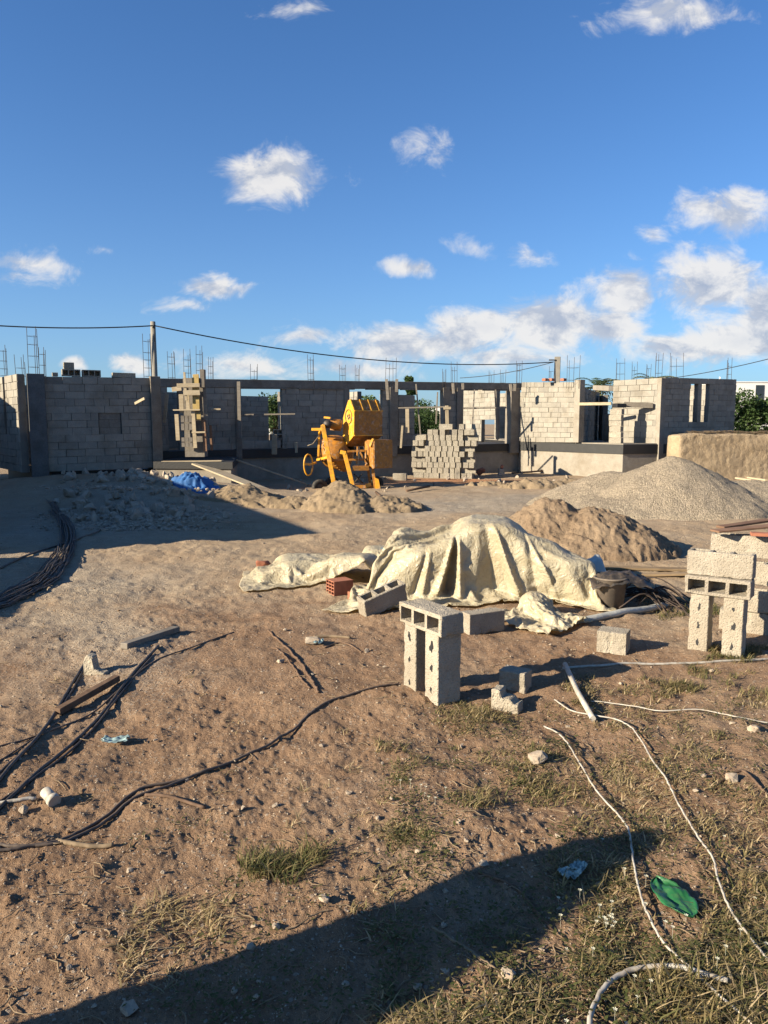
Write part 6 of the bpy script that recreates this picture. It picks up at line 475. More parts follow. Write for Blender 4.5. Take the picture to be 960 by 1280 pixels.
def cone(x, y, cx, cy, rx, ry, h, rot=0., pw=1.25):
    c, s = math.cos(rot), math.sin(rot); dx = x-cx; dy = y-cy
    r = np.sqrt(((dx*c+dy*s)/rx)**2 + ((-dx*s+dy*c)/ry)**2)
    r = np.sqrt(r*r+.012)
    return h*(1-r**pw)
def f_sand(x, y):
    h = np.maximum(cone(x, y, 2.55, 11.45, 1.15, 1.1, .86), cone(x, y, 3.15, 11.25, 1.45, 1.15, .72, .1))
    h = np.maximum(h, cone(x, y, 3.6, 11.2, 1.0, .9, .42))
    l = fbm(x*3, y*3, 60, 4); l2 = fbm(x*9, y*9, 61, 3)
    m = sstep(-.02, .15, h)
    return h + m*(.05*l + .032*np.abs(l2) + .016*fbm(x*22, y*22, 66, 3) + .03*np.clip(fbm(x*5.5, y*5.5, 63, 2), 0, 1)) - .04
heap('sand_heap', 3.0, 11.3, f_sand, 2.2, .022, M['sand'], 'lumpy brown heap of damp sand behind the plastic-covered pile', 'sand heap')
def f_grav(x, y):
    h = np.maximum(cone(x, y, 6.5, 17.0, 2.55, 2.4, 1.38, pw=.95), cone(x, y, 5.25, 17.5, 2.1, 1.9, .95, pw=1.0))
    h = np.maximum(h, cone(x, y, 8.3, 17.2, 2.6, 2.0, .72, pw=1.1))
    h = np.maximum(h, cone(x, y, 5.6, 16.4, 2.2, 1.7, .55, pw=1.1))
    return h + sstep(0, .2, h)*(.05*fbm(x*1.4, y*1.4, 70, 3) + .03*np.abs(fbm(x*7, y*7, 71, 3))) - .04
heap('gravel_heap', 6.7, 17.0, f_grav, 4.6, .05, M['gravelpile'], 'broad grey gravel heap in front of the mud wall', 'gravel heap')
def f_s3(x, y):
    h = np.maximum(cone(x, y, -1.0, 17.2, 1.1, 1.6, .70, .3, 1.05), cone(x, y, .0, 16.9, 1.2, 1.1, .34))
    h = np.maximum(h, cone(x, y, -2.0, 17.4, 1.0, .8, .30))
    return h + sstep(0, .12, h)*(.07*fbm(x*2.6, y*2.6, 80, 4) + .05*np.abs(fbm(x*8, y*8, 81, 3))) - .05
heap('soil_heap', -.9, 17.4, f_s3, 2.3, .03, M['sandsoil'], 'low sandy soil heap right below the yellow mixer', 'soil heap')
def f_s4(x, y):
    h = np.maximum(cone(x, y, -3.55, 18.3, 1.3, .95, .48, .2), cone(x, y, -2.7, 17.4, .8, .6, .26))
    return h + sstep(0, .12, h)*(.07*fbm(x*2.6, y*2.6, 85, 4) + .04*np.abs(fbm(x*8, y*8, 86, 3))) - .05
heap('soil_heap', -3.2, 18.0, f_s4, 2.0, .03, M['sandsoil'], 'soil heap half in shade at the foot of the wide plank', 'soil heap')
def f_s5(x, y):
    h = np.maximum(cone(x, y, 4.5, 22.3, 1.3, .5, .34), cone(x, y, 5.6, 22.8, 1.2, .5, .3))
    h = np.maximum(h, cone(x, y, 3.2, 23.2, 1.0, .4, .18))
    return h + sstep(0, .1, h)*(.08*fbm(x*3, y*3, 90, 4) + .06*np.abs(fbm(x*9, y*9, 91, 3))) - .05
heap('soil_heap', 4.6, 22.5, f_s5, 2.4, .04, M['sandsoil'], 'reddish bank of excavated soil below the sunlit plinth wall', 'soil heap')

# ================================================================== HOUSE
def wall_mesh(mb, p0, p1, z0, z1, th, openings=(), z0b=None, z1b=None, bl=.5, bh=.2, skip=.0, seed=1, ragged=0):
    """block masonry from p0 to p1 (plan), z0..z1 (z0b..z1b at the far end); openings (s0, s1, za, zb) in metres / heights from the foot"""
    rr = random.Random(seed)
    p0 = Vector((*p0, 0)); p1 = Vector((*p1, 0)); L = (p1-p0).length; u = (p1-p0)/L; n = Vector((-u.y, u.x, 0))
    z0b = z0 if z0b is None else z0b; z1b = z1 if z1b is None else z1b
    H = z1-z0; nc = max(1, round(H/bh))
    def pt(s, t, off):
        za = z0+(z0b-z0)*s/L; zb = z1+(z1b-z1)*s/L
        q = p0 + u*s + n*off; q.z = za+(zb-za)*t; return q
    def hexb(s0, s1, t0, t1, o0, o1, tint):
        mb.hexa([pt(s0,t0,o0), pt(s1,t0,o0), pt(s1,t0,o1), pt(s0,t0,o1), pt(s0,t1,o0), pt(s1,t1,o0), pt(s1,t1,o1), pt(s0,t1,o1)], tint)
    for k in range(nc):
        a, b = k/nc, (k+1)/nc; zm = (a+b)/2*H
        iv = [(0., L)]
        for (s0, s1, ya, yb) in openings:
            if ya < zm < yb:
                new = []
                for (c, d) in iv:
                    if s1 <= c or s0 >= d: new.append((c, d)); continue
                    if s0-c > .02: new.append((c, s0))
                    if d-s1 > .02: new.append((s1, d))
                iv = new
        for (c, d) in iv:
            hexb(c, d, a, b, .018, th-.018, .0 + .1*rr.random())          # recessed mortar
            s = c + (-(bl/2) if (k % 2) else 0) + rr.uniform(-.06, .02)
            while s < d-.01:
                w = bl*rr.choice((1, 1, 1, 1, .98, .8))
                e0, e1 = max(s, c), min(s+w, d)
                if e1-e0 > .05 and not (k == nc-1 and rr.random() < ragged):
                    j = rr.uniform(-.007, .010); g = .013 if rr.random() < .6 else .004
                    hexb(e0+g*.7, e1-g*.7, a+g/H*.9, b-g/H*.8*rr.random(), -j, th+j, rr.uniform(.3, 1.))
                s += w
    return mb
house = tag(empty('unfinished_house', (0, 24, 0)), 'unfinished roofless house of grey concrete blocks with rebar sticking up from its columns', 'house')
def hpart(mb, name, mat, bevel=0.):
    o = mb.build(name, M[mat], None, bevel); o.parent = house; o.matrix_parent_inverse = house.matrix_world.inverted() if False else Matrix.Translation((0, -24, 0)); return o
def pp(u, d): p = P(u, 640, d); return (p.x, d)
# ---- left wing
A0 = pp(1, 23.2); A1 = pp(40, 20.0); A2 = pp(193, 21.6)
hpart(wall_mesh(MB(), A1, A0, .62, 3.20, .2, [(1.45, 1.72, 1.0, 9)], z1b=3.22, seed=3, ragged=.1), 'wall', 'wall')
w = MB(); wall_mesh(w, (A1[0]+.42, A1[1]+.21), A2, .62, 3.15, .2, [(1.32, 1.93, .95, 1.62)], z0b=.66, z1b=3.2, seed=4, ragged=.12)
hpart(w, 'wall', 'wall')
def along(a, b, s, n=0.):
    a = Vector(a); b = Vector(b); u = (b-a).normalized(); q = a + u*s + Vector((-u.y, u.x))*n; return (q.x, q.y)
# blocked-up window of that wall, set back and darker
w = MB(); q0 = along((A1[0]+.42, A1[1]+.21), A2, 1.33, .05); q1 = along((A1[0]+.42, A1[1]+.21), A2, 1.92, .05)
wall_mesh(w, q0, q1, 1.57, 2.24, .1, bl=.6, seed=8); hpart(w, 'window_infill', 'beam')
# back walls of the wing
B0 = (A0[0]+3.4, A0[1]+1.9)
hpart(wall_mesh(MB(), A0, B0, .62, 3.1, .2, seed=5), 'wall', 'wall')
hpart(wall_mesh(MB(), (A2[0], A2[1]+.22), (A2[0]-.9, A2[1]+3.2), .62, 3.1, .2, seed=6), 'wall', 'wall')
def column(p, z0, z1, w=.25, rz=0., mat='render', rods=None, rodtop=None, lean=(0, 0)):
    o = hpart(MB().box((p[0], p[1], (z0+z1)/2), (w, w, z1-z0), rz), 'column', mat, .006)
    return o
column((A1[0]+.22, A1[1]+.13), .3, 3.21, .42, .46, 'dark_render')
column((A2[0]+.12, A2[1]+.06), .45, 3.24, .27, .46, 'beam')
# pilaster strip on the sunlit flank
q = along(A1, A0, 1.58, -.06); hpart(MB().box((q[0], q[1], 2.0), (.16, .16, 2.3), .3), 'column', 'render', .005)
# plinth under the wing, set back; its black colour paints in the dark gap
mb = MB(); ce = Vector((-8.2, 23.0, 0))
def poly_prism(mb, poly, z0, z1, tint=.5):
    n = len(poly); return mb.add([(x, y, z0) for x, y in poly]+[(x, y, z1) for x, y in poly], [tuple(range(n-1, -1, -1)), tuple(range(n, 2*n))]+[(i, (i+1) % n, n+(i+1) % n, n+i) for i in range(n)], tint)
poly_prism(mb, [(A1[0]+.4, A1[1]+.42), (A2[0], A2[1]+.2), (A2[0]-.7, A2[1]+2.9), (A0[0]+3.2, A0[1]+1.8), (A0[0]+.25, A0[1]+.1)], -.2, .615)
hpart(mb, 'plinth', 'bitumen')

def inset(poly, d):
    out = []; n = len(poly)
    for i in range(n):
        a, b, c = (Vector(poly[(i+k) % n]) for k in (-1, 0, 1))
        n1 = Vector((-(b-a).y, (b-a).x)).normalized(); n2 = Vector((-(c-b).y, (c-b).x)).normalized()
        m = (n1+n2); q = b + m*(d/max(.3, m.length_squared/2)); out.append((q.x, q.y))
    return out
# ---- long middle facade
F0 = Vector(pp(200, 24.0)); F1 = Vector(pp(648, 30.4)); FL = (F1-F0).length; fu = (F1-F0)/FL
def fs(u):   # metres along the facade seen at picture column u
    k = (u-480)/F_PX   # x = k*zc, zc ~ y + small
    # (F0.x + s*fu.x) = k*(F0.y + s*fu.y)
    return (k*F0.y*1.003 - F0.x)/(fu.x - k*fu.y*1.003)
def fp(s, off=0.): q = F0 + fu*s + Vector((-fu.y, fu.x))*off; return (q.x, q.y)
ZF0, ZF1, ZT0, ZT1 = 1.05, 1.15, 3.06, 3.25
def zf(s): return ZF0+(ZF1-ZF0)*s/FL
def zt(s): return ZT0+(ZT1-ZT0)*s/FL
def fac(u0, u1, zlo=None, zhi=None, seed=1, off=0., th=.2):
    s0, s1 = fs(u0), fs(u1); mb = MB()
    a0 = zf(s0) if zlo is None else zlo; a1 = zf(s1) if zlo is None else zlo
    b0 = zt(s0) if zhi is None else zhi; b1 = zt(s1) if zhi is None else zhi
    wall_mesh(mb, fp(s0, off), fp(s1, off), a0, b0, th, z0b=a1, z1b=b1, seed=seed)
    return hpart(mb, 'wall', 'wall')
fac(201, 213, seed=11); fac(226, 300, seed=12, zlo=None)
fac(354, 431, seed=13); fac(478, 498, seed=14); fac(498, 518, seed=15, zhi=2.95); fac(518, 553, zhi=1.5, seed=16)
fac(303, 352, zhi=1.35, seed=10); fac(445, 478, zhi=1.6, seed=28)
for u, wd in ((300, .2), (434, .2), (491, .3), (556, .28), (573, .28), (640, .42)):
    s = fs(u); p = fp(s, .06); column(p, zf(s)-.4, zt(s)+.06, wd, .42, 'beam')
fac(553, 577, seed=17)
# ring beam with its timber shutter boards
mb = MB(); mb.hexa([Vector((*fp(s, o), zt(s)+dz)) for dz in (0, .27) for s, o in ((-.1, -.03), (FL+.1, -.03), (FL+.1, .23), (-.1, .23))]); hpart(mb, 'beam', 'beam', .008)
mb = MB(); s = fs(300)
rr = random.Random(5)
while s < FL-.5:
    e = min(s+rr.uniform(.9, 2.2), FL-.2)
    mb.hexa([Vector((*fp(t, o), zt(t)+dz)) for dz in (-.035, -.004) for t, o in ((s, -.05), (e, -.05), (e, .1), (s, .1))], rr.uniform(.3, 1)); s = e+rr.uniform(.05, .5)
hpart(mb, 'shutter_board', 'wood_grey')
# plinth and floor slab of the middle
mb = MB(); back = 9.0
mb.hexa([Vector((*fp(t, o), z)) for z in (-.2, None) for t, o in ((-.3, .06), (FL-.05, .06), (FL-.05, back), (-.3, back))] if False else
        [Vector((*fp(-.3, .06), -.2)), Vector((*fp(FL-.02, .06), -.2)), Vector((*fp(FL-.02, back), -.2)), Vector((*fp(-.3, back), -.2)),
         Vector((*fp(-.3, .06), ZF0-.32)), Vector((*fp(FL-.02, .06), ZF1-.32)), Vector((*fp(FL-.02, back), ZF1-.32)), Vector((*fp(-.3, back), ZF0-.32))])
hpart(mb, 'plinth', 'render')
mb = MB()
mb.hexa([Vector((*fp(-.3, -.02), ZF0-.315)), Vector((*fp(FL+.0, -.02), ZF1-.315)), Vector((*fp(FL+.0, back), ZF1-.315)), Vector((*fp(-.3, back), ZF0-.315)),
         Vector((*fp(-.3, -.02), ZF0-.02)), Vector((*fp(FL+.0, -.02), ZF1-.02)), Vector((*fp(FL+.0, back), ZF1-.02)), Vector((*fp(-.3, back), ZF0-.02))])
hpart(mb, 'bitumen_band', 'bitumen')
# porch slab that carries the column formwork
pq_ = [(A2[0]+.2, 21.0), pp(292, 20.75), pp(300, 24.1), (A2[0]+.2, 24.0)]
hpart(poly_prism(MB(), inset(pq_, .05), -.2, .66), 'plinth', 'render'); hpart(poly_prism(MB(), pq_, .662, .86), 'bitumen_band', 'bitumen')
# interior walls behind the openings
def inner(u0, d0, u1, d1, z0, z1, seed, ops=()):
    return hpart(wall_mesh(MB(), pp(u0, d0), pp(u1, d1), z0, z1, .2, ops, seed=seed), 'wall', 'wall')
inner(196, 26.0, 232, 26.6, .9, 3.0, 20)
inner(262, 29.0, 338, 30.6, 1.0, 3.0, 21)
inner(352, 30.8, 446, 33.0, 1.0, 3.2, 22)
inner(341, 30.6, 352, 30.8, 1.0, 1.5, 23)
inner(478, 33.4, 516, 34.4, 1.0, 3.2, 24)
inner(516, 34.4, 556, 35.4, 1.0, 1.45, 25)
# sunlit cross walls seen through the right-hand opening
inner(574, 37.0, 618, 34.2, 1.1, 3.5, 26, [(1.9, 3.0, 0, 1.0)])
inner(616, 38.0, 650, 36.0, 1.1, 3.4, 27)
inner(428, 30.5, 447, 29.3, 1.05, 3.15, 29)

# ---- right wing: sunlit wall
W0 = pp(648.5, 30.1); W1 = pp(721, 27.6); W2 = pp(776, 26.3)
hpart(wall_mesh(MB(), W0, along(W0, W1, (Vector(W1)-Vector(W0)).length-.28), 1.19, 3.54, .2, z0b=1.22, z1b=3.42, seed=31, ragged=.08), 'wall', 'wall')
wu = (Vector(W1)-Vector(W0)).normalized(); wang = math.atan2(wu.y, wu.x)
p = along(W0, W1, (Vector(W1)-Vector(W0)).length-.13, .1); column(p, 1.228, 3.50, .27, wang, 'render')
K0 = pp(820, 26.6); K1 = pp(912, 28.5); T1 = pp(776, 26.1)
# plinth of the right wing
poly = [W0, T1, (K0[0]+.02, K0[1]+.02), K1, (K1[0]-1.5, K1[1]+7), (W0[0]-1, W0[1]+7)]
hpart(poly_prism(MB(), inset(poly, .03), -.2, .86), 'plinth', 'render')
mb = poly_prism(MB(), poly, .862, 1.19); hpart(mb, 'bitumen_band', 'bitumen')
hpart(poly_prism(MB(), inset(poly, .05), 1.192, 1.225), 'floor_slab', 'render')
# dark return walls, opening with the tall slits
KL = (Vector(K1)-Vector(K0)).length
ks = lambda u: ((u-480)/F_PX*K0[1]*1.002-K0[0])/((K1[0]-K0[0])/KL - (u-480)/F_PX*(K1[1]-K0[1])/KL)
hpart(wall_mesh(MB(), along(K0, K1, .2), K1, 1.2, 3.52, .2, [(ks(858)-.2, ks(867.5)-.2, .78, 2.12), (ks(872)-.2, ks(881.5)-.2, .78, 2.12)], z1b=3.56, seed=33), 'wall', 'wall')
ku = (Vector(K1)-Vector(K0)).normalized(); p = along(K0, K1, .1, .1); column(p, .5, 3.5, .24, math.atan2(ku.y, ku.x), 'render')
# lit court wall behind the slits
hpart(wall_mesh(MB(), pp(838, 31.5), pp(892, 29.4), 1.2, 3.45, .2, seed=34), 'wall', 'wall')
# lit wall left of the corner with its long gap and timber
LW0 = pp(761, 28.2); LW1 = along(K0, LW0, .14); LWL = (Vector(LW1)-Vector(LW0)).length
hpart(wall_mesh(MB(), LW0, LW1, 1.2, 3.5, .2, z1b=3.5, seed=35), 'wall', 'wall')
hpart(wall_mesh(MB(), pp(722.5, 28.0), pp(745, 33), 1.22, 3.25, .2, seed=36), 'wall', 'wall')
hpart(wall_mesh(MB(), pp(690, 33.5), pp(738, 34.5), 1.2, 3.3, .2, seed=37), 'wall', 'wall')
inner(744.5, 32.6, 749.5, 31.6, 1.22, 3.1, 42)
hpart(MB().bar(P(744, 484.5, 33), P(764, 485.5, 30), .2, .2), 'lintel', 'render')
inner(751, 30.0, 761, 29.6, 1.22, 2.3, 43)
# long timber across the opening of the right wing
hpart(MB().bar(P(724, 505, 27.5), P(764, 504.5, 26.9), .09, .10, .9), 'lintel_board', 'wood_pale')
hpart(MB().bar(P(780, 505.5, 26.95), P(816, 507, 26.75), .10, .18, .3), 'lintel_board', 'wood_grey')
# ---- rebar cages standing up out of the columns
def rebar(u0, u1, vt, vb, d, n=None):
    mb = MB(); x0, x1 = P(u0, 500, d).x, P(u1, 500, d).x; zb = P(u0, vb, d).z-.25; zt_ = P(u0, vt, d).z; w = x1-x0
    rr = random.Random(int(u0*7+vt)); dep = max(.16, min(.3, w))
    cx = (x0+x1)/2; lean = rr.uniform(-.02, .02)
    n = n or 4
    for k in range(n):
        fx = (-.5, .5, -.15, .22, 0, .4)[k]; dy = (0, 0, dep, dep, dep*.5, dep)[k]
        a = Vector((cx+fx*w, d+dy, zb)); top = zt_ - (0 if k < 2 else rr.uniform(0, .22))
        b = Vector((cx+fx*w+lean+rr.uniform(-.02, .02), d+dy, top))
        mb.tube([a, (a+b)/2+Vector((rr.uniform(-.008, .008), 0, 0)), b], .0075, 5)
    z = zb+.3
    while z < zt_-.15:
        zz = z+rr.uniform(-.01, .01); q = [Vector((cx-.5*w, d, zz)), Vector((cx+.5*w, d, zz)), Vector((cx+.22*w, d+dep, zz)), Vector((cx-.15*w, d+dep, zz))]
        for i in range(4): mb.tube([q[i], q[(i+1) % 4]], .004, 4, caps=False)
        z += rr.choice((.22, .3, .45))
    return hpart(mb, 'rebar_cage', 'rust')
for a in ((1, 10, 431, 472, 22.9), (22, 32, 443, 472, 22.2), (37.5, 49, 408, 472, 20.2), (51, 58, 434, 472, 21.6), (181, 190.5, 417, 472, 21.7),
          (211, 220, 439, 474, 25), (231, 240, 436, 476, 26), (246, 254, 432, 476, 25.5), (261, 267, 446, 476, 27), (314, 322, 455, 476, 28),
          (385.5, 393, 443, 476, 26.3), (425, 432, 456, 478, 28.5), (444, 449, 456, 478, 28.5), (482, 495, 447, 478, 27.4), (553, 557, 461, 479, 28.6),
          (564, 571, 452, 480, 28.6), (611, 617, 463, 480, 33), (625, 631, 462, 480, 33), (645, 651, 451, 480, 29.5), (685, 691, 458, 480, 31),
          (708, 723, 444, 477, 27.6), (769, 780, 448, 478, 32), (789, 795, 452, 478, 32), (807, 812, 455, 476, 31), (818, 826, 441, 476, 26.9),
          (836, 853, 441, 475, 28), (907.5, 913, 447, 477, 28.6)):
    rebar(*a)
# brick course and rubble on top of the sunlit wall
for u in (682, 690, 705): tag(MB().box(P(u, 474.5, 28.5) + Vector((0, .1, .0)), (.18, .16, .10), wang, rr.uniform(.3, 1)).build('loose_brick', M['clay'], None, .008), 'red brick lying on top of the sunlit wall by the concrete post', 'brick', 'red bricks on the sunlit wall')

# ---- unseen stand-in blocks added to cast the shadows at the left
t = tag(empty('stand_in_house', (-13, 14, 0)), 'plain stand-in house left of the yard, added for the shadow it casts', 'house')
def npart(mb, name, mat): o = mb.build(name, M[mat], None, .01); o.parent = t; o.matrix_parent_inverse = Matrix.Translation((13, -14, 0)); return o
npart(poly_prism(MB(), [(-9.0, 9.3), (-13.6, 18.6), (-19, 16), (-15, 7)], -.2, 3.45), 'wall', 'render')
npart(poly_prism(MB(), [(-13.55, 18.3), (-14.3, 23.2), (-19, 22), (-18, 17)], -.2, 3.95), 'rear_caster', 'render')
tag(poly_prism(MB(), [(-8.6, 8.7), (-9.2, 8.7), (-8.4, 5.0), (-9.5, 1.5), (-9.0, 1.4), (-7.75, 5.05)], -.1, 1.8).build('stand_in_wall', M['render'], None, .02), 'low stand-in wall left of the yard, added for the shadow it casts', 'wall')  # unseen, shaped for the lower edge of the left shadow
# ---- old wall far left, mud wall right
mb = MB(); wall_mesh(mb, pp(-60, 33), pp(60, 34), 0, 1.85, .4, bl=.32, bh=.14, seed=44); tag(mb.build('stone_wall', M['rubble']), 'low dark boundary wall of rough stones at the far left edge', 'wall')
def mud_wall():
    L0, L1 = Vector(pp(843, 25.0)), Vector(pp(1060, 26.0)); n = 150; mlev = 18; V = []; Fq = []
    u = (L1-L0).normalized(); nn = Vector((-u.y, u.x)); Lm = (L1-L0).length
    prof = [(-.07, -.1), (-.05, .3), (-.03, .7), (-.01, 1.1), (.0, 1.40), (.015, 1.52), (.06, 1.56), (.40, 1.575), (.74, 1.56), (.785, 1.52), (.8, 1.3), (.83, .6), (.88, -.1)]
    pa = np.array(prof); tt = np.linspace(0, len(prof)-1, 46); prof = list(zip(np.interp(tt, range(len(pa)), pa[:, 0]), np.interp(tt, range(len(pa)), pa[:, 1])))
    S = np.linspace(0, Lm, n); K = len(prof)
    for i, s in enumerate(S):
        endr = min(1, s/.12)**.5 if s < .12 else 1
        for k, (o, z) in enumerate(prof):
            w1 = float(fbm(s*1.1, z*1.1+o*1.1, 100, 4)); w2 = float(fbm(s*4.5, z*4.5+o*4.5, 101, 3))
            oo = .4+(o-.4)*(.55+.45*endr) + .025*w1 + .016*w2; zz = z + (.05*float(fbm(s*.8, 0, 105, 3)) + .02*w2 if z > 1.3 else 0) - (.1*(1-endr) if z > 1.3 else 0)
            q = L0 + u*s + nn*oo; V.append((q.x, q.y, zz))
    for i in range(n-1):
        for k in range(K-1): o = i*K+k; Fq.append((o, o+K, o+K+1, o+1))
    me = bpy.data.meshes.new('mud_wall'); me.from_pydata(V, [], Fq + [tuple(range(K))]); me.polygons.foreach_set('use_smooth', [True]*len(me.polygons))
    o = link('mud_wall', me, M['mud']); o.modifiers.new('s', 'SUBSURF').render_levels = 1
    tag(o, 'low thick ochre mud wall with a rounded end beyond the gravel heap', 'wall')
    # dry reeds laid along its top, towards the back edge
    mb = MB(); rr = random.Random(3)
    for i in range(200):
        s = rr.uniform(.6, Lm-.2); q = L0 + u*s + nn*rr.uniform(.3, .6); a = Vector((q.x, q.y, 1.57+rr.uniform(0, .09)))
        d = Vector((u.x, u.y, 0))*rr.uniform(.15, .4)*rr.choice((-1, 1)) + Vector((rr.uniform(-.06, .06), rr.uniform(-.1, .1), rr.uniform(-.02, .05)))
        mb.tube([a, a+d], .009, 3, rr.random(), False)
    mb.build('reed_capping', M['twig'], o)
mud_wall()
# ================================================================== CONCRETE BLOCKS
def hollow_block(name, mat, L=.5, H=.2, T=.15, cells=3, hero=True, seed=1, shell=True, keep=(0., 1.)):
    """hollow block: length on x, height on z (cells open upwards), thickness on y; small broken holes in the closed lower face"""
    w = .027; cw = (L-w*(cells+1))/cells
    bm = bmesh.new(); xs = [-L/2]
    for c in range(cells): xs += [xs[-1]+w, xs[-1]+w+cw]
    xs.append(L/2); ys = [-T/2, -T/2+w, T/2-w, T/2]
    z0, z1 = -H/2, H/2
    g = {}
    def vert(x, y, z):
        k = (round(x, 5), round(y, 5), round(z, 5))
        if k not in g: g[k] = bm.verts.new((x, y, z))
        return g[k]
    for i in range(len(xs)-1):
        for j in range(3):
            a, b, c, d = xs[i], xs[i+1], ys[j], ys[j+1]
            cell = (i % 2 == 1 and j == 1)
            if cell:
                tp = .006; zb = z0+.03
                top = [(a, c), (b, c), (b, d), (a, d)]; bot = [(a+tp, c+tp), (b-tp, c+tp), (b-tp, d-tp), (a+tp, d-tp)]
                tv = [vert(x, y, z1) for x, y in top]; bv = [vert(x, y, zb) for x, y in bot]
                for q in range(4): bm.faces.new((tv[(q+1) % 4], tv[q], bv[q], bv[(q+1) % 4]))
                bm.faces.new(bv)
            else: bm.faces.new([vert(*q, z1) for q in ((a, c), (b, c), (b, d), (a, d))])
            bm.faces.new([vert(*q, z0) for q in ((a, d), (b, d), (b, c), (a, c))])
    for i in range(len(xs)-1):
        for y, s in ((ys[0], 1), (ys[-1], -1)):
            q = [vert(xs[i], y, z0), vert(xs[i+1], y, z0), vert(xs[i+1], y, z1), vert(xs[i], y, z1)]
            bm.faces.new(q if s > 0 else q[::-1])
    for j in range(3):
        for x, s in ((xs[0], -1), (xs[-1], 1)):
            q = [vert(x, ys[j], z0), vert(x, ys[j+1], z0), vert(x, ys[j+1], z1), vert(x, ys[j], z1)]
            bm.faces.new(q if s > 0 else q[::-1])
    bmesh.ops.recalc_face_normals(bm, faces=bm.faces)
    if hero:
        es = [e for e in bm.edges if len(e.link_faces) == 2 and e.calc_face_angle(0) > .5 and all(abs(abs(v.co.x)-L/2) < 1e-4 or abs(abs(v.co.y)-T/2) < 1e-4 for v in e.verts)]
        bmesh.ops.bevel(bm, geom=es, offset=.005, segments=1, affect='EDGES')
        bmesh.ops.subdivide_edges(bm, edges=[e for e in bm.edges if e.calc_length() > .06], cuts=5, use_grid_fill=True)
        bmesh.ops.subdivide_edges(bm, edges=[e for e in bm.edges if e.calc_length() > .025], cuts=1, use_grid_fill=True)
        bmesh.ops.triangulate(bm, faces=[f for f in bm.faces if len(f.verts) > 4])
        vs = list(bm.verts); X = np.array([v.co[:] for v in vs])
        sd = seed*13.7
        nx = fbm(X[:,0]*30+X[:,2]*17+sd, X[:,1]*30+X[:,2]*23, 5, 3); ny = fbm(X[:,0]*28-X[:,2]*19, X[:,1]*33+X[:,2]*21+sd, 6, 3); nz = fbm(X[:,2]*30+X[:,0]*9+sd, X[:,1]*30+X[:,0]*25, 7, 3)
        # crumbled corners
        ed = (np.minimum(np.minimum(L/2-abs(X[:,0]), T/2-abs(X[:,1]))+np.minimum(H/2-abs(X[:,2]), T/2-abs(X[:,1])), .05))
        cr = np.clip(fbm(X[:,0]*9+sd, X[:,2]*9+X[:,1]*7, 9, 2)-.2, 0, 1)*(1-sstep(0, .03, ed))*.013
        for v, a, b, c, k in zip(vs, nx, ny, nz, cr):
            v.co += Vector((a, b, c))*.0010
            v.co -= Vector((v.co.x/L, v.co.y/T, v.co.z/H))*k*2
    me = bpy.data.meshes.new(name); bm.to_mesh(me); bm.free()
    me.attributes.new('tint', 'FLOAT', 'FACE').data.foreach_set('value', [.9]*len(me.polygons))
    me.materials.append(M[mat])
    return me
def dark_holes(seed):
    """three small ragged break-outs in the closed face of a block (that face is z = -H/2)"""
    rr = random.Random(seed); out = []
    for cx in (-.155, .0, .155):
        mb = MB(); out.append(mb); n = 11; r0 = rr.uniform(.012, .030); cx += rr.uniform(-.02, .02); ring = []
        for k in range(n):
            a = 2*math.pi*k/n; r = r0*rr.uniform(.35, 1.3)
            ring.append((cx+1.5*r*math.cos(a), .75*r*math.sin(a)))
        V = [(x, y, -.1035) for x, y in ring] + [(cx+(x-cx)*.8, y*.8, -.094) for x, y in ring]
        mb.add(V, [tuple(range(n))] + [(k, (k+1) % n, n+(k+1) % n, n+k) for k in range(n)], .1)
    return out
HERO = [hollow_block('concrete_block', 'block', seed=i) for i in (1, 2, 3)]
def block(loc, mat3, label, group, mesh=0, holes=0):
    o = link('concrete_block', HERO[mesh], None); o.matrix_world = Matrix.Translation(loc) @ mat3.to_4x4()
    tag(o, label, 'concrete block', group)
    for h in (dark_holes(holes) if holes else ()): h.build('broken_hole', M['strap'], o)
    return o
def axes(ax, ay, az): return Matrix((ax, ay, az)).transposed()
def rotz(a): return Matrix.Rotation(a, 3, 'Z')
GRP = 'loose concrete blocks on the dirt'
def horiz(a): return Vector((math.cos(a), math.sin(a), 0))
Zv = Vector((0, 0, 1))
# --- stand by the tarp: two uprights, one flat block. the closed (holed) face of the uprights looks left (direction n)
def stand(u, v, yaw, gap, lab1, lab2, lab3, sd):
    base = gp(u, v); n = horiz(yaw)                # outward direction of the holed faces
    t = Vector((-n.y, n.x, 0))                      # along the stand, away from the viewer when n looks left
    if t.y < 0: t = -t
    T, H = .15, .2
    z = ground(base.x, base.y)
    c0 = base - n*(H/2) + t*(T/2); c1 = c0 + t*gap
    m = axes(Zv, Zv.cross(-n) if False else (-n).cross(Zv), -n)
    for k, (c, lab) in enumerate(((c0, lab1), (c1, lab2))):
        zz = ground(c.x, c.y)-.012
        block(Vector((c.x, c.y, zz+.25)), m, lab, GRP, k, sd+k)
    top = z-.012+.5
    # flat block across both, its open cells looking left
    c = c0 + t*(gap/2) + n*.012; L = t
    m2 = axes(-t, n.cross(-t), n)
    block(Vector((c.x, c.y, top+.0765)), m2, lab3, GRP, 2)
    return c, t, n, top+.153
# yaw: bright faces look towards front-left
sc_, st_, sn_, sz_ = stand(547, 883, R(213), .26, 'front upright concrete block of the two-legged stand left of the plastic-covered pile', 'rear upright concrete block with three ragged holes under the left stand', 'flat hollow block capping the left stand, open cells facing left', 3)
rc, rt, rn, rz_ = stand(926, 825, R(235), .26, 'front upright concrete block of the right-hand stand, with three small holes', 'rear upright concrete block of the right-hand stand, with bigger holes', 'flat hollow block lying on the two right-hand uprights, three cells open', 11)
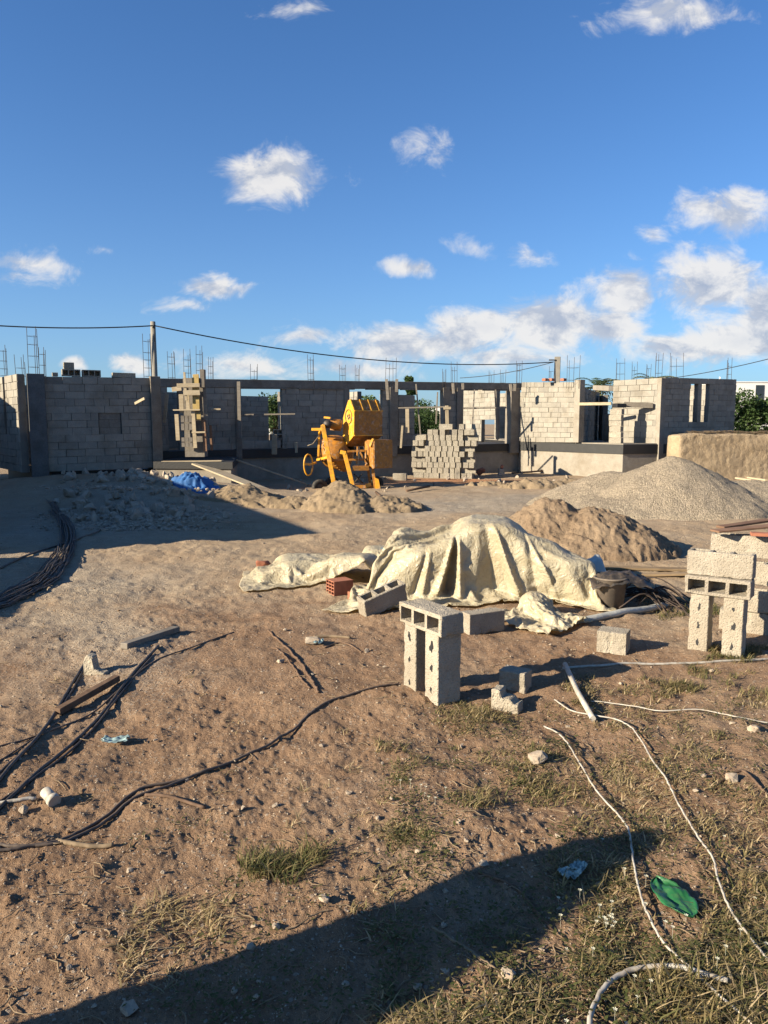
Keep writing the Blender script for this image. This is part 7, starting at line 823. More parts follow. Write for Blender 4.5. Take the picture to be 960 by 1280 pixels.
# block standing on the right stand
c = rc + rt*.0 - rn*.03
block(Vector((c.x, c.y, rz_+.1)), axes(-rt, (Zv).cross(-rt), Zv), 'block laid on edge on top of the right-hand stand', GRP, 1)
# second stack behind the right stand
def at_gp(u, v): return gp(u, v)
b0 = Vector(P(925, 700, 6.9)); yw = R(-36)
def bl(px, y, z, yaw, label, mesh=0, mat=None, grp=GRP, holes=0):
    x = P(px, 640, y).x
    m = mat if mat is not None else rotz(yaw)
    return block(Vector((x, y, z)), m, label, grp, mesh, holes)
flat = lambda yaw: rotz(yaw) @ Matrix.Rotation(R(90), 3, 'X')     # cells to the side
for k, (px, y, z, lab, me) in enumerate(((945, 6.75, .10, 'grey block at the bottom of the stack behind the right-hand stand', 0), (955, 6.7, .305, 'second block up in the stack behind the right-hand stand', 1),
        (948, 6.8, .54, 'third block up in the stack behind the right-hand stand', 2))):
    bl(px, y, z, R(-30), lab, me)
mm = axes(horiz(R(-32)), Zv, horiz(R(-32)).cross(Zv))
bl(928, 6.95, .775, 0, 'topmost sunlit block of the stack behind the right-hand stand, under a clay plank', 0, rotz(R(-30)))
t = MB().bar(P(893, 664, 6.85), P(968, 657, 7.0), .13, .018, .6).build('plank', M['wood_red'], None, .003); tag(t, 'short reddish plank lying on the topmost block at the right edge', 'plank')
t = MB().bar(P(900, 659, 7.05), P(962, 650, 7.3), .10, .022, .2).build('plank', M['wood_red'], None, .003); tag(t, 'darker reddish plank resting across the back of the right-hand block stack', 'plank')
tag(MB().box(P(952, 668, 6.72), (.18, .10, .03), R(-20), .7).build('clay_tile', M['clay'], None, .004), 'flat orange clay tile on top of the right-hand block stack', 'tile')
# --- single blocks around the tarp
p = gp(770, 818); block(Vector((p.x, p.y+.08, ground(p.x, p.y)+.095)), axes(horiz(R(-28)), -horiz(R(62)), -Zv) @ Matrix.Diagonal((.48, 1.25, .93)), 'short cream concrete block standing alone between the tarp and the right-hand stand', GRP, 0)
p = gp(604, 791); block(Vector((p.x, p.y+.04, ground(p.x, p.y)+.10)), axes(horiz(R(27)), -horiz(R(117)), -Zv) @ Matrix.Diagonal((.78, 1., 1.)) , 'grey block lying on the hem of the plastic sheet, front face in shade', GRP, 1)
p = gp(478, 766); m = Matrix.Rotation(R(30), 3, 'Z') @ Matrix.Rotation(R(-16), 3, 'Y') @ Matrix.Rotation(R(12), 3, 'X')
block(Vector((p.x, p.y+.02, ground(p.x, p.y)+.145)), m, 'tilted hollow block leaning against the left hem of the big plastic sheet', GRP, 2)
# --- broken pieces right of the left stand
def lump(name, size, seed, mat, sub=3, rough=.12):
    rr = random.Random(seed); bm = bmesh.new()
    for _ in range(16):
        v = Vector((rr.gauss(0, 1), rr.gauss(0, 1), rr.gauss(0, 1))).normalized()
        m = max(abs(v.x), abs(v.y), abs(v.z)); v = v*(.55 + .45/m*.8)*rr.uniform(.75, 1.)
        bm.verts.new((v.x*size[0]/2, v.y*size[1]/2, v.z*size[2]/2))
    r = bmesh.ops.convex_hull(bm, input=bm.verts)
    bmesh.ops.delete(bm, geom=[g for g in r['geom_interior'] if isinstance(g, bmesh.types.BMVert)], context='VERTS')
    if sub:
        bmesh.ops.bevel(bm, geom=list(bm.edges), offset=min(size)*.05, segments=1, affect='EDGES', clamp_overlap=True)
        bmesh.ops.triangulate(bm, faces=bm.faces)
        for _ in range(max(1, sub-1)): bmesh.ops.subdivide_edges(bm, edges=[e for e in bm.edges if e.calc_length() > min(size)*.12], cuts=1)
        bmesh.ops.triangulate(bm, faces=bm.faces)
        X = np.array([v.co[:] for v in bm.verts])/min(size)
        a = fbm(X[:,0]*3+seed, X[:,1]*3+X[:,2]*2, seed, 3); b = fbm(X[:,1]*3-seed, X[:,2]*3+X[:,0], seed+5, 3)
        for v, q, w in zip(bm.verts, a, b): v.co += v.co.normalized()*(q+w*.5)*min(size)*rough*.5
    bmesh.ops.recalc_face_normals(bm, faces=bm.faces)
    me = bpy.data.meshes.new(name); bm.to_mesh(me); bm.free(); me.materials.append(M[mat])
    return me
def piece(u, v, size, yaw, label, seed, up=0., tilt=0., pts=None, back=0.):
    """a broken block piece: an L-shaped or square chunk"""
    p = gp(u, v); mb = MB(); x, y, z = size
    poly = pts or [(-x/2, 0), (x/2, 0), (x/2, z), (-x/2, z)]
    mb.prism([(a, b) for a, b in poly], -y/2, y/2, .8)
    me_o = mb.build('broken_block', M['block'], None, .006)
    bm = bmesh.new(); bm.from_mesh(me_o.data); bmesh.ops.triangulate(bm, faces=[f for f in bm.faces if len(f.verts) > 4])
    bmesh.ops.subdivide_edges(bm, edges=[e for e in bm.edges if e.calc_length() > .04], cuts=3, use_grid_fill=True)
    X = np.array([q.co[:] for q in bm.verts]); a = fbm(X[:,1]*22+seed, X[:,2]*22+X[:,0]*15, seed, 3)
    for q, k in zip(bm.verts, a): q.co += Vector((k, k*.8, k*.6))*.006
    bm.to_mesh(me_o.data); bm.free()
    me_o.location = (p.x, p.y+back, ground(p.x, p.y)-.01+up); me_o.rotation_euler = (tilt, 0, yaw)
    return tag(me_o, label, 'block fragment')
piece(648, 868, (.2, .15, .16), R(60), 'square broken block end resting behind the crumbled fragment near the left stand', 2, .0, 0, back=.13)
piece(633, 886, (.2, .12, .2), R(62), 'crumbled stepped block fragment right of the left stand', 5, 0, 0, [(-.10, 0), (.09, 0), (.09, .15), (.03, .15), (.02, .10), (-.04, .10), (-.07, .07), (-.10, .07)])
piece(122, 842, (.16, .07, .1), R(255), 'L-shaped cream block fragment standing among the dark rods', 7, 0, 0, [(-.10, 0), (.08, 0), (.08, .03), (.0, .05), (-.02, .15), (-.06, .165), (-.085, .14), (-.10, .1)])
# --- clay bricks half under the small sheet
def clay_brick(loc, yaw, label, pitch=0.):
    mb = MB(); L, W, H = .24, .20, .16
    n_h, n_v = 3, 4; w = .009
    xs = [-W/2]; zs = [0.]
    for k in range(n_h): xs += [xs[-1]+w, xs[-1]+w+(W-w*(n_h+1))/n_h]
    xs.append(W/2)
    for k in range(n_v): zs += [zs[-1]+w, zs[-1]+w+(H-w*(n_v+1))/n_v]
    zs.append(H)
    for i in range(len(xs)-1):
        for j in range(len(zs)-1):
            a, b, c, d = xs[i], xs[i+1], zs[j], zs[j+1]
            if i % 2 and j % 2:
                f = [(-L/2, a, c), (-L/2, b, c), (-L/2, b, d), (-L/2, a, d)]; k = [(-L/2+.2, y, z) for _, y, z in f]
                mb.add(f+k, [(0, 1, 5, 4), (1, 2, 6, 5), (2, 3, 7, 6), (3, 0, 4, 7), (4, 5, 6, 7)], .3)
            else: mb.add([(-L/2, a, c), (-L/2, b, c), (-L/2, b, d), (-L/2, a, d)], [(0, 1, 2, 3)])
    A, B = -L/2, L/2
    mb.add([(A, -W/2, 0), (B, -W/2, 0), (B, W/2, 0), (A, W/2, 0), (A, -W/2, H), (B, -W/2, H), (B, W/2, H), (A, W/2, H)], [(0, 1, 5, 4), (2, 3, 7, 6), (1, 2, 6, 5), (4, 5, 6, 7), (3, 2, 1, 0)])
    o = mb.build('clay_brick', M['clay'], None); o.location = loc; o.rotation_euler = (0, pitch, yaw)
    return tag(o, label, 'clay brick', 'hollow clay bricks by the plastic sheets')
p = gp(424, 744); clay_brick((p.x, p.y+.1, ground(p.x, p.y)), R(30), 'red hollow clay brick with its holes showing, under the edge of the small sheet')
p = gp(449, 753); clay_brick((p.x+.02, p.y+.06, ground(p.x, p.y)-.06), R(125), 'orange clay brick lying low beside the tilted hollow block')
p = gp(328, 716); tag(link('clay_shard', lump('clay_shard', (.26, .2, .2), 12, 'clay', 2, .08), None, None, (p.x, p.y+.05, .11)), 'orange clay shard peeping out behind the small plastic sheet', 'clay shard')
# --- plastic sheets
def sheet(name, mat, label, cat='plastic sheet'):
    nx, ny, s = SHEET[name]
    d = np.array(s).reshape(3, ny+1, nx+1)
    V = np.cumsum(d, axis=2).transpose(1, 2, 0).reshape(-1, 3)*.003
    def finer(A, k=3):                                   # Catmull-Rom refinement of the grid, both ways
        for ax in (0, 1):
            n = A.shape[ax]; t = np.linspace(0, n-1, (n-1)*k+1); i0 = np.minimum(t.astype(int), n-2); f = (t-i0).reshape((-1, 1, 1) if ax == 0 else (1, -1, 1))
            g = lambda o: np.take(A, np.clip(i0+o, 0, n-1), axis=ax)
            a, b, c, d_ = g(-1), g(0), g(1), g(2)
            A = .5*(2*b+(c-a)*f+(2*a-5*b+4*c-d_)*f*f+(3*b-a-3*c+d_)*f**3)
        return A
    A = finer(V.reshape(ny+1, nx+1, 3)); S, T = np.meshgrid(np.linspace(0, nx*.04, A.shape[1]), np.linspace(0, ny*.04, A.shape[0]))
    N = np.cross(np.gradient(A, axis=1), np.gradient(A, axis=0)); N /= np.linalg.norm(N, axis=2)[..., None]+1e-9
    rg = lambda x, y, s: np.minimum(np.abs(perlin(x, y, s)), .6)
    wx = .25*fbm(S*2, T*2, 500, 2); wy = .25*fbm(S*2+9, T*2, 501, 2)
    k_ = .5 if name == 'tarp_flap' else 1.
    crum = k_*(.026*(rg(S*1.5+wx, T*1.5+wy, 510)-.3) + .010*(rg(S*3.6+T*1.5+wx, T*3.6-S+wy, 511)-.3) + .0035*(rg(S*9+wx*4, T*9, 512)-.3))
    lift = sstep(.03, .14, A[..., 2]); A = A - N*(crum*(.25+.75*lift))[..., None]*np.sign(N[..., 2:3].mean())
    if name == 'tarp_big':          # taut folds that fan out from the high points of the pile
        x, y, z = A[..., 0].copy(), A[..., 1].copy(), A[..., 2].copy(); fr = (1-sstep(7.98, 8.3, y))*sstep(.02, .10, z)
        dy = 0
        for (foot, head, zh, w, d) in ((.66, .78, .74, .085, .20), (.55, .76, .74, .07, -.08), (.81, .80, .74, .06, -.09), (1.22, 1.08, .82, .20, .09), (1.46, 1.15, .82, .07, -.08),
                                      (1.66, 1.52, .66, .10, .06), (1.88, 1.55, .66, .06, -.06), (.30, .46, .6, .06, .05), (.40, .50, .6, .045, -.04)):
            t = np.clip(z/zh, 0, 1.1); c = foot+(head-foot)*t; ww = w*(.25+1.0*(1-np.clip(t, 0, 1)))
            dy = dy + d*np.maximum(0, 1-np.abs(x-c)/ww)*(1-.75*np.clip(t, 0, 1)**2)
        A[..., 1] += dy*fr
        A[..., 2] += sstep(.3, .6, z)*(.07*np.exp(-(np.abs(x-1.12)/.36)**3) - .03*np.maximum(0, 1-np.abs(x-.78)/.12))
    A[..., 2] = np.maximum(A[..., 2], .012)
    nx, ny = A.shape[1]-1, A.shape[0]-1; V = A.reshape(-1, 3)
    V[:, 2] += gz(V[:, 0], V[:, 1])*(1-sstep(.1, .4, V[:, 2])) + .004
    i, j = np.meshgrid(np.arange(nx), np.arange(ny)); o = j*(nx+1)+i
    me = np_mesh('plastic_sheet', V, np.stack([o, o+1, o+nx+2, o+nx+1], -1).reshape(-1, 4), M[mat])
    ob = link('plastic_sheet', me, None); tag(ob, label, cat)
    m = ob.modifiers.new('solid', 'SOLIDIFY'); m.thickness = .003
    return ob
sheet('tarp_big', 'tarp', 'large yellowed plastic sheet draped in deep folds over a pile behind the left block stand')
sheet('tarp_small', 'tarp', 'smaller yellowed plastic sheet spread low over bricks, left of the large one')
sheet('tarp_flap', 'tarp', 'loose flap of yellowed plastic lying crumpled in front of the large sheet')
# greyer sheet peeking out behind on the right
mb = MB(); V = []; n = 26
for j in range(n):
    for i in range(n):
        a, b = i/(n-1), j/(n-1); x = 1.75 + .95*a; y = 8.75 + .5*b
        h = .36*math.sin(math.pi*min(1, .15+.85*b))**.6*(1-.35*a) + .12*math.exp(-((a-.92)/.07)**2)*b
        V.append((x, y, .01 + h*(1-.9*max(0, (a-.93)/.07)) + .04*float(fbm(x*4, y*4, 33, 3))))
mb.add(V, [(j*n+i, j*n+i+1, (j+1)*n+i+1, (j+1)*n+i) for j in range(n-1) for i in range(n-1)], .5, True)
o = mb.build('plastic_sheet', M['sheet_grey']); tag(o, 'greyish translucent sheet showing behind the right end of the large yellowed one', 'plastic sheet'); o.modifiers.new('s', 'SOLIDIFY').thickness = .004
# blue jug between the sheets
p = gp(478, 722); jug = tag(empty('water_jug', (p.x, p.y+.3, .12)), 'light blue plastic jug lying in the gap between the two yellowed sheets', 'jug')
mb = MB().lathe([(0, -.17), (.11, -.17), (.135, -.15), (.135, .06), (.12, .1), (.05, .15), (.045, .19)], 20, axis='Y')
b = mb.build('jug_body', M['blue_plastic'], jug); b.rotation_euler = (R(20), 0, R(150)); b.location = (0, 0, .05)
mb = MB().lathe([(.055, .17), (.055, .21), (0, .215)], 14, axis='Y'); b = mb.build('cap', M['white_plastic'], jug); b.rotation_euler = (R(20), 0, R(150)); b.location = (0, 0, .05)
# bucket right of the tarp
p = gp(768, 763); bk = tag(empty('bucket', (p.x, p.y+.16, ground(p.x, p.y))), 'dusty dark bucket with a ragged rim in the shade right of the large sheet', 'bucket')
MB().lathe([(0, .0), (.135, 0), (.165, .30), (.18, .305), (.18, .32), (.155, .32), (.15, .29), (.13, .03), (0, .03)], 28).build('bucket_body', M['bucket'], bk)
MB().tube([(.17*math.cos(a), .17*math.sin(a)*.25-.12, .30-.13*math.sin(a)) for a in np.linspace(0, math.pi, 14)], .005, 6).build('handle', M['dark_metal'], bk)
# dark cloth over bucket rim
mb = MB(); V = []; n = 22
for j in range(n):
    for i in range(n):
        a, b = i/(n-1)-.5, j/(n-1)-.5; rr_ = math.hypot(a, b)
        V.append((p.x+.08+a*.62, p.y+.19+b*.42, .355-.32*max(0, rr_-.24)**1.0*.9 + .03*float(fbm(a*7, b*7, 3, 3))))
mb.add(V, [(j*n+i, j*n+i+1, (j+1)*n+i+1, (j+1)*n+i) for j in range(n-1) for i in range(n-1)], .5, True)
o = mb.build('dark_rag', M['black_plastic']); tag(o, 'dark plastic rag thrown over the bucket beside the large sheet', 'rag'); o.modifiers.new('s', 'SOLIDIFY').thickness = .006
# wire bundle beside the bucket
mb = MB(); rr = random.Random(4)
for i in range(28):
    a = gp(rr.uniform(765, 800), rr.uniform(738, 765)); b = gp(rr.uniform(830, 868), rr.uniform(750, 778))
    m_ = (a+b)/2; m_.z += rr.uniform(.08, .22); a.z += rr.uniform(0, .1)
    mb.tube(catmull([a, m_, b], 5), rr.uniform(.004, .008), 4, rr.random())
tag(mb.build('wire_bundle', M['rust']), 'tangled bundle of rusty wires on the ground right of the bucket', 'wire bundle')
mb = MB(); mb.tube(ground_line([(700, 782), (745, 776), (790, 768), (832, 758)], .03, 6, .004), .035, 6, .6)
tag(mb.build('paper_roll', M['sheet_grey']), 'long pale strip of crumpled plastic below the wire bundle', 'strip')
# boards behind it
for (u0, v0, u1, v1, w, tn, lab) in ((748, 712, 866, 715, .14, .6, 'long tan board lying behind the wire bundle, the farther of two'), (775, 722, 868, 720, .12, .9, 'long ochre board lying behind the wire bundle, the nearer of two')):
    a, b = gp(u0, v0, .03), gp(u1, v1, .03); tag(MB().bar(a, b, w, .03, tn).build('board', M['board'], None, .004), lab, 'board')

# ================================================================== BLOCK STACK
small = [hollow_block('stacked_block', 'stackblock', L=.47, H=.189, T=.174, hero=False), hollow_block('stacked_block', 'stackblock', L=.47, H=.189, T=.175, hero=False)]
S0 = P(556, 597, 26.6); yawS = R(-14); su = horiz(yawS); sn = Vector((-su.y, su.x, 0)); pxm = 940/26.75
def sblock(u0, u1, k, long, dy=0., dz=0., roll=0.):
    u = (u0+u1)/2; xl = (u-556)/pxm/math.cos(yawS)
    c = S0 + su*xl + sn*(dy + rr.uniform(-.02, .025)); z = ground(S0.x, S0.y) + .1 + k*.190 + dz
    o = link('stacked_block', small[0 if rr.random() < .6 else 1], None)
    m = rotz(yawS + (0 if long else R(90)) + rr.uniform(-.03, .03))
    # end-on blocks show their end; cells run upwards in both
    o.matrix_world = Matrix.Translation((c.x, c.y, z)) @ (m @ Matrix.Rotation(roll, 3, 'Y')).to_4x4()
    lab = 'block laid lengthwise at an end of the stacked rows behind the mixer' if long else 'block laid end-on inside the stacked rows behind the mixer'
    tag(o, lab, 'concrete block', 'blocks laid lengthwise at the stack ends' if long else 'blocks laid end-on in the stack')
zx = lambda z: 500+z/8.727
rr = random.Random(12)
def row(k, a, b, n, long=False, drop=()):
    for i in range(n):
        if i in drop: continue
        s = (b-a)/n; sblock(zx(a+i*s+4), zx(a+(i+1)*s-4), k, long)
row(0, 165, 660, 9); row(0, 668, 790, 2)
sblock(zx(145), zx(290), 1, True); row(1, 300, 660, 6); sblock(zx(690), zx(803), 1, True)
row(2, 140, 670, 9, drop=()); row(2, 690, 803, 2)
sblock(zx(140), zx(280), 3, True); row(3, 290, 665, 6); sblock(zx(675), zx(803), 3, True)
row(4, 140, 705, 9); row(4, 735, 800, 1)
sblock(zx(140), zx(275), 5, True); row(5, 280, 650, 6); sblock(zx(660), zx(803), 5, True)
row(6, 155, 275, 2); row(6, 320, 700, 6); row(6, 705, 830, 2)
sblock(zx(148), zx(290), 7, True, roll=R(-4)); row(7, 310, 690, 6); sblock(zx(700), zx(835), 7, True)
row(8, 310, 425, 2); row(8, 435, 500, 1); row(8, 565, 690, 2); row(8, 700, 800, 2)
sblock(zx(430), zx(565), 9, True); row(9, 645, 690, 1)
for k in range(0, 8, 1):     # the hidden second leaf of the stack
    pass
# ================================================================== CEMENT MIXER
mx = tag(empty('cement_mixer', (0, 0, 0)), 'yellow tow-behind cement mixer with raised loading hopper, in front of the house', 'cement mixer')
MB0 = gp(447, 611); MS = MB0.y/F_PX/6*1.012        # metres per unit of the working drawing (6 units = one photo pixel)
my = R(0)
def m3(x, y, dep=0.): return Vector(((x-430)*MS, dep, (892-y)*MS))
yl, oy = M['yellow'], M['shaded_oldyellow']
# hopper (hexagonal profile seen from its left end)
hop = MB(); wv = Vector((.80, .50, 0)).normalized()
def hexprof(cx, cy, scale):  # returns points (depth, height) of the left end
    return None
ldir = Vector((math.cos(R(-54)), math.sin(R(-54)), 0))      # direction along the left end face (towards viewer right)
wdir = Vector((math.cos(R(36)), math.sin(R(36)), 0))        # direction along the long front
o0 = m3(393, 350, .55)                                       # far-left corner column of the hopper
def hp(a, b, z): return o0 + ldir*a + wdir*b + Zv*((892-z)*MS - o0.z)
prof = [(.02, 345), (.30, 218), (.42, 214), (.62, 296), (.60, 478), (.12, 565), (.0, 480)]
W_ = 1.02
vs = [hp(a, 0, z) for a, z in prof] + [hp(a, W_, z) for a, z in prof]; n = len(prof)
hop.add(vs, [tuple(range(n)), tuple(range(2*n-1, n-1, -1))] + [(i, n+i, n+(i+1) % n, (i+1) % n) for i in range(n)], .6)
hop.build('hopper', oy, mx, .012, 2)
hl = MB(); off = -wdir*.008
hl.add([hp(a, 0, z)+off for a, z in prof] + [hp(a, 0, z)+off*.2 for a, z in prof], [tuple(range(n))] + [(i, (i+1) % n, n+(i+1) % n, n+i) for i in range(n)], .9)
hl.build('hopper_end_plate', yl, mx, .003)  # end face in the brighter yellow, imitating the sun on it
hl = MB()
for b in (.0, .32, .62, .9):
    hl.bar(hp(.42, b, 214)+Zv*.012, hp(.62, b, 296)+Zv*.012, .035, .02)
hl.bar(hp(.62, 0, 296)+ldir*.01, hp(.62, W_, 296)+ldir*.01, .03, .03); hl.bar(hp(.60, 0, 478)+ldir*.01, hp(.60, W_, 478)+ldir*.01, .03, .03)
hl.build('hopper_rib', yl, mx)
em = MB(); cz = hp(.33, 0, 340) - wdir*.02
ring = [cz + ldir*(.17*math.cos(a)) + Zv*(.21*math.sin(a)) for a in np.linspace(0, 2*math.pi, 26)]
em.tube(ring, .008, 5, caps=False)
for da, dz in ((-.05, .02), (.03, .05), (.0, -.05), (.06, -.02)):
    em.box(cz + ldir*da + Zv*dz, (.035, .012, .06), R(-58), .2)
em.build('emblem', M['dark_metal'], mx)
# drum
dr = MB(); dc = m3(335, 615, .75)
dr.lathe([(0, -.42), (.28, -.42), (.40, -.25), (.55, -.12), (.60, 0), (.58, .12), (.43, .34), (.26, .52), (.24, .52), (.4, .30)], 30)
d = dr.build('drum', oy, mx); d.matrix_world = Matrix.Translation(dc) @ Matrix.Rotation(R(58), 4, 'Y') @ Matrix.Rotation(R(18), 4, 'X')
rg = MB(); rg.lathe([(.565, -.05), (.61, -.045), (.61, .045), (.565, .05)], 36)
for k in range(36):
    a = 2*math.pi*k/36; rg.box((.615*math.cos(a), .615*math.sin(a), 0), (.03, .03, .07), a)
g_ = rg.build('gear_ring', M['shaded_oldyellow'], d)
# left A-frame
fr = MB(); ft = .085
fr.bar(m3(252, 400, .0), m3(342, 885, -.05), .125, .11, .8)
fr.bar(m3(216, 452, .5), m3(205, 660, .5), .06, .06, .5)
fr.bar(m3(256, 402, .02), m3(214, 470, .5), .07, .07, .7)
fr.bar(m3(200, 662, .45), m3(302, 634, -.04), .08, .07, .9)
fr.bar(m3(168, 433, .10), m3(262, 433, .05), .09, .08, .9)
fr.bar(m3(258, 345, .2), m3(308, 350, .15), .07, .06, .9)
fr.build('tower_frame', yl, mx, .006)
lg = MB(); lg.bar(m3(382, 596, -.1), m3(424, 606, -.12), .13, .11, .9); lg.bar(m3(412, 600, -.12), m3(474, 850, -.16), .12, .10, .9); lg.bar(m3(474, 850, -.16), m3(440, 866, -.28), .09, .08, .8)
lg.build('leg', yl, mx, .006)
lg = MB(); lg.bar(m3(590, 545, .1), m3(640, 875, .05), .09, .08, .25); lg.bar(m3(560, 560, .5), m3(600, 870, .5), .08, .08, .2)
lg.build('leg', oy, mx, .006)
for (pts, dep) in (([(318, 812), (345, 830), (368, 858), (362, 880), (318, 892), (304, 886)], -.07), ([(632, 786), (662, 800), (676, 868), (640, 875)], .0), ([(560, 840), (600, 828), (606, 850), (572, 874)], .1)):
    a = [m3(x, y, dep) for x, y in pts]; b = [m3(x, y, dep+.07) for x, y in pts]; n = len(a)
    MB().add(a+b, [tuple(range(n)), tuple(range(2*n-1, n-1, -1))] + [(i, n+i, n+(i+1) % n, (i+1) % n) for i in range(n)]).build('foot_plate', yl, mx, .005)
st = MB(); st.hexa([m3(470, 735, -.15), m3(592, 735, -.05), m3(592, 735, .25), m3(470, 735, .25), m3(470, 703, -.15), m3(592, 700, -.05), m3(592, 700, .25), m3(470, 703, .25)], .6)
st.build('step', oy, mx, .005)
for (a, b, w_, nm) in ((m3(300, 660, .1), m3(610, 655, .2), .06, 'chassis_rail'), (m3(300, 850, .1), m3(660, 862, .2), .09, 'chassis_rail'), (m3(505, 560, .1), m3(500, 690, .0), .045, 'brace'),
        (m3(525, 600, .05), m3(575, 690, .05), .05, 'brace'), (m3(380, 440, .3), m3(300, 432, .4), .05, 'drive_shaft'), (m3(430, 596, .2), m3(600, 590, .3), .06, 'chassis_rail')):
    MB().bar(a, b, w_, w_, .4).build(nm, oy, mx, .004)
rl = MB(); rl.tube([m3(520, 560, -.02), m3(516, 700, -.05)], .012, 6); rl.tube([m3(548, 560, .3), m3(600, 700, .2)], .012, 6); rl.tube([m3(480, 760, -.05), m3(540, 830, .2)], .02, 6); rl.tube([m3(540, 760, -.05), m3(480, 830, .2)], .02, 6)
rl.build('cable_stay', M['dark_metal'], mx)
# engine cover on the right
en = MB(); c0 = m3(628, 720, -.12); e1 = Vector((math.cos(R(35)), math.sin(R(35)), 0)); e2 = Vector((-math.sin(R(35)), math.cos(R(35)), 0)); ew, eh = .68, 210*MS
q = [c0, c0+e1*ew, c0+e1*ew+e2*.5, c0+e2*.5]; en.hexa(q + [v+Zv*eh for v in q], .5); en.build('engine_cover', oy, mx, .02, 2)
en = MB(); en.bar(m3(600, 560, -.02), m3(625, 500, -.05), .12, .06, .9); en.build('cover_bracket', yl, mx, .005)
mo = MB(); mo.lathe([(0, -.17), (.13, -.17), (.15, -.13), (.15, .13), (.1, .17), (0, .17)], 18, axis='X'); mo.build('motor', M['shaded_oldyellow'], mx, loc=m3(345, 395, .3))
mo = MB(); mo.lathe([(0, -.07), (.12, -.06), (.12, .06), (0, .07)], 18, axis='Y'); d = mo.build('pulley', M['dark_metal'], mx, loc=m3(285, 395, .12))
# hand wheel
hw = MB(); hc = m3(140, 695, .1)
hw.tube([hc + Vector((.12*math.sin(a), .12*math.sin(a)*.6, .31*math.cos(a))) for a in np.linspace(0, 2*math.pi, 28)], .024, 8, caps=False)
hw.bar(hc+Vector((-.12, -.06, .02)), hc+Vector((.13, .06, .02)), .07, .06); hw.bar(hc, hc+Vector((.2, .3, .05)), .05, .05)
hw.build('hand_wheel', yl, mx)
lv = MB(); lv.tube([m3(140, 552, 0), m3(175, 540, .1), m3(218, 480, .3)], .014, 6); lv.build('lever', M['wood_pale'], mx)
# wheels
def wheel(x, y, dep, r, rz):
    w = MB(); w.lathe([(r*.58, -.075), (r*.86, -.085), (r*.97, -.06), (r, 0), (r*.97, .06), (r*.86, .085), (r*.58, .075)], 26, axis='Y')
    o = w.build('wheel', M['rubber'], mx, loc=m3(x, y, dep)); o.rotation_euler = (0, 0, rz)
    k = MB(); k.lathe([(0, -.03), (r*.2, -.05), (r*.3, -.035), (r*.58, -.06), (r*.6, .06), (0, .03)], 20, axis='Y'); k.build('rim', M['dark_metal'], o)
wheel(222, 862, .12, .235, R(24)); wheel(300, 855, .95, .235, R(24)); wheel(640, 850, .85, .235, R(24))
ax = MB(); ax.bar(m3(222, 862, .12), m3(300, 855, .95), .05, .05); ax.build('axle', M['dark_metal'], mx)
mx.location = (MB0.x - .30, MB0.y - .05, ground(MB0.x, MB0.y)-.08)
# ================================================================== TIMBER FORMWORK, PLANKS, PROPS
rr = random.Random(21)
FW = P(243, 560, 21.2); fw = tag(empty('column_formwork', (FW.x, 21.2, .88)), 'pale timber formwork clamped round a column beside the left wing', 'formwork')
FS = 21.2/F_PX/9.6                       # 9.6 drawing units per photo pixel
def f3(x, y, dep=0.): return Vector(((x-510)*FS, dep, CAM_H - .88 + (530-(470+y/9.6))*21.2/F_PX))
def fboard(x0, y0, x1, y1, w, mat, dep, name='plank', th=.03, tint=None):
    MB().bar(f3(x0, y0, dep), f3(x1, y1, dep), w*FS, th, tint if tint is not None else rr.uniform(.5, 1), up=(0, 1, 0) if abs(x1-x0) < abs(y1-y0) else (0, 0, 1)).build(name, M[mat], fw, .003)
fboard(375, 225, 378, 445, 52, 'wood_pale', -.05); fboard(440, 150, 452, 410, 46, 'wood_pale', -.02); fboard(430, -30, 445, 300, 26, 'wood_pale', -.12)
fboard(548, 30, 548, 420, 80, 'wood_yel', -.02); fboard(560, 440, 560, 520, 84, 'wood_yel', -.03); fboard(316, 460, 325, 770, 46, 'wood_pale', -.06)
fboard(512, 420, 528, 860, 44, 'wood_pale', -.05); fboard(545, -10, 552, 110, 70, 'wood_yel', .05); fboard(640, 100, 655, 680, 40, 'wood_grey', .10)
fboard(620, 520, 635, 900, 46, 'wood_red', .05); fboard(690, 590, 700, 890, 30, 'wood_red', .2)
for (x0, x1, y, w, mat) in ((415, 610, 212, 60, 'wood_pale'), (285, 605, 412, 16, 'wood_pale'), (340, 610, 125, 46, 'wood_pale'), (500, 660, 675, 20, 'wood_pale')):
    MB().bar(f3(x0, y, -.13), f3(x1, y-4, -.13), .05, w*FS, rr.uniform(.6, 1)).build('clamp', M[mat], fw, .003)
MB().bar(f3(600, 40, .1), f3(650, 40, .1), .2, .5, .3).build('column_core', M['beam'], fw)
mb = MB(); c = f3(500, 500, .32); mb.box(c, (.55, .4, 2.2)); mb.build('column_core', M['beam'], fw)
for y0, y1 in ((470, 655), (730, 850)):
    mb = MB(); 
    for i in range(3):
        for j in range(2): mb.box(f3(385+i*46, y0+(j+.5)*(y1-y0)/2, -.04), (.09, .05, (y1-y0)/2*FS*.85), 0, .3)
    mb.build('block_infill', M['beam'], fw)
o = MB().bar(P(205.5, 528, 23.3), P(209, 492, 23.4), .09, .05, .8).build('timber_prop', M['wood_pale'], None, .003); tag(o, 'slim pale plank leaning on the dark wall right beside the left wing corner', 'timber')
o = MB().bar(P(215, 487, 24.2), P(227, 485.5, 24.2), .06, .14, 1.).build('timber_board', M['wood_pale'], None, .003); tag(o, 'short pale board nailed under the beam left of the column formwork', 'timber')
o = MB().bar(P(264, 512, 23.6), P(276, 511.5, 23.6), .05, .05, 1.).build('timber_board', M['wood_pale'], None, .003); tag(o, 'thin pale lath sticking out right of the column formwork', 'timber')
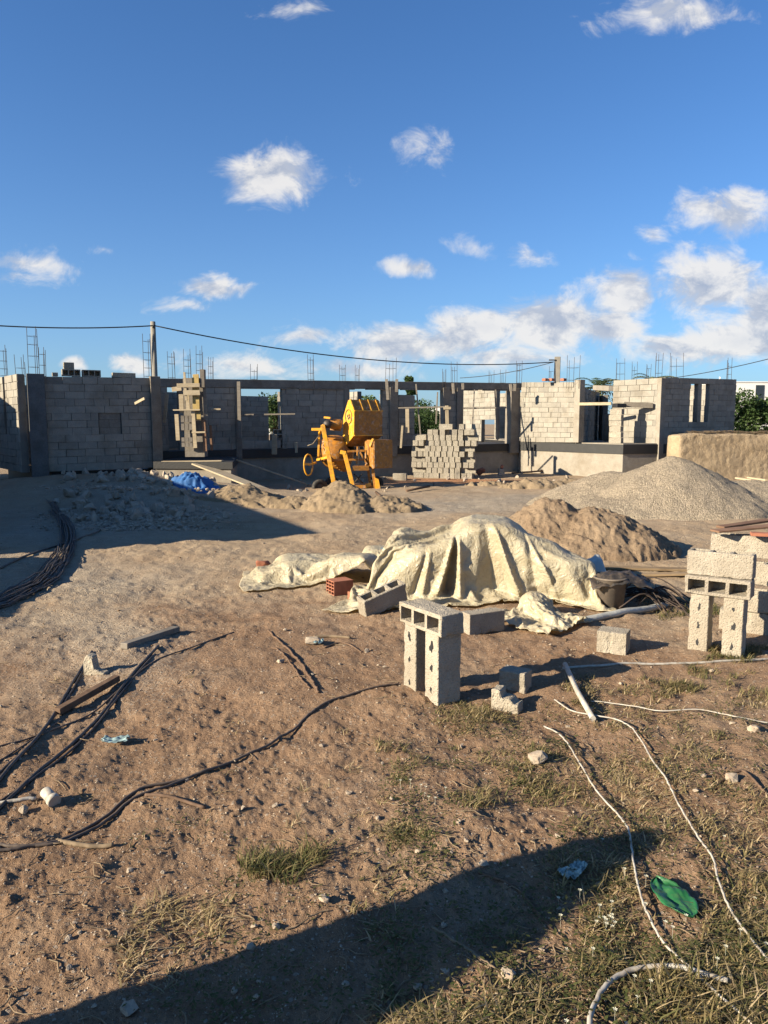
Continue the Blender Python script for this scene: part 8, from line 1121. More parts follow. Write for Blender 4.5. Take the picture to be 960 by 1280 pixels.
def prop(u0, v0, u1, v1, d, w, mat, lab, th=None, d1=None):
    o = MB().bar(P(u0, v0, d), P(u1, v1, d1 or d), w, th or w, rr.uniform(.6, 1), up=(0, 1, 0)).build('timber_prop', M[mat], None, .003); return tag(o, lab, 'timber')
prop(298.5, 477, 300, 548, 24.9, .11, 'wood_grey', 'tall grey post standing against the facade, left of the dark window opening')
prop(303, 518.5, 369, 517.5, 25.2, .05, 'wood_grey', 'thin lath nailed level across the facade between the tall post and the tree gap', .05)
prop(343, 543, 343, 568, 25.3, .16, 'wood_pale', 'pale upright board end at the foot of the tree gap')
prop(370, 553, 370.5, 566, 25.2, .08, 'wood_pale', 'short pale peg standing at the floor edge right of the tree gap')
prop(498, 510, 560, 508.5, 26.8, .05, 'wood_grey', 'thin level lath crossing the opening behind the block stack', .05)
prop(509, 511, 509.5, 541, 26.7, .12, 'wood_pale', 'pale board hanging under the lath left of the block stack')
prop(503, 532, 501, 560, 26.6, .07, 'wood_pale', 'slim pale stake standing left of the hanging board')
prop(558.5, 507, 559.5, 545, 26.65, .11, 'wood_pale', 'pale T-topped post rising out of the block stack'); prop(554.5, 510.5, 563.5, 510, 26.62, .09, 'wood_pale', 'short crosspiece on top of the post in the block stack', .09)
prop(593, 487, 590, 540, 29.2, .05, 'wood_grey', 'dark slanted prop in front of the sunlit inner wall', d1=28.6)
prop(619, 487, 622, 550, 29.8, .07, 'wood_grey', 'dark prop standing in the opening next to the right-hand column')
prop(579, 510.5, 633, 509.5, 29.0, .06, 'wood_grey', 'level dark lath across the sunlit opening at the right end of the facade', .06)
prop(520, 480, 526, 548, 27.5, .05, 'wood_grey', 'thin dark prop slanting across the garden opening'); prop(547, 490, 545, 530, 28, .05, 'wood_grey', 'thin dark stick upright in the garden opening')
prop(483, 474, 485, 500, 26.9, .1, 'wood_grey', 'left upright cleat clamped to the beam above the mixer hopper'); prop(496, 474, 495.5, 490, 26.9, .1, 'wood_grey', 'right upright cleat clamped to the beam above the mixer hopper')
prop(566, 479, 567, 492, 28.1, .09, 'wood_grey', 'left one of two pale cleats on the beam above the stack'); prop(578.5, 479, 578.5, 487, 28.2, .09, 'wood_grey', 'right one of two pale cleats on the beam above the stack')
prop(638, 480, 639, 489, 28.9, .1, 'wood_grey', 'left cleat at the right end of the beam'); prop(643.5, 480, 643, 489, 28.9, .1, 'wood_grey', 'right cleat at the right end of the beam')
prop(190+620/4, 532, 190+680/4, 500, 24, .01, 'wood_grey', 'rusty rod leaning on the wall') if False else None
o = MB().bar(P(169, 504.5, 20.9), P(186, 498.5, 21.1) + Vector((0, -.35, 0)), .05, .07, 1.).build('timber_board', M['wood_pale'], None, .003); tag(o, 'short sunlit board sticking out of the dark left wing wall', 'timber')
# wide plank ramp and thin plank
a, b = P(243, 580, 22.2), gp(332, 615, .04); a.z = 1.0
a = P(246, 579.5, 20.95)
tag(MB().bar(a, b, .42, .04, 1.).build('plank', M['wood_pale'], None, .004), 'wide pale plank sloping from the floor slab down to the soil heap', 'plank')
a, b = P(290, 573, 22.8), gp(385, 608, .06)
tag(MB().bar(a, b, .13, .04, .9).build('plank', M['wood_pale'], None, .004), 'narrow plank sloping from the floor slab down towards the mixer wheel', 'plank')
tag(MB().bar(P(203, 577, 21.1), P(278, 576, 21.0), .18, .03, .8).build('plank', M['wood_pale'], None, .004), 'pale plank lying flat along the slab edge below the formwork', 'plank')
# loose blocks on the left wing's wall top
wd = Vector((A2[0]-A1[0], A2[1]-A1[1], 0)).normalized(); wa = math.atan2(wd.y, wd.x)
def onwall(u, z, w, h, lab, mat='stackblock', long=True, cells=True):
    s = ((u-480)/F_PX*A1[1]-A1[0])/(wd.x-(u-480)/F_PX*wd.y); q = Vector((A1[0], A1[1], 0)) + wd*(s+.0) + Vector((-wd.y, wd.x, 0))*.1
    if cells:
        o = link('loose_block', small[0], None); o.matrix_world = Matrix.Translation((q.x, q.y, z+.085)) @ (rotz(wa) @ Matrix.Rotation(R(90), 3, 'X')).to_4x4() @ Matrix.Diagonal((w/.47, 1.05, 1.05, 1))
    else:
        o = MB().box((0, 0, h/2), (w, .16, h), 0, .9).build('loose_block', M['stackblock'], None, .006); o.location = (q.x, q.y, z); o.rotation_euler = (0, 0, wa)
    return tag(o, lab, 'concrete block')
onwall(95, 3.19, .46, .17, 'left one of two dark hollow blocks lying on the left wing wall'); onwall(120, 3.19, .47, .17, 'right one of two dark hollow blocks lying on the left wing wall')
onwall(92.5, 3.36, .26, .19, 'small pale block end standing on the left hollow block', cells=False); onwall(75, 3.17, .14, .1, 'small grey block stub on the left wing wall top', cells=False)
onwall(160, 3.19, .62, .13, 'flat grey block course left loose near the right end of the left wing wall', cells=False)
o = onwall(112, 3.13, .62, .05, 'whitish strip of mortar on the left wing wall below the hollow blocks', cells=False); o.location.y -= .03; o.location.x -= .0
# pile of loose block pieces seen inside the tree gap and on the terrace
for k in range(4):
    q = P(351, 553, 26.0); o = link('loose_block', small[0], None); o.matrix_world = Matrix.Translation((q.x+rr.uniform(-.03, .03), 26.0, 1.15+k*.16)) @ (rotz(R(rr.uniform(-8, 8))) @ Matrix.Rotation(R(90), 3, 'X')).to_4x4(); tag(o, 'hollow block in the short pile standing inside the tree gap', 'concrete block', 'blocks piled in the tree gap')
for k in range(6):
    q = P(770, 540, 26.75); o = link('loose_block', small[0], None); o.matrix_world = Matrix.Translation((q.x+rr.uniform(-.02, .02), 26.75, 1.325+k*.2)) @ (rotz(R(-50+rr.uniform(-5, 5))) ).to_4x4(); tag(o, 'block in the narrow pier stacked on the terrace of the right wing', 'concrete block', 'blocks of the terrace pier')
mb = MB().box(P(774, 507, 26.75), (.42, .3, .14), R(20), .2); tag(mb.build('mortar_tub', M['strap'], None, .02), 'small black tub standing on top of the terrace pier', 'tub')
# white block and stones left of the stack, block stub right of it
p = gp(500, 601); tag(MB().box((p.x, p.y+.1, .12), (.46, .2, .24), R(-10), 1.).build('pale_block', M['block'], None, .01), 'pale block lying alone at the left foot of the block stack', 'concrete block')
p = gp(626.5, 597); tag(MB().box((p.x, p.y, .2), (.2, .18, .22), R(10), 1.).build('block_stub', M['stackblock'], None, .008), 'short block stub standing right of the block stack below the plinth', 'concrete block')
p = gp(627, 597); tag(link('clay_shard', lump('clay_shard', (.2, .14, .2), 31, 'clay', 1), None, None, (p.x, p.y, .38)), 'pointed orange clay shard on the block stub right of the stack', 'clay shard')
p = gp(601, 596); tag(link('clay_rubble', lump('clay_rubble', (.55, .4, .4), 33, 'clay', 2), None, None, (p.x, p.y+.3, .2)), 'orange lump of broken clay at the right foot of the block stack', 'rubble')
p = gp(497, 590); tag(MB().lathe([(0, -.28), (.14, -.28), (.16, -.1), (.15, .2), (.06, .28), (0, .28)], 16, axis='X').build('cement_sack', M['rubble'], None, 0, 1, (p.x-.1, p.y+.2, .28)), 'round grey sack lying left of the block stack', 'sack')
p = gp(548, 608); tag(MB().box((p.x, p.y, .06), (.3, .2, .14), R(8), .3).build('dark_block', M['beam'], None, .01), 'small dark block lying alone on the grey gravel before the stack', 'concrete block')
for (u0, v0, u1, v1, lab) in ((508, 617, 537, 612, 'thin pole lying on the gravel right of the mixer heap'), (640, 594, 690, 591, 'dark pole lying along the foot of the sunlit plinth'), (470, 619, 484, 633, 'short pole sticking out of the mixer heap')):
    tag(MB().tube([gp(u0, v0, .08), gp(u1, v1, .1)], .035, 6).build('pole', M['root']), lab, 'pole')
# pale sticks by the gravel heap and mud wall
for k, (u0, v0, u1, v1) in enumerate(((900, 596, 958, 604), (905, 600, 960, 598), (920, 606, 960, 612), (945, 618, 975, 613))):
    tag(MB().bar(gp(u0, v0, .12+.05*k), gp(u1, v1, .1+.05*k), .09, .05, .9).build('stick', M['wood_pale']), 'pale timber lying at the foot of the mud wall behind the gravel', 'timber', 'pale timbers by the mud wall')

# ================================================================== RUBBLE, BLUE SHEET
rocks = [lump('rubble_rock', (.36, .3, .27), s, 'rubble', 1, .10) for s in (41, 42, 43, 44, 45, 46)]
rr = random.Random(8)
def rock(x, y, s, lab, grp, meshes=rocks, name='rubble_rock', sink=.25, cat='rock'):
    o = link(name, rr.choice(meshes), None); o.scale = (s*rr.uniform(.8, 1.2), s*rr.uniform(.8, 1.2), s*rr.uniform(.7, 1.05)); o.rotation_euler = (rr.uniform(0, 6), rr.uniform(0, 6), rr.uniform(0, 6))
    o.location = (x, y, ground(x, y) + (.13-.27*sink*1.2)*s); return tag(o, lab, cat, grp)
for (u, v, s, lab) in ((150, 599, 1.75, 'largest round boulder on the rubble bank below the left wing'), (186, 598, 1.5, 'big pale rock near the top of the rubble bank'), (190, 606, 1.3, 'flat pale rock just below the big pale one on the rubble bank'),
                       (166, 633, 1.2, 'grey squared rock low on the rubble bank'), (125, 622, 1.0, 'pale rock at the left end of the rubble bank'), (262, 606, 1.2, 'grey rock behind the crumpled blue sheet')):
    p = gp(u, v); rock(p.x, p.y, s, lab, None)
n = 0
while n < 210:
    u = rr.gauss(175, 50); v = rr.uniform(596, 652)
    if not 70 < u < 290: continue
    p = gp(u, v)
    if p.y > 20.2: continue
    rock(p.x, p.y, rr.choice((.35, .45, .5, .6, .8, 1.0, 1.25))*rr.uniform(.7, 1.1), 'grey rock in the rubble bank below the left wing', 'rocks of the rubble bank'); n += 1
for n in range(26):
    u = rr.uniform(560, 720); v = rr.uniform(590, 606); p = gp(u, v); rock(p.x, p.y, rr.uniform(.3, .7), 'lump of rubble along the foot of the right plinth', 'rubble along the plinth')
for n in range(22):
    u = rr.uniform(300, 520); v = rr.uniform(598, 618); p = gp(u, v); rock(p.x, p.y, rr.uniform(.3, .65), 'lump of rubble strewn round the mixer', 'rubble round the mixer')
for n in range(34):
    u = rr.uniform(85, 270); v = rr.uniform(595, 640); p = gp(u, v)
    if p.y < 20.2: rock(p.x, p.y, rr.uniform(.95, 1.6), 'large pale chunk in the rubble bank below the left wing', 'large chunks of the rubble bank', sink=.4)
U = rs_r = np.random.RandomState(77); sp = []
while len(sp) < 2600:
    u = 170+rs_r.randn()*62; v = rs_r.uniform(590, 664); p = gp(u, v)
    if 40 < u < 300 and p.y < 20.4: sp.append((p.x, p.y, p.z+.01, rs_r.choice((.4, .6, .9, 1.4))*rs_r.uniform(.5, 1.)))
RUB = sp
def crumple(name, cx, cy, rx, ry, h, mat, label, cat, seed, n=46):
    V = []
    for j in range(n):
        for i in range(n):
            a = 2*i/(n-1)-1; b = 2*j/(n-1)-1
            x = cx+a*rx*(1+.15*float(perlin(b*2, seed, 3))); y = cy+b*ry*(1+.15*float(perlin(a*2, seed+9, 3))); r = math.hypot(a, b)
            f = 1-2*abs(float(fbm(a*2.2, b*2.2, seed, 3)))
            V.append((x, y, ground(x, y) + max(0, h*(1-r**2)*(.65+.35*f)+.06*h*float(fbm(a*7, b*7, seed+2, 2))) - (.05 if r > 1 else 0)))
    mb = MB().add(V, [(j*n+i, j*n+i+1, (j+1)*n+i+1, (j+1)*n+i) for j in range(n-1) for i in range(n-1) if math.hypot(2*i/(n-1)-1, 2*j/(n-1)-1) < 1.06], .5, True)
    return tag(mb.build(name, M[mat]), label, cat)
p = gp(238, 630); crumple('blue_sheet', p.x, p.y+.55, .62, .45, .32, 'blue_cloth', 'crumpled bright blue sheet dumped at the right end of the rubble bank', 'plastic sheet', 4)

# ================================================================== CABLE BUNDLE, HOSES, RODS
mb = MB(); rr = random.Random(14)
ctr = [(62, 634), (76, 648), (84, 668), (80, 695), (60, 722), (30, 742), (-10, 760), (-60, 775)]
cw = catmull([G(u, v) for u, v in ctr], 7)
for k in range(26):
    off = rr.gauss(0, .065); hh = abs(rr.gauss(0, .05)); pts = []; ph = rr.uniform(0, 6); s0 = rr.randint(0, 4); s1 = len(cw)-rr.randint(0, 3)
    spread = rr.uniform(.7, 1.5)
    for i in range(s0, s1):
        d = (cw[min(i+1, len(cw)-1)]-cw[max(i-1, 0)]).normalized(); nn = Vector((-d.y, d.x, 0)); t = i/len(cw)
        q = cw[i] + nn*(off*(.7+1.1*spread*t) + .03*math.sin(i*.35+ph)); q.z = ground(q.x, q.y)+.015+hh*(1-.5*t)+.012*math.sin(i*.5+ph); pts.append(q)
    mb.tube(pts, .008, 5, rr.random())
for k in range(5):
    u0, v0 = 86+rr.uniform(-6, 6), 690+rr.uniform(-8, 20); mb.tube(ground_line([(u0, v0), (u0-rr.uniform(5, 12), v0+15), (u0-rr.uniform(15, 30), v0+rr.uniform(26, 40))], .01, 5, .01, .01, k), .010, 5)
tag(mb.build('cable_bundle', M['black_plastic']), 'thick bundle of black rods and cables curving along the left edge of the yard', 'cable bundle')
def line(name, pxs, r, mat, lab, cat, wig=.002, lift=0., n=10, rows=1, sep=.03):
    mb = MB()
    for k in range(rows):
        pts = ground_line([(u+k*sep*100, v+k*sep*60*(i % 2)) for i, (u, v) in enumerate(pxs)], r, n, wig, lift, k+len(pxs)); mb.tube(pts, r, 8)
    return tag(mb.build(name, M[mat]), lab, cat)
line('hose', [(140, 655), (115, 668), (60, 685), (0, 715)], .015, 'brown_hose', 'thin dusty hose running across the shade to the left edge', 'hose')
line('rod', [(115, 818), (88, 858), (56, 910), (25, 950), (-8, 990)], .011, 'black_plastic', 'dark rod slanting down to the left edge, left of the L-shaped fragment', 'rod', .001)
line('rod', [(113, 822), (90, 862), (52, 915), (20, 952), (-8, 980)], .007, 'black_plastic', 'thin rod lying right beside the left dark rod', 'rod', .001)
line('rod', [(198, 813), (160, 853), (120, 897), (60, 958), (-8, 1020)], .011, 'black_plastic', 'long dark rod slanting from the L-shaped fragment to the left edge', 'rod', .001)
line('rod', [(194, 822), (150, 868), (112, 912), (55, 968), (-8, 1010)], .007, 'black_plastic', 'second thinner rod alongside the long dark rod', 'rod', .001)
o = MB().bar(gp(72, 895, .03), gp(147, 853, .035), .055, .045, .4).build('timber_batten', M['root'], None, .004); tag(o, 'dark square batten lying between the two dark rods', 'batten')
line('cable', [(292, 789), (240, 812), (195, 830), (150, 862), (110, 890), (70, 908), (30, 925), (-8, 936)], .006, 'brown_hose', 'thin brown cable crossing the rods and the batten', 'cable')
line('cable', [(76, 897), (40, 925), (0, 955), (-10, 963)], .005, 'brown_hose', 'short brown cable running from the dark batten to the left edge', 'cable')
o = MB().bar(gp(155, 812, .03), gp(221, 790, .03), .075, .05, .7).build('timber_batten', M['wood_grey'], None, .004); tag(o, 'weathered pale batten lying above the L-shaped fragment', 'batten')
line('hose', [(497, 857), (470, 863), (440, 871), (410, 880), (388, 893), (368, 908), (335, 930), (300, 946), (255, 965), (215, 978), (170, 990), (125, 1022), (75, 1050), (30, 1063), (-8, 1071)], .0085, 'brown_hose', 'long dusty hose snaking from the left block stand to the left edge', 'hose', .003)
line('hose', [(262, 961), (210, 983), (165, 1000), (120, 1032), (70, 1055), (20, 1062), (-8, 1062)], .008, 'brown_hose', 'second dusty hose running alongside the long one near the left edge', 'hose', .003)
line('branch', [(182, 996), (215, 1000), (256, 1009)], .009, 'root', 'thin dark branch below the long hose', 'branch')
line('branch', [(72, 1050), (85, 1055), (110, 1058), (142, 1057)], .011, 'twig', 'pale dry stick under the hose at the left', 'branch')
line('branch', [(335, 790), (360, 812), (380, 838), (392, 858), (398, 871)], .009, 'root', 'crooked dark root running down the middle of the dirt', 'branch', .008)
line('branch', [(340, 808), (356, 822), (372, 845), (388, 866)], .007, 'root', 'thinner root beside the crooked dark one', 'branch', .008)
# white pipes and cords on the right
o = MB().tube([gp(706, 838, .05), gp(722, 870, .03), gp(741, 904, .03)], .019, 10); tag(o.build('white_pipe', M['white_plastic']), 'short straight white pipe lying on the grass right of the broken blocks', 'pipe')
line('white_pipe', [(703, 838), (745, 836), (790, 833), (845, 832), (900, 830), (968, 826)], .010, 'white_plastic', 'long pale pipe lying level below the right-hand stand', 'pipe', .004)
line('pale_rope', [(693, 876), (715, 888), (742, 899), (775, 908), (800, 930), (815, 957), (835, 988), (852, 1018), (872, 1050), (890, 1078), (900, 1110), (920, 1150), (975, 1225)], .0048, 'white_plastic', 'long white cord running down the grass to the lower right corner', 'rope', .002, .022)
line('pale_rope', [(738, 877), (765, 880), (795, 886), (830, 892), (880, 893), (930, 905), (968, 908)], .004, 'white_plastic', 'thin white cord running right from the short white pipe', 'rope', .002, .018)
line('pale_rope', [(680, 908), (702, 924), (720, 950), (745, 990), (770, 1020), (785, 1045), (793, 1090), (803, 1130), (822, 1168), (850, 1205), (890, 1240), (945, 1285)], .0048, 'white_plastic', 'white cord winding past the left side of the green plastic leaf', 'rope', .002, .022)
line('white_hose', [(735, 1290), (745, 1255), (765, 1230), (795, 1215), (830, 1213), (870, 1222), (910, 1232)], .009, 'white_plastic', 'thick white hose bent in an arch at the lower right', 'hose', .002, .022)
line('branch', [(598, 1093), (628, 1103), (655, 1120), (672, 1142), (692, 1160)], .007, 'root', 'forked dark root lying inside the shadow band', 'branch', .004)
line('branch', [(895, 985), (925, 970), (945, 985), (962, 1000)], .007, 'root', 'bent grey root at the right edge of the grass', 'branch', .004)
line('branch', [(540, 1160), (585, 1195), (620, 1220), (640, 1250)], .006, 'twig', 'long pale dry stem near the bottom centre', 'branch', .004)
# white cap, rags, green plastic
p = gp(63, 1003); o = MB().tube([(-.05, 0, 0), (.035, 0, 0)], .028, 22).tube([(.02, 0, 0), (.05, 0, 0)], .033, 22).build('pipe_cap', M['white_plastic'], None, 0, 1, (p.x, p.y, p.z+.03)); o.rotation_euler = (0, R(12), R(-40)); tag(o, 'white plastic pipe end lying on the dirt at the left', 'pipe end')
line('white_pipe', [(-8, 1008), (20, 1004), (45, 1000)], .010, 'white_plastic', 'thin white pipe reaching from the left edge to the white pipe end', 'pipe', .002)
def flat_sheet(name, u, v, lx, ly, yaw, mat, lab, cat, seed, leaf=False, amp=.02):
    p = gp(u, v); n = 24; V = []
    for j in range(n):
        for i in range(n):
            a = 2*i/(n-1)-1; b = 2*j/(n-1)-1
            wd_ = (1-abs(b)**2.3)**.62 if leaf and abs(b) < 1 else (0.02 if leaf else 1-.25*abs(b)+.15*float(perlin(b*3, seed, 2)))
            q = Vector((a*lx*wd_, b*ly, 0)); q.rotate(Matrix.Rotation(yaw, 3, 'Z')); x, y = p.x+q.x, p.y+q.y
            V.append((x, y, p.z+.026 + amp*float(fbm(a*1.7, b*2.2, seed, 3)) + amp*.7*a*a))
    mb = MB().add(V, [(j*n+i, j*n+i+1, (j+1)*n+i+1, (j+1)*n+i) for j in range(n-1) for i in range(n-1)], .5, True)
    o = mb.build(name, M[mat]); o.modifiers.new('s', 'SOLIDIFY').thickness = .002; return tag(o, lab, cat)
flat_sheet('green_plastic_piece', 842, 1129, .070, .128, R(12), 'green_plastic', 'leaf-shaped green plastic piece lying in the grass at the lower right', 'plastic piece', 5, True, .010)
flat_sheet('plastic_rag', 145, 930, .085, .04, R(12), 'rag', 'small grey-blue plastic rag on the dirt at the left', 'rag', 6, False, .014)
for i, (u, v, s, lab) in enumerate(((712, 1098, .05, 'thin whitish plastic scrap in the shadow band, left of the winding cord'), (722, 1092, .04, 'second whitish plastic scrap beside the first in the shadow band'), (398, 806, .055, 'whitish paper scrap on the dirt left of the block stand'))):
    flat_sheet('plastic_scrap', u, v, s, s*.7, R(40*i), 'rag', lab, 'scrap', 20+i, False, .016)
p = gp(390, 805); tag(link('mortar_lump', lump('mortar_lump', (.16, .12, .08), 61, 'stone', 2), None, None, (p.x, p.y, p.z+.03)), 'pale mortar lump with a stick beside it, left of the block stand', 'stone')
line('branch', [(392, 797), (415, 796), (438, 798)], .012, 'twig', 'pale stick lying across the mortar lump', 'branch')
line('branch', [(405, 808), (428, 803), (452, 815)], .007, 'root', 'dark twig lying beside the mortar lump', 'branch')

# ================================================================== STONES
stones = [lump('stone', (.1, .085, .065), s, 'stone', 1, .12) for s in range(70, 78)]
rr = random.Random(31)
def stone(u, v, wpx, lab, grp=None):
    p = gp(u, v); s = wpx/ (F_PX/max(1.5, p.y)) / .1
    o = link('stone', rr.choice(stones), None); o.scale = (s*rr.uniform(.85, 1.1), s*rr.uniform(.8, 1.1), s*rr.uniform(.7, 1.)); o.rotation_euler = (rr.uniform(-.3, .3), rr.uniform(-.3, .3), rr.uniform(0, 6))
    o.location = (p.x, p.y, p.z + .016*s); return tag(o, lab, 'stone', grp)
for (u, v, w, lab) in ((672, 952, 34, 'biggest tan stone in the grass below the broken blocks'), (161, 1266, 34, 'largest pale stone at the bottom left in the shadow'), (345, 1160, 18, 'pale stone at the upper edge of the shadow band'), (315, 1186, 20, 'grey stone inside the shadow band below the pale one'),
        (405, 1126, 20, 'grey stone on the upper edge of the shadow band near the centre'), (204, 1092, 11, 'small white stone on the dirt left of the grass tuft'), (304, 1012, 12, 'orange-tinted stone standing by a clump of rubbish'), (352, 829, 15, 'angular pale stone in the middle of the dirt'), (458, 815, 11, 'round cream stone beside the dark twig'),
        (635, 1222, 30, 'long cream stone on the lit dirt at the bottom centre'), (523, 1236, 22, 'cream stone at the lower edge of the shadow band'), (558, 1217, 20, 'round pale stone just below the shadow band'), (432, 1232, 14, 'small grey stone in the lower part of the shadow band'), (293, 1240, 14, 'small white stone deep in the shadow band'),
        (30, 1015, 18, 'brown stone beside the thin white pipe'), (605, 1082, 20, 'grey flat stone in the shadow band by the root'), (750, 1108, 16, 'bluish stone in the shadow band near the winding cord'), (490, 1000, 11, 'white stone among the small weeds'), (738, 888, 10, 'small orange stone at the foot of the short white pipe'),
        (942, 914, 22, 'grey stone half hidden in the grass at the right edge'), (915, 975, 26, 'flat grey stone by the bent root')):
    stone(u, v, w, lab)
n = 0
while n < 240:
    v = 690+(1290-690)*rr.random()**.9; u = rr.uniform(-20, 980)
    if 470 < u < 760 and v < 800: continue
    if v < 790 and u < 90: continue
    w = rr.choice((4, 5, 5, 6, 7, 9, 13))*(.55+.65*(v-690)/590)
    stone(u, v, w, 'small pale stone lying on the brown dirt', 'small stones on the dirt'); n += 1
def scatter_mesh(name, base_meshes, spots, mat, label, cat):
    Vs = []; Fs = []; off = 0; rs = np.random.RandomState(5)
    base = []
    for me in base_meshes:
        v = np.empty(len(me.vertices)*3); me.vertices.foreach_get('co', v); me.calc_loop_triangles()
        f = np.empty(len(me.loop_triangles)*3, np.int32); me.loop_triangles.foreach_get('vertices', f); base.append((v.reshape(-1, 3), f.reshape(-1, 3)))
    for (x, y, z, s) in spots:
        v, f = base[rs.randint(len(base))]; a = rs.uniform(0, 6.28); c, sn = math.cos(a), math.sin(a)
        w = v*s*rs.uniform(.7, 1.2, 3); w = np.stack([w[:,0]*c-w[:,1]*sn+x, w[:,0]*sn+w[:,1]*c+y, w[:,2]+z], -1)
        Vs.append(w); Fs.append(f+off); off += len(w)
    me = np_mesh(name, np.concatenate(Vs), np.concatenate(Fs), mat, None, False, True)
    return tag(link(name, me, None), label, cat, kind='stuff')
rs = np.random.RandomState(3)
tiny = [lump('pebble', (.1, .085, .065), s, 'stone', 0) for s in range(90, 96)]
U = rs.uniform(-60, 1020, 14000); Vv = 640+(1330-640)*rs.beta(1.1, 1.0, 14000); sp = []
gxs = [G(u, v) for u, v in zip(U, Vv)]; gx = np.array([q.x for q in gxs]); gy = np.array([q.y for q in gxs]); gzz = gz(gx, gy)
for x, y, z, u, v in zip(gx, gy, gzz, U, Vv):
    w = rs.choice((1.3, 1.8, 2.2, 3., 4.2), p=(.3, .3, .2, .14, .06))*(.7+.6*(v-640)/640); s = w*y/F_PX/.1
    sp.append((x, y, z+.008*s, s))
scatter_mesh('pebbles', tiny, sp, M['stone'], 'countless small pebbles strewn over the dirt', 'pebbles')
scatter_mesh('rubble_chips', tiny, RUB, M['rubble'], 'small broken chips filling the rubble bank', 'rubble')
# clods of the dirt itself
clodm = newmat('clod')[0]; nt_ = NT(clodm.node_tree); b_ = clodm.node_tree.nodes['Principled BSDF']; pq = pos(nt_)
nt_.L.new(nt_.mix(nt_.noise(pq, 20., 4, .6), (.13, .078, .045), (.21, .135, .08)), b_.inputs['Base Color']); b_.inputs['Roughness'].default_value = 1; b_.inputs['Specular IOR Level'].default_value = .05
sp = []
U = rs.uniform(-60, 1020, 16000); Vv = 680+(1330-680)*rs.beta(1.1, .9, 16000)
gxs = [G(u, v) for u, v in zip(U, Vv)]; gx = np.array([q.x for q in gxs]); gy = np.array([q.y for q in gxs]); gzz = gz(gx, gy); den = fbm(gx*.9, gy*.9, 200, 3)
for x, y, z, u, v, dn in zip(gx, gy, gzz, U, Vv, den):
    if rs.uniform(-.7, .5) > dn: continue
    w = rs.choice((1.5, 2.2, 3., 4.5, 7.), p=(.36, .33, .22, .08, .01))*(.6+.7*(v-680)/600); s = w*y/F_PX/.1
    sp.append((x, y, z+.004*s, s))
scatter_mesh('dirt_clods', tiny, sp, clodm, 'crumbly clods of the brown dirt', 'clods')

# ================================================================== GRASS AND WEEDS
def blades(spots, seed, name, label, cat, mat='grass', wid=.0028, kind='stuff'):
    """spots: rows of x, y, radius, count, height, tint, tintvar, lean"""
    rs = np.random.RandomState(seed); X = []; Y = []; H = []; T = []; LN = []
    for (x, y, r, n, h, t, tv, ln) in spots:
        n = int(n); a = rs.uniform(0, 6.283, n); q = r*np.sqrt(rs.uniform(0, 1, n))
        X.append(x+q*np.cos(a)); Y.append(y+q*np.sin(a)); H.append(h*rs.uniform(.35, 1.1, n)); T.append(np.clip(t+tv*rs.randn(n), 0, 1)); LN.append(ln*rs.uniform(.3, 1.4, n))
    X = np.concatenate(X); Y = np.concatenate(Y); H = np.concatenate(H); T = np.concatenate(T); LN = np.concatenate(LN); n = len(X)
    Z = gz(X, Y)-.004; a = rs.uniform(0, 6.283, n); ca, sa = np.cos(a), np.sin(a); yw_ = a + 1.57 + rs.uniform(-.6, .6, n); wx, wy = np.cos(yw_), np.sin(yw_)
    w = wid*rs.uniform(.6, 1.5, n); V = np.zeros((n, 7, 3))
    for k, (t, ww) in enumerate(((0, 1), (.4, .85), (.75, .55), (1, 0))):
        hx = LN*H*t*t*1.1; zz = H*t*(1-.35*LN*t*.8)
        px, py, pz = X+ca*hx, Y+sa*hx, Z+np.maximum(zz, .003)
        if k < 3:
            V[:, 2*k] = np.stack([px-wx*w*ww, py-wy*w*ww, pz], -1); V[:, 2*k+1] = np.stack([px+wx*w*ww, py+wy*w*ww, pz], -1)
        else: V[:, 6] = np.stack([px, py, pz], -1)
    base = (np.arange(n)*7)[:, None]
    tri = np.array([[0, 1, 3], [0, 3, 2], [2, 3, 5], [2, 5, 4], [4, 5, 6]])
    Fs = (base[:, :, None] + tri[None]).reshape(-1, 3)
    me = np_mesh(name, V.reshape(-1, 3), Fs, M[mat], {'tint': (np.repeat(T, 5), 'FACE')}, True, True)
    return tag(link(name, me, None), label, cat, kind=kind)
rs = np.random.RandomState(17); spots = []
def region(n, u0, u1, v0, v1, r, cnt, h, t, tv, ln, dens=None):
    for _ in range(n):
        u, v = rs.uniform(u0, u1), rs.uniform(v0, v1); p = G(u, v)
        d = float(fbm(p.x*1.1, p.y*1.1, 301, 3))
        if dens is not None and d < dens: continue
        if math.hypot((u-842)/56, (v-1124)/70) < 1: continue
        k = rs.uniform(.5, 1.3); spots.append((p.x, p.y, r*k, cnt*k, h*rs.uniform(.6, 1.2), t+.25*d, tv, ln))
# weedy ground at the lower right, thinning out to the left
region(190, 690, 1000, 850, 1300, .09, 42, .055, .66, .2, 1.5, -.25)
region(130, 560, 1000, 880, 1120, .09, 38, .05, .64, .22, 1.5, .0)
region(90, 620, 1000, 1090, 1310, .08, 42, .06, .6, .22, 1.4, -.15)
region(90, 760, 1000, 1090, 1310, .1, 45, .045, .6, .25, 1.6)
region(60, 470, 700, 930, 1060, .06, 40, .055, .45, .25, 1.3, .0)
region(60, 480, 720, 1180, 1310, .08, 40, .07, .75, .15, 1.5, -.1)
region(50, 150, 420, 1060, 1240, .05, 22, .05, .75, .15, 1.6, .05)
region(26, 330, 560, 960, 1180, .05, 18, .05, .7, .2, 1.5, .0)
region(22, 540, 640, 875, 910, .06, 35, .05, .6, .2, 1.3)
region(30, 800, 900, 740, 775, .1, 40, .09, .4, .2, 1.2)
region(25, 860, 960, 812, 830, .06, 40, .08, .35, .2, 1.2)
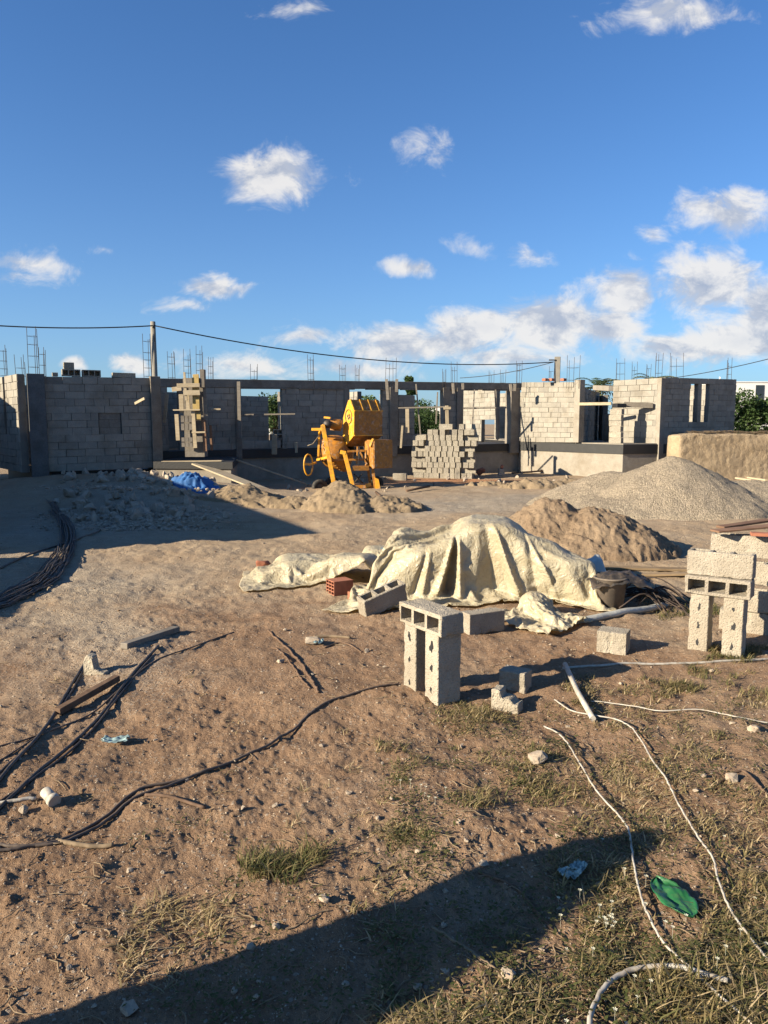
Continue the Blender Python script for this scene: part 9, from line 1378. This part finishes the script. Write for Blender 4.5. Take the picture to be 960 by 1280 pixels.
region(30, 700, 960, 838, 880, .08, 40, .07, .5, .25, 1.3)
region(20, 60, 640, 820, 1000, .05, 10, .045, .8, .1, 1.6)
blades(spots, 5, 'grass', 'sparse dry grass and weeds over the lower right of the dirt', 'grass')
def tuft(u, v, r, n, h, t, lab, tv=.2, ln=1.0, sd=1):
    p = gp(u, v); sp = [(p.x+rs.uniform(-r, r)*.7, p.y+rs.uniform(-r, r)*.5, r*.45, n/7, h, t, tv, ln) for _ in range(7)]
    blades(sp, sd, 'grass_tuft', lab, 'grass tuft', kind=None)
tuft(352, 1090, .19, 640, .095, .36, 'green grass tuft standing alone on the dirt above the shadow band', .2, .9, 41)
tuft(225, 1155, .22, 300, .055, .78, 'dry straw-coloured tuft left of the green one', .12, 1.4, 42)
tuft(596, 897, .22, 420, .06, .62, 'olive tuft in front of the left block stand', .2, 1.2, 43)
tuft(700, 990, .22, 360, .06, .5, 'green weed tuft below the big tan stone', .2, 1.2, 44)
tuft(605, 1000, .18, 300, .06, .56, 'pale green tuft left of the big tan stone', .25, 1.1, 45)
tuft(890, 1258, .28, 520, .11, .62, 'tall dry tuft under the arch of the white hose', .22, .9, 46)
tuft(850, 858, .2, 300, .06, .5, 'dark green tuft below the right-hand stand', .2, 1.2, 47)
# low broad-leaf weeds
def weeds(n, u0, u1, v0, v1, seed, dens=-.2, size=.012):
    rs = np.random.RandomState(seed); V = []; Fs = []; T = []; k = 0
    for _ in range(n):
        p = G(rs.uniform(u0, u1), rs.uniform(v0, v1))
        q_ = G(842, 1128)
        if float(fbm(p.x*1.3, p.y*1.3, 401, 3)) < dens or math.hypot(p.x-q_.x, p.y-q_.y) < .2: continue
        for _ in range(rs.randint(14, 40)):
            a = rs.uniform(0, 6.283); r = .09*rs.uniform(0, 1)**.7; x, y = p.x+r*math.cos(a), p.y+r*math.sin(a); V.append((x, y, rs.uniform(.004, .04), a, size*rs.uniform(.5, 1.3), rs.uniform(-.6, .9))); T.append(np.clip(rs.uniform(0, .45), 0, 1))
    A = np.array(V); X, Y, H, a, s, tl = A.T; Z = gz(X, Y)+H; ca, sa = np.cos(a), np.sin(a)
    P_ = np.stack([np.stack([X-sa*s*.0, Y, Z], -1), np.stack([X+ca*s-sa*s*.5, Y+sa*s+ca*s*.5, Z+tl*s*.5], -1), np.stack([X+ca*2.2*s, Y+sa*2.2*s, Z+tl*s], -1), np.stack([X+ca*s+sa*s*.5, Y+sa*s-ca*s*.5, Z+tl*s*.5], -1)], 1).reshape(-1, 3)
    q = np.arange(len(A))[:, None]*4+np.arange(4)[None]
    tag(link('weeds', np_mesh('weeds', P_, q, M['grass'], {'tint': (np.array(T), 'FACE')}), None), 'low broad-leaved weeds creeping among the grass', 'weeds', kind='stuff')
weeds(420, 480, 1000, 880, 1310, 6, -.2, .0095)
weeds(60, 150, 520, 1020, 1290, 7, -.1, .008)
# small flowers
mb = MB(); rs = np.random.RandomState(8)
for (u, v) in [(rs.uniform(690, 960), rs.uniform(1050, 1290)) for _ in range(26)] + [(rs.uniform(500, 560), rs.uniform(985, 1010)) for _ in range(8)] + [(rs.uniform(740, 770), rs.uniform(1130, 1180)) for _ in range(14)]:
    p = gp(u, v); p.z += rs.uniform(.015, .07); mb.tube([(p.x, p.y, p.z-.05), p], .0006, 3, 0, False)
    for k in range(5):
        a = k*1.257; mb.add([p, p+Vector((math.cos(a-.4)*.006, math.sin(a-.4)*.006, .002)), p+Vector((math.cos(a)*.009, math.sin(a)*.009, .001)), p+Vector((math.cos(a+.4)*.006, math.sin(a+.4)*.006, .002))], [(0, 1, 2, 3)])
tag(mb.build('wild_flowers', M['flower']), 'tiny whitish wild flowers dotted in the grass at the lower right', 'flowers', kind='stuff')
# dry stems and twigs lying about
mb = MB(); rs = np.random.RandomState(9)
for _ in range(900):
    v = 700+590*rs.uniform(0, 1)**.8; u = rs.uniform(-20, 980)
    if rs.uniform() < .45: u = rs.uniform(480, 980); v = rs.uniform(880, 1300)
    p = G(u, v); a = rs.uniform(0, 6.283); L = rs.uniform(.02, .11)*(1.4 if rs.uniform() < .12 else 1); pts = []
    for k in range(4):
        x, y = p.x+math.cos(a)*L*k/3, p.y+math.sin(a)*L*k/3; a += rs.uniform(-.35, .35); pts.append((x, y, ground(x, y)+.004+rs.uniform(0, .008)))
    mb.tube(pts, rs.uniform(.0012, .0035), 4, rs.uniform(), False)
tag(mb.build('dry_twigs', M['twig']), 'dry stems and twigs strewn over the dirt', 'twigs', kind='stuff')

# ================================================================== TREES, HEDGE, FAR BUILDING
def crown(mb_spots, n, size, seed, name, mat, parent, stretch=1.):
    """leaf-sized faces through the volume of a set of clumps (x, y, z, r)"""
    rs = np.random.RandomState(seed); sp = np.array(mb_spots); w = sp[:, 3]**2; idx = rs.choice(len(sp), n, p=w/w.sum())
    d = rs.randn(n, 3); d /= np.linalg.norm(d, axis=1)[:, None]; r = sp[idx, 3]*(.35+.75*rs.uniform(0, 1, n)**.5)
    c = sp[idx, :3] + d*r[:, None]
    a = rs.randn(n, 3); a /= np.linalg.norm(a, axis=1)[:, None]; b = np.cross(a, rs.randn(n, 3)); b /= np.linalg.norm(b, axis=1)[:, None]
    s = size*rs.uniform(.5, 1.3, n)[:, None]
    V = np.stack([c-a*s, c+b*s*.45, c+a*s, c-b*s*.45], 1).reshape(-1, 3); q = np.arange(n)[:, None]*4+np.arange(4)[None]
    cl = rs.uniform(0, 1, len(sp))[idx]*.6 + rs.uniform(0, .4, n)
    return link(name, np_mesh(name, V, q, M[mat], {'tint': (cl, 'FACE')}, False), None, parent)
def tree(u, d, base, h, r, seed, lab, name='tree', cat='tree', group=None):
    rs = random.Random(seed); x = P(u, 640, d).x; t = tag(empty(name, (x, d, base)), lab, cat, group)
    mb = MB(); mb.tube([(0, 0, -.2), (.05, 0, h*.25), (-.05, .05, h*.5), (.05, 0, h*.8)], [.13*h/4, .11*h/4, .08*h/4, .02], 8); clumps = []
    for k in range(16):
        a = rs.uniform(0, 6.28); rad = r*rs.uniform(.15, .95)**.8; z = h*rs.uniform(.42, .97); rad *= 1.15-abs(z/h-.62)*1.5; q = (rad*math.cos(a), rad*math.sin(a), z); clumps.append((*q, r*rs.uniform(.28, .5)))
        mb.tube([(0, 0, h*rs.uniform(.25, .5)), (q[0]*.5, q[1]*.5, z*.85), q], [.05*h/4, .03*h/4, .01], 5)
    mb.build('trunk', M['bark'], t); crown(clumps, 3800, .13*h/4, seed, 'crown', 'leaves', t); return t
tree(345, 43, 0, 3.3, 1.3, 3, 'leafy tree seen through the tall gap in the middle of the facade')
tree(466, 46, 0, 3.2, 1.3, 4, 'leafy tree showing right above the mixer hopper')
tree(526, 50, 0, 3.0, 1.5, 5, 'leafy tree on the left in the garden opening'); tree(541, 47, 0, 2.5, 1.2, 6, 'lower bushy tree on the right in the garden opening')
tree(512, 56, 0, 5.5, .35, 7, 'slim treetop poking above the beam in the middle')
hd = tag(empty('hedge', (P(955, 640, 62).x, 62, 0)), 'dense green hedge at the right edge below the white building', 'hedge'); rs_ = random.Random(5)
cl = [(rs_.uniform(-5.5, 9), rs_.uniform(-1, 1), rs_.uniform(.4, 3.9), rs_.uniform(.5, .95)) for _ in range(150)]; crown(cl, 24000, .16, 12, 'foliage', 'leaves', hd)
mb = MB()
for _ in range(24): xx = rs_.uniform(-5, 8.5); mb.tube([(xx, 0, -.1), (xx+rs_.uniform(-.3, .3), 0, 1.5)], .05, 5)
mb.build('stem', M['bark'], hd)
def palm(u, vtop, d, lab, seed):
    rs = random.Random(seed); top = P(u, vtop, d); t = tag(empty('palm_tree', (top.x, d, 0)), lab, 'palm tree'); h = top.z-.6
    MB().tube([(0, 0, -.1), (.1, 0, h*.5), (0, 0, h)], [.26, .2, .2], 8).build('trunk', M['bark'], t); V = []; Fs = []; T = []
    for k in range(34):
        a = rs.uniform(0, 6.28); el = rs.uniform(-.35, 1.2); L = rs.uniform(1.5, 2.1); pts = []
        for i in range(9):
            s = i/8; pts.append(Vector((math.cos(a)*L*s*math.cos(el*(1-.3*s)), math.sin(a)*L*s*math.cos(el*(1-.3*s)), h + L*s*math.sin(el) - .9*L*s*s*.6)))
        side = Vector((-math.sin(a), math.cos(a), 0)); tn = rs.uniform(0, 1)
        for i in range(1, 9):
            for sg in (-1, 1):
                p = pts[i]; d2 = (pts[i]-pts[i-1]).normalized(); w = .38*(1-.5*abs(i/8-.45)); o = len(V); q = p + side*sg*w + d2*.28 - Vector((0, 0, .12))
                V += [tuple(p-d2*.07), tuple(p+d2*.07), tuple(q)]; Fs.append((o, o+1, o+2)); T.append(tn)
    link('crown', np_mesh('crown', np.array(V), np.array(Fs), M['palm'], {'tint': (np.array(T), 'FACE')}, False, True), None, t)
palm(748, 474, 48, 'palm crown showing over the opening of the right wing', 1); palm(817, 469.5, 56, 'palm crown just left of the dark corner of the right wing', 2)
fb = tag(empty('white_building', (P(945, 640, 100).x, 100, 0)), 'long white building far behind the hedge at the right edge', 'building')
zt_ = P(945, 478, 100).z; MB().box((1.5, 4, zt_/2), (13, 8, zt_), 0).build('wall', M['white_paint'], fb); MB().box((1.5, 4, zt_+.06), (13.2, 8.2, .12), 0).build('roof_edge', M['white_paint'], fb)
xw = P(941, 640, 100).x-fb.location.x
for k, (dx, w, z0, z1) in enumerate(((0, 1.1, zt_-2.8, zt_-.35), (1.75, .8, zt_-2.6, zt_-.3), (-5.0, .7, zt_-2.2, zt_-.9))):
    f = MB().box((xw+dx, .0, (z0+z1)/2), (w, .12, z1-z0), 0).build('window', M['glassdark'], fb)
MB().tube([(xw-4, 3, zt_), (xw-4, 3, zt_+.9)], .1, 8).build('roof_vent', M['white_paint'], fb)
# far low houses and tree line along the horizon
for k, (u, w, h, lab) in enumerate(((537, 9, 4.6, 'pale distant house seen through the garden opening'), (345, 9, 5.0, 'pale distant house seen through the tree gap'))):
    q = P(u, 640, 120); t = tag(empty('distant_house', (q.x, 120, 0)), lab, 'house'); MB().box((0, 4, h/2), (w, 8, h)).build('wall', M['white_paint'], t); MB().box((w*.2, 0, h*.6), (1.2, .1, 1.4)).build('window', M['glassdark'], t)

# ================================================================== POLES AND OVERHEAD CABLES
pt = P(191, 402, 26.5); po = tag(empty('utility_pole', (pt.x, 26.5, 0)), 'thin concrete utility pole behind the left wing', 'utility pole')
MB().tube([(0, 0, -.2), (0, 0, pt.z)], [.13, .085], 10).build('shaft', M['pole'], po); MB().tube([(.0, -.05, pt.z-.2), (.1, -.2, pt.z-.28), (.1, -.22, pt.z-.7)], .012, 5).build('cable_drop', M['strap'], po)
MB().lathe([(0, -.06), (.05, -.05), (.03, 0), (.05, .05), (0, .06)], 10, c=(.05, -.1, pt.z-.18)).build('insulator', M['dark_metal'], po)
pt2 = P(697, 446, 34); po2 = tag(empty('concrete_post', (pt2.x, 34, 0)), 'short square concrete post rising over the sunlit wall', 'post')
MB().box((0, 0, pt2.z/2), (.26, .22, pt2.z), -.25).build('shaft', M['pole'], po2, .01); MB().box((-.25, -.1, pt2.z-.15), (.3, .05, .05)).build('cable_bracket', M['dark_metal'], po2)
def cable(a, b, sag, lab, r=.022, n=28):
    pts = [a.lerp(b, i/n) - Vector((0, 0, sag*4*(i/n)*(1-i/n))) for i in range(n+1)]
    tag(MB().tube(pts, r, 6).build('overhead_cable', M['strap']), lab, 'cable')
k1 = P(193, 407, 26.4); k2 = P(692, 452.5, 33.9)
cable(P(-60, 403, 24), k1, .12, 'overhead cable from the left edge to the utility pole'); cable(k1, k2, .55, 'long sagging overhead cable between the utility pole and the concrete post')
cable(P(575, 472.5, 36), k2, .12, 'thin cable rising to the concrete post from behind the beam', .016); cable(P(820, 475, 36), P(975, 445, 30), .1, 'overhead cable rising to the right edge over the dark wall', .016)

# ================================================================== UNSEEN STAND-IN ADDED TO CAST THE SHADOW IN FRONT
tp = G(838, 1040); hh = 1.62; L = hh/math.tan(SUN_EL); bx, by = tp.x-L*math.cos(SUN_AZ), tp.y-L*math.sin(SUN_AZ)
mb = MB().lathe([(0, -.1), (.31, -.1), (.30, .5), (.29, 1.0), (.25, 1.25), (.15, 1.45), (.07, 1.58), (0, 1.62)], 22); X = []
for (x, y, z) in mb.v:
    k = -.24*(1-sstep(.7, 1.6, z)); X.append((x*(1+.10*float(fbm(z*2, math.atan2(y, x), 7, 2))) - math.sin(SUN_AZ)*k, y*.85 + math.cos(SUN_AZ)*k, z))
mb.v = X
tag(mb.build('shadow_stand_in', M['mud'], None, 0, 1, (bx, by, 0)), 'rounded stand-in out of view at the left, added to cast the shadow band', 'shadow stand-in')
# ================================================================== CAMERA, SUN, SKY
sc = bpy.context.scene
cam = bpy.data.cameras.new('camera'); co = bpy.data.objects.new('camera', cam); C.objects.link(co)
co.location = (0, 0, CAM_H); co.rotation_euler = (R(90)-PITCH, 0, 0); cam.sensor_width = 36; cam.sensor_fit = 'AUTO'; cam.lens = 36*F_PX/1280; cam.clip_end = 6000; cam.clip_start = .05
sc.camera = co
sl = bpy.data.lights.new('sun', 'SUN'); so = bpy.data.objects.new('sun', sl); C.objects.link(so); sl.energy = 5.0; sl.angle = R(.5); sl.color = (1.0, .875, .67)
to_sun = Vector((-math.cos(SUN_AZ)*math.cos(SUN_EL), -math.sin(SUN_AZ)*math.cos(SUN_EL), math.sin(SUN_EL)))
so.rotation_euler = to_sun.to_track_quat('Z', 'Y').to_euler(); so.location = (-8, -4, 6)
w = bpy.data.worlds.new('World'); sc.world = w; w.use_nodes = True; nt = NT(w.node_tree); bg = w.node_tree.nodes['Background']
sky = nt.n('ShaderNodeTexSky', sky_type='NISHITA'); sky.sun_disc = False; sky.sun_elevation = SUN_EL
sky.sun_rotation = math.atan2(to_sun.x, to_sun.y) % (2*math.pi); sky.altitude = 50; sky.air_density = 1.0; sky.dust_density = .8; sky.ozone_density = 3.0
tc = nt.n('ShaderNodeTexCoord'); gen = tc.outputs['Generated']
sep = nt.n('ShaderNodeSeparateXYZ'); nt.L.new(gen, sep.inputs[0])
yy = nt.math('MAXIMUM', sep.outputs[1], .04)
uv = nt.n('ShaderNodeCombineXYZ', i_0=nt.math('DIVIDE', sep.outputs[0], yy), i_1=nt.math('DIVIDE', sep.outputs[2], yy)).outputs[0]
def uvp(u, v): d = ray(u, v); return d.x/d.y, d.z/d.y
# clouds: centre, half width, half height (photo pixels of the sky they fill), weight
CL = [(342, 218, 92, 40, 1.0), (540, 187, 44, 26, .46), (905, 266, 76, 36, .95), (275, 362, 52, 22, .82), (508, 335, 38, 18, .75), (582, 306, 42, 20, .44), (660, 316, 34, 16, .36), (28, 330, 70, 24, .55), (130, 308, 26, 12, .4),
      (890, 356, 100, 54, 1.12), (965, 385, 84, 56, 1.12), (778, 372, 54, 54, 1.02), (690, 402, 130, 46, 1.05), (600, 415, 104, 38, .98), (510, 432, 120, 32, .95), (760, 412, 80, 36, .95), (840, 14, 110, 28, .8), (370, 10, 50, 14, .42),
      (240, 386, 50, 12, .4), (375, 424, 60, 18, .6), (930, 430, 120, 40, 1.0), (840, 436, 90, 26, .9), (160, 450, 34, 18, .75), (98, 456, 26, 16, .8), (300, 455, 110, 24, .62), (450, 462, 130, 18, .62), (640, 448, 120, 24, .7), (20, 350, 70, 14, .4), (820, 300, 22, 16, .35)]
def field(vec):
    acc = None
    for (u, v, ru, rv, wt) in CL:
        cx, cy = uvp(u, v); k = ray(u, v).y; sx, sy = F_PX/ru*.995, F_PX/rv*.985
        q = nt.vmath('MULTIPLY_ADD', vec, (sx, sy, 0), (-cx*sx, -cy*sy, 0))
        L = nt.vmath('LENGTH', q, out=1)
        f = nt.math('MULTIPLY_ADD', L, -wt, wt)
        acc = f if acc is None else nt.math('SMOOTH_MAX', acc, f, .12)
    return acc
warp = nt.noise(uv, 9., 4, .6, out='Color'); wv_ = nt.vmath('MULTIPLY_ADD', nt.vmath('SUBTRACT', warp, (.5, .5, .5)), (.075, .045, 0), uv)
fld = field(wv_)
mp = nt.n('ShaderNodeMapping'); mp.inputs['Scale'].default_value = (1., 1.5, 1.); nt.L.new(uv, mp.inputs[0])
det = nt.noise(mp.outputs[0], 15., 10, .64, dist=.5)
dens = nt.math('MULTIPLY_ADD', nt.math('SUBTRACT', det, .5), 1.55, fld)
alpha = nt.maprange(dens, .08, .66, 0, 1, True)
# self-shading of the cloud: how much cloud lies towards the sun (upper left)
mp2 = nt.n('ShaderNodeMapping'); mp2.inputs['Scale'].default_value = (1., 1.5, 1.); nt.L.new(nt.vmath('ADD', uv, (-.010, .022, 0)), mp2.inputs[0])
det2 = nt.noise(mp2.outputs[0], 17., 6, .62, dist=.35)
lit = nt.maprange(nt.math('SUBTRACT', det, det2), -.11, .11)
thick = nt.maprange(dens, .35, 1.25)
lit = nt.math('SUBTRACT', nt.math('MULTIPLY_ADD', lit, .85, .40), nt.math('MULTIPLY', thick, .5), clamp=True)
ccol = nt.mix(lit, (2.7, 3.15, 4.1), (6.3, 6.15, 6.0))
skyc = nt.mix(1., sky.outputs[0], (.51, .85, 1.21), 'MULTIPLY')
hz_ = nt.math('MULTIPLY', nt.math('POWER', 2.718, nt.math('MULTIPLY', nt.math('MAXIMUM', sep.outputs[2], 0.), -7.)), .40)
skyc = nt.mix(hz_, skyc, (4.1, 5.1, 6.5))
front = nt.maprange(sep.outputs[1], .05, .15)
col = nt.mix(nt.math('MULTIPLY', nt.math('MULTIPLY', alpha, .92), front), skyc, ccol)
nt.L.new(col, bg.inputs[0]); bg.inputs[1].default_value = .052
vs_ = sc.view_settings; vs_.view_transform = 'Standard'; vs_.look = 'None'; vs_.gamma = 1; vs_.exposure = 1.45; vs_.use_curve_mapping = False
sc.render.engine = 'CYCLES'; sc.cycles.max_bounces = 6; sc.cycles.diffuse_bounces = 3; sc.cycles.transmission_bounces = 4; sc.cycles.transparent_max_bounces = 4; sc.cycles.use_denoising = True
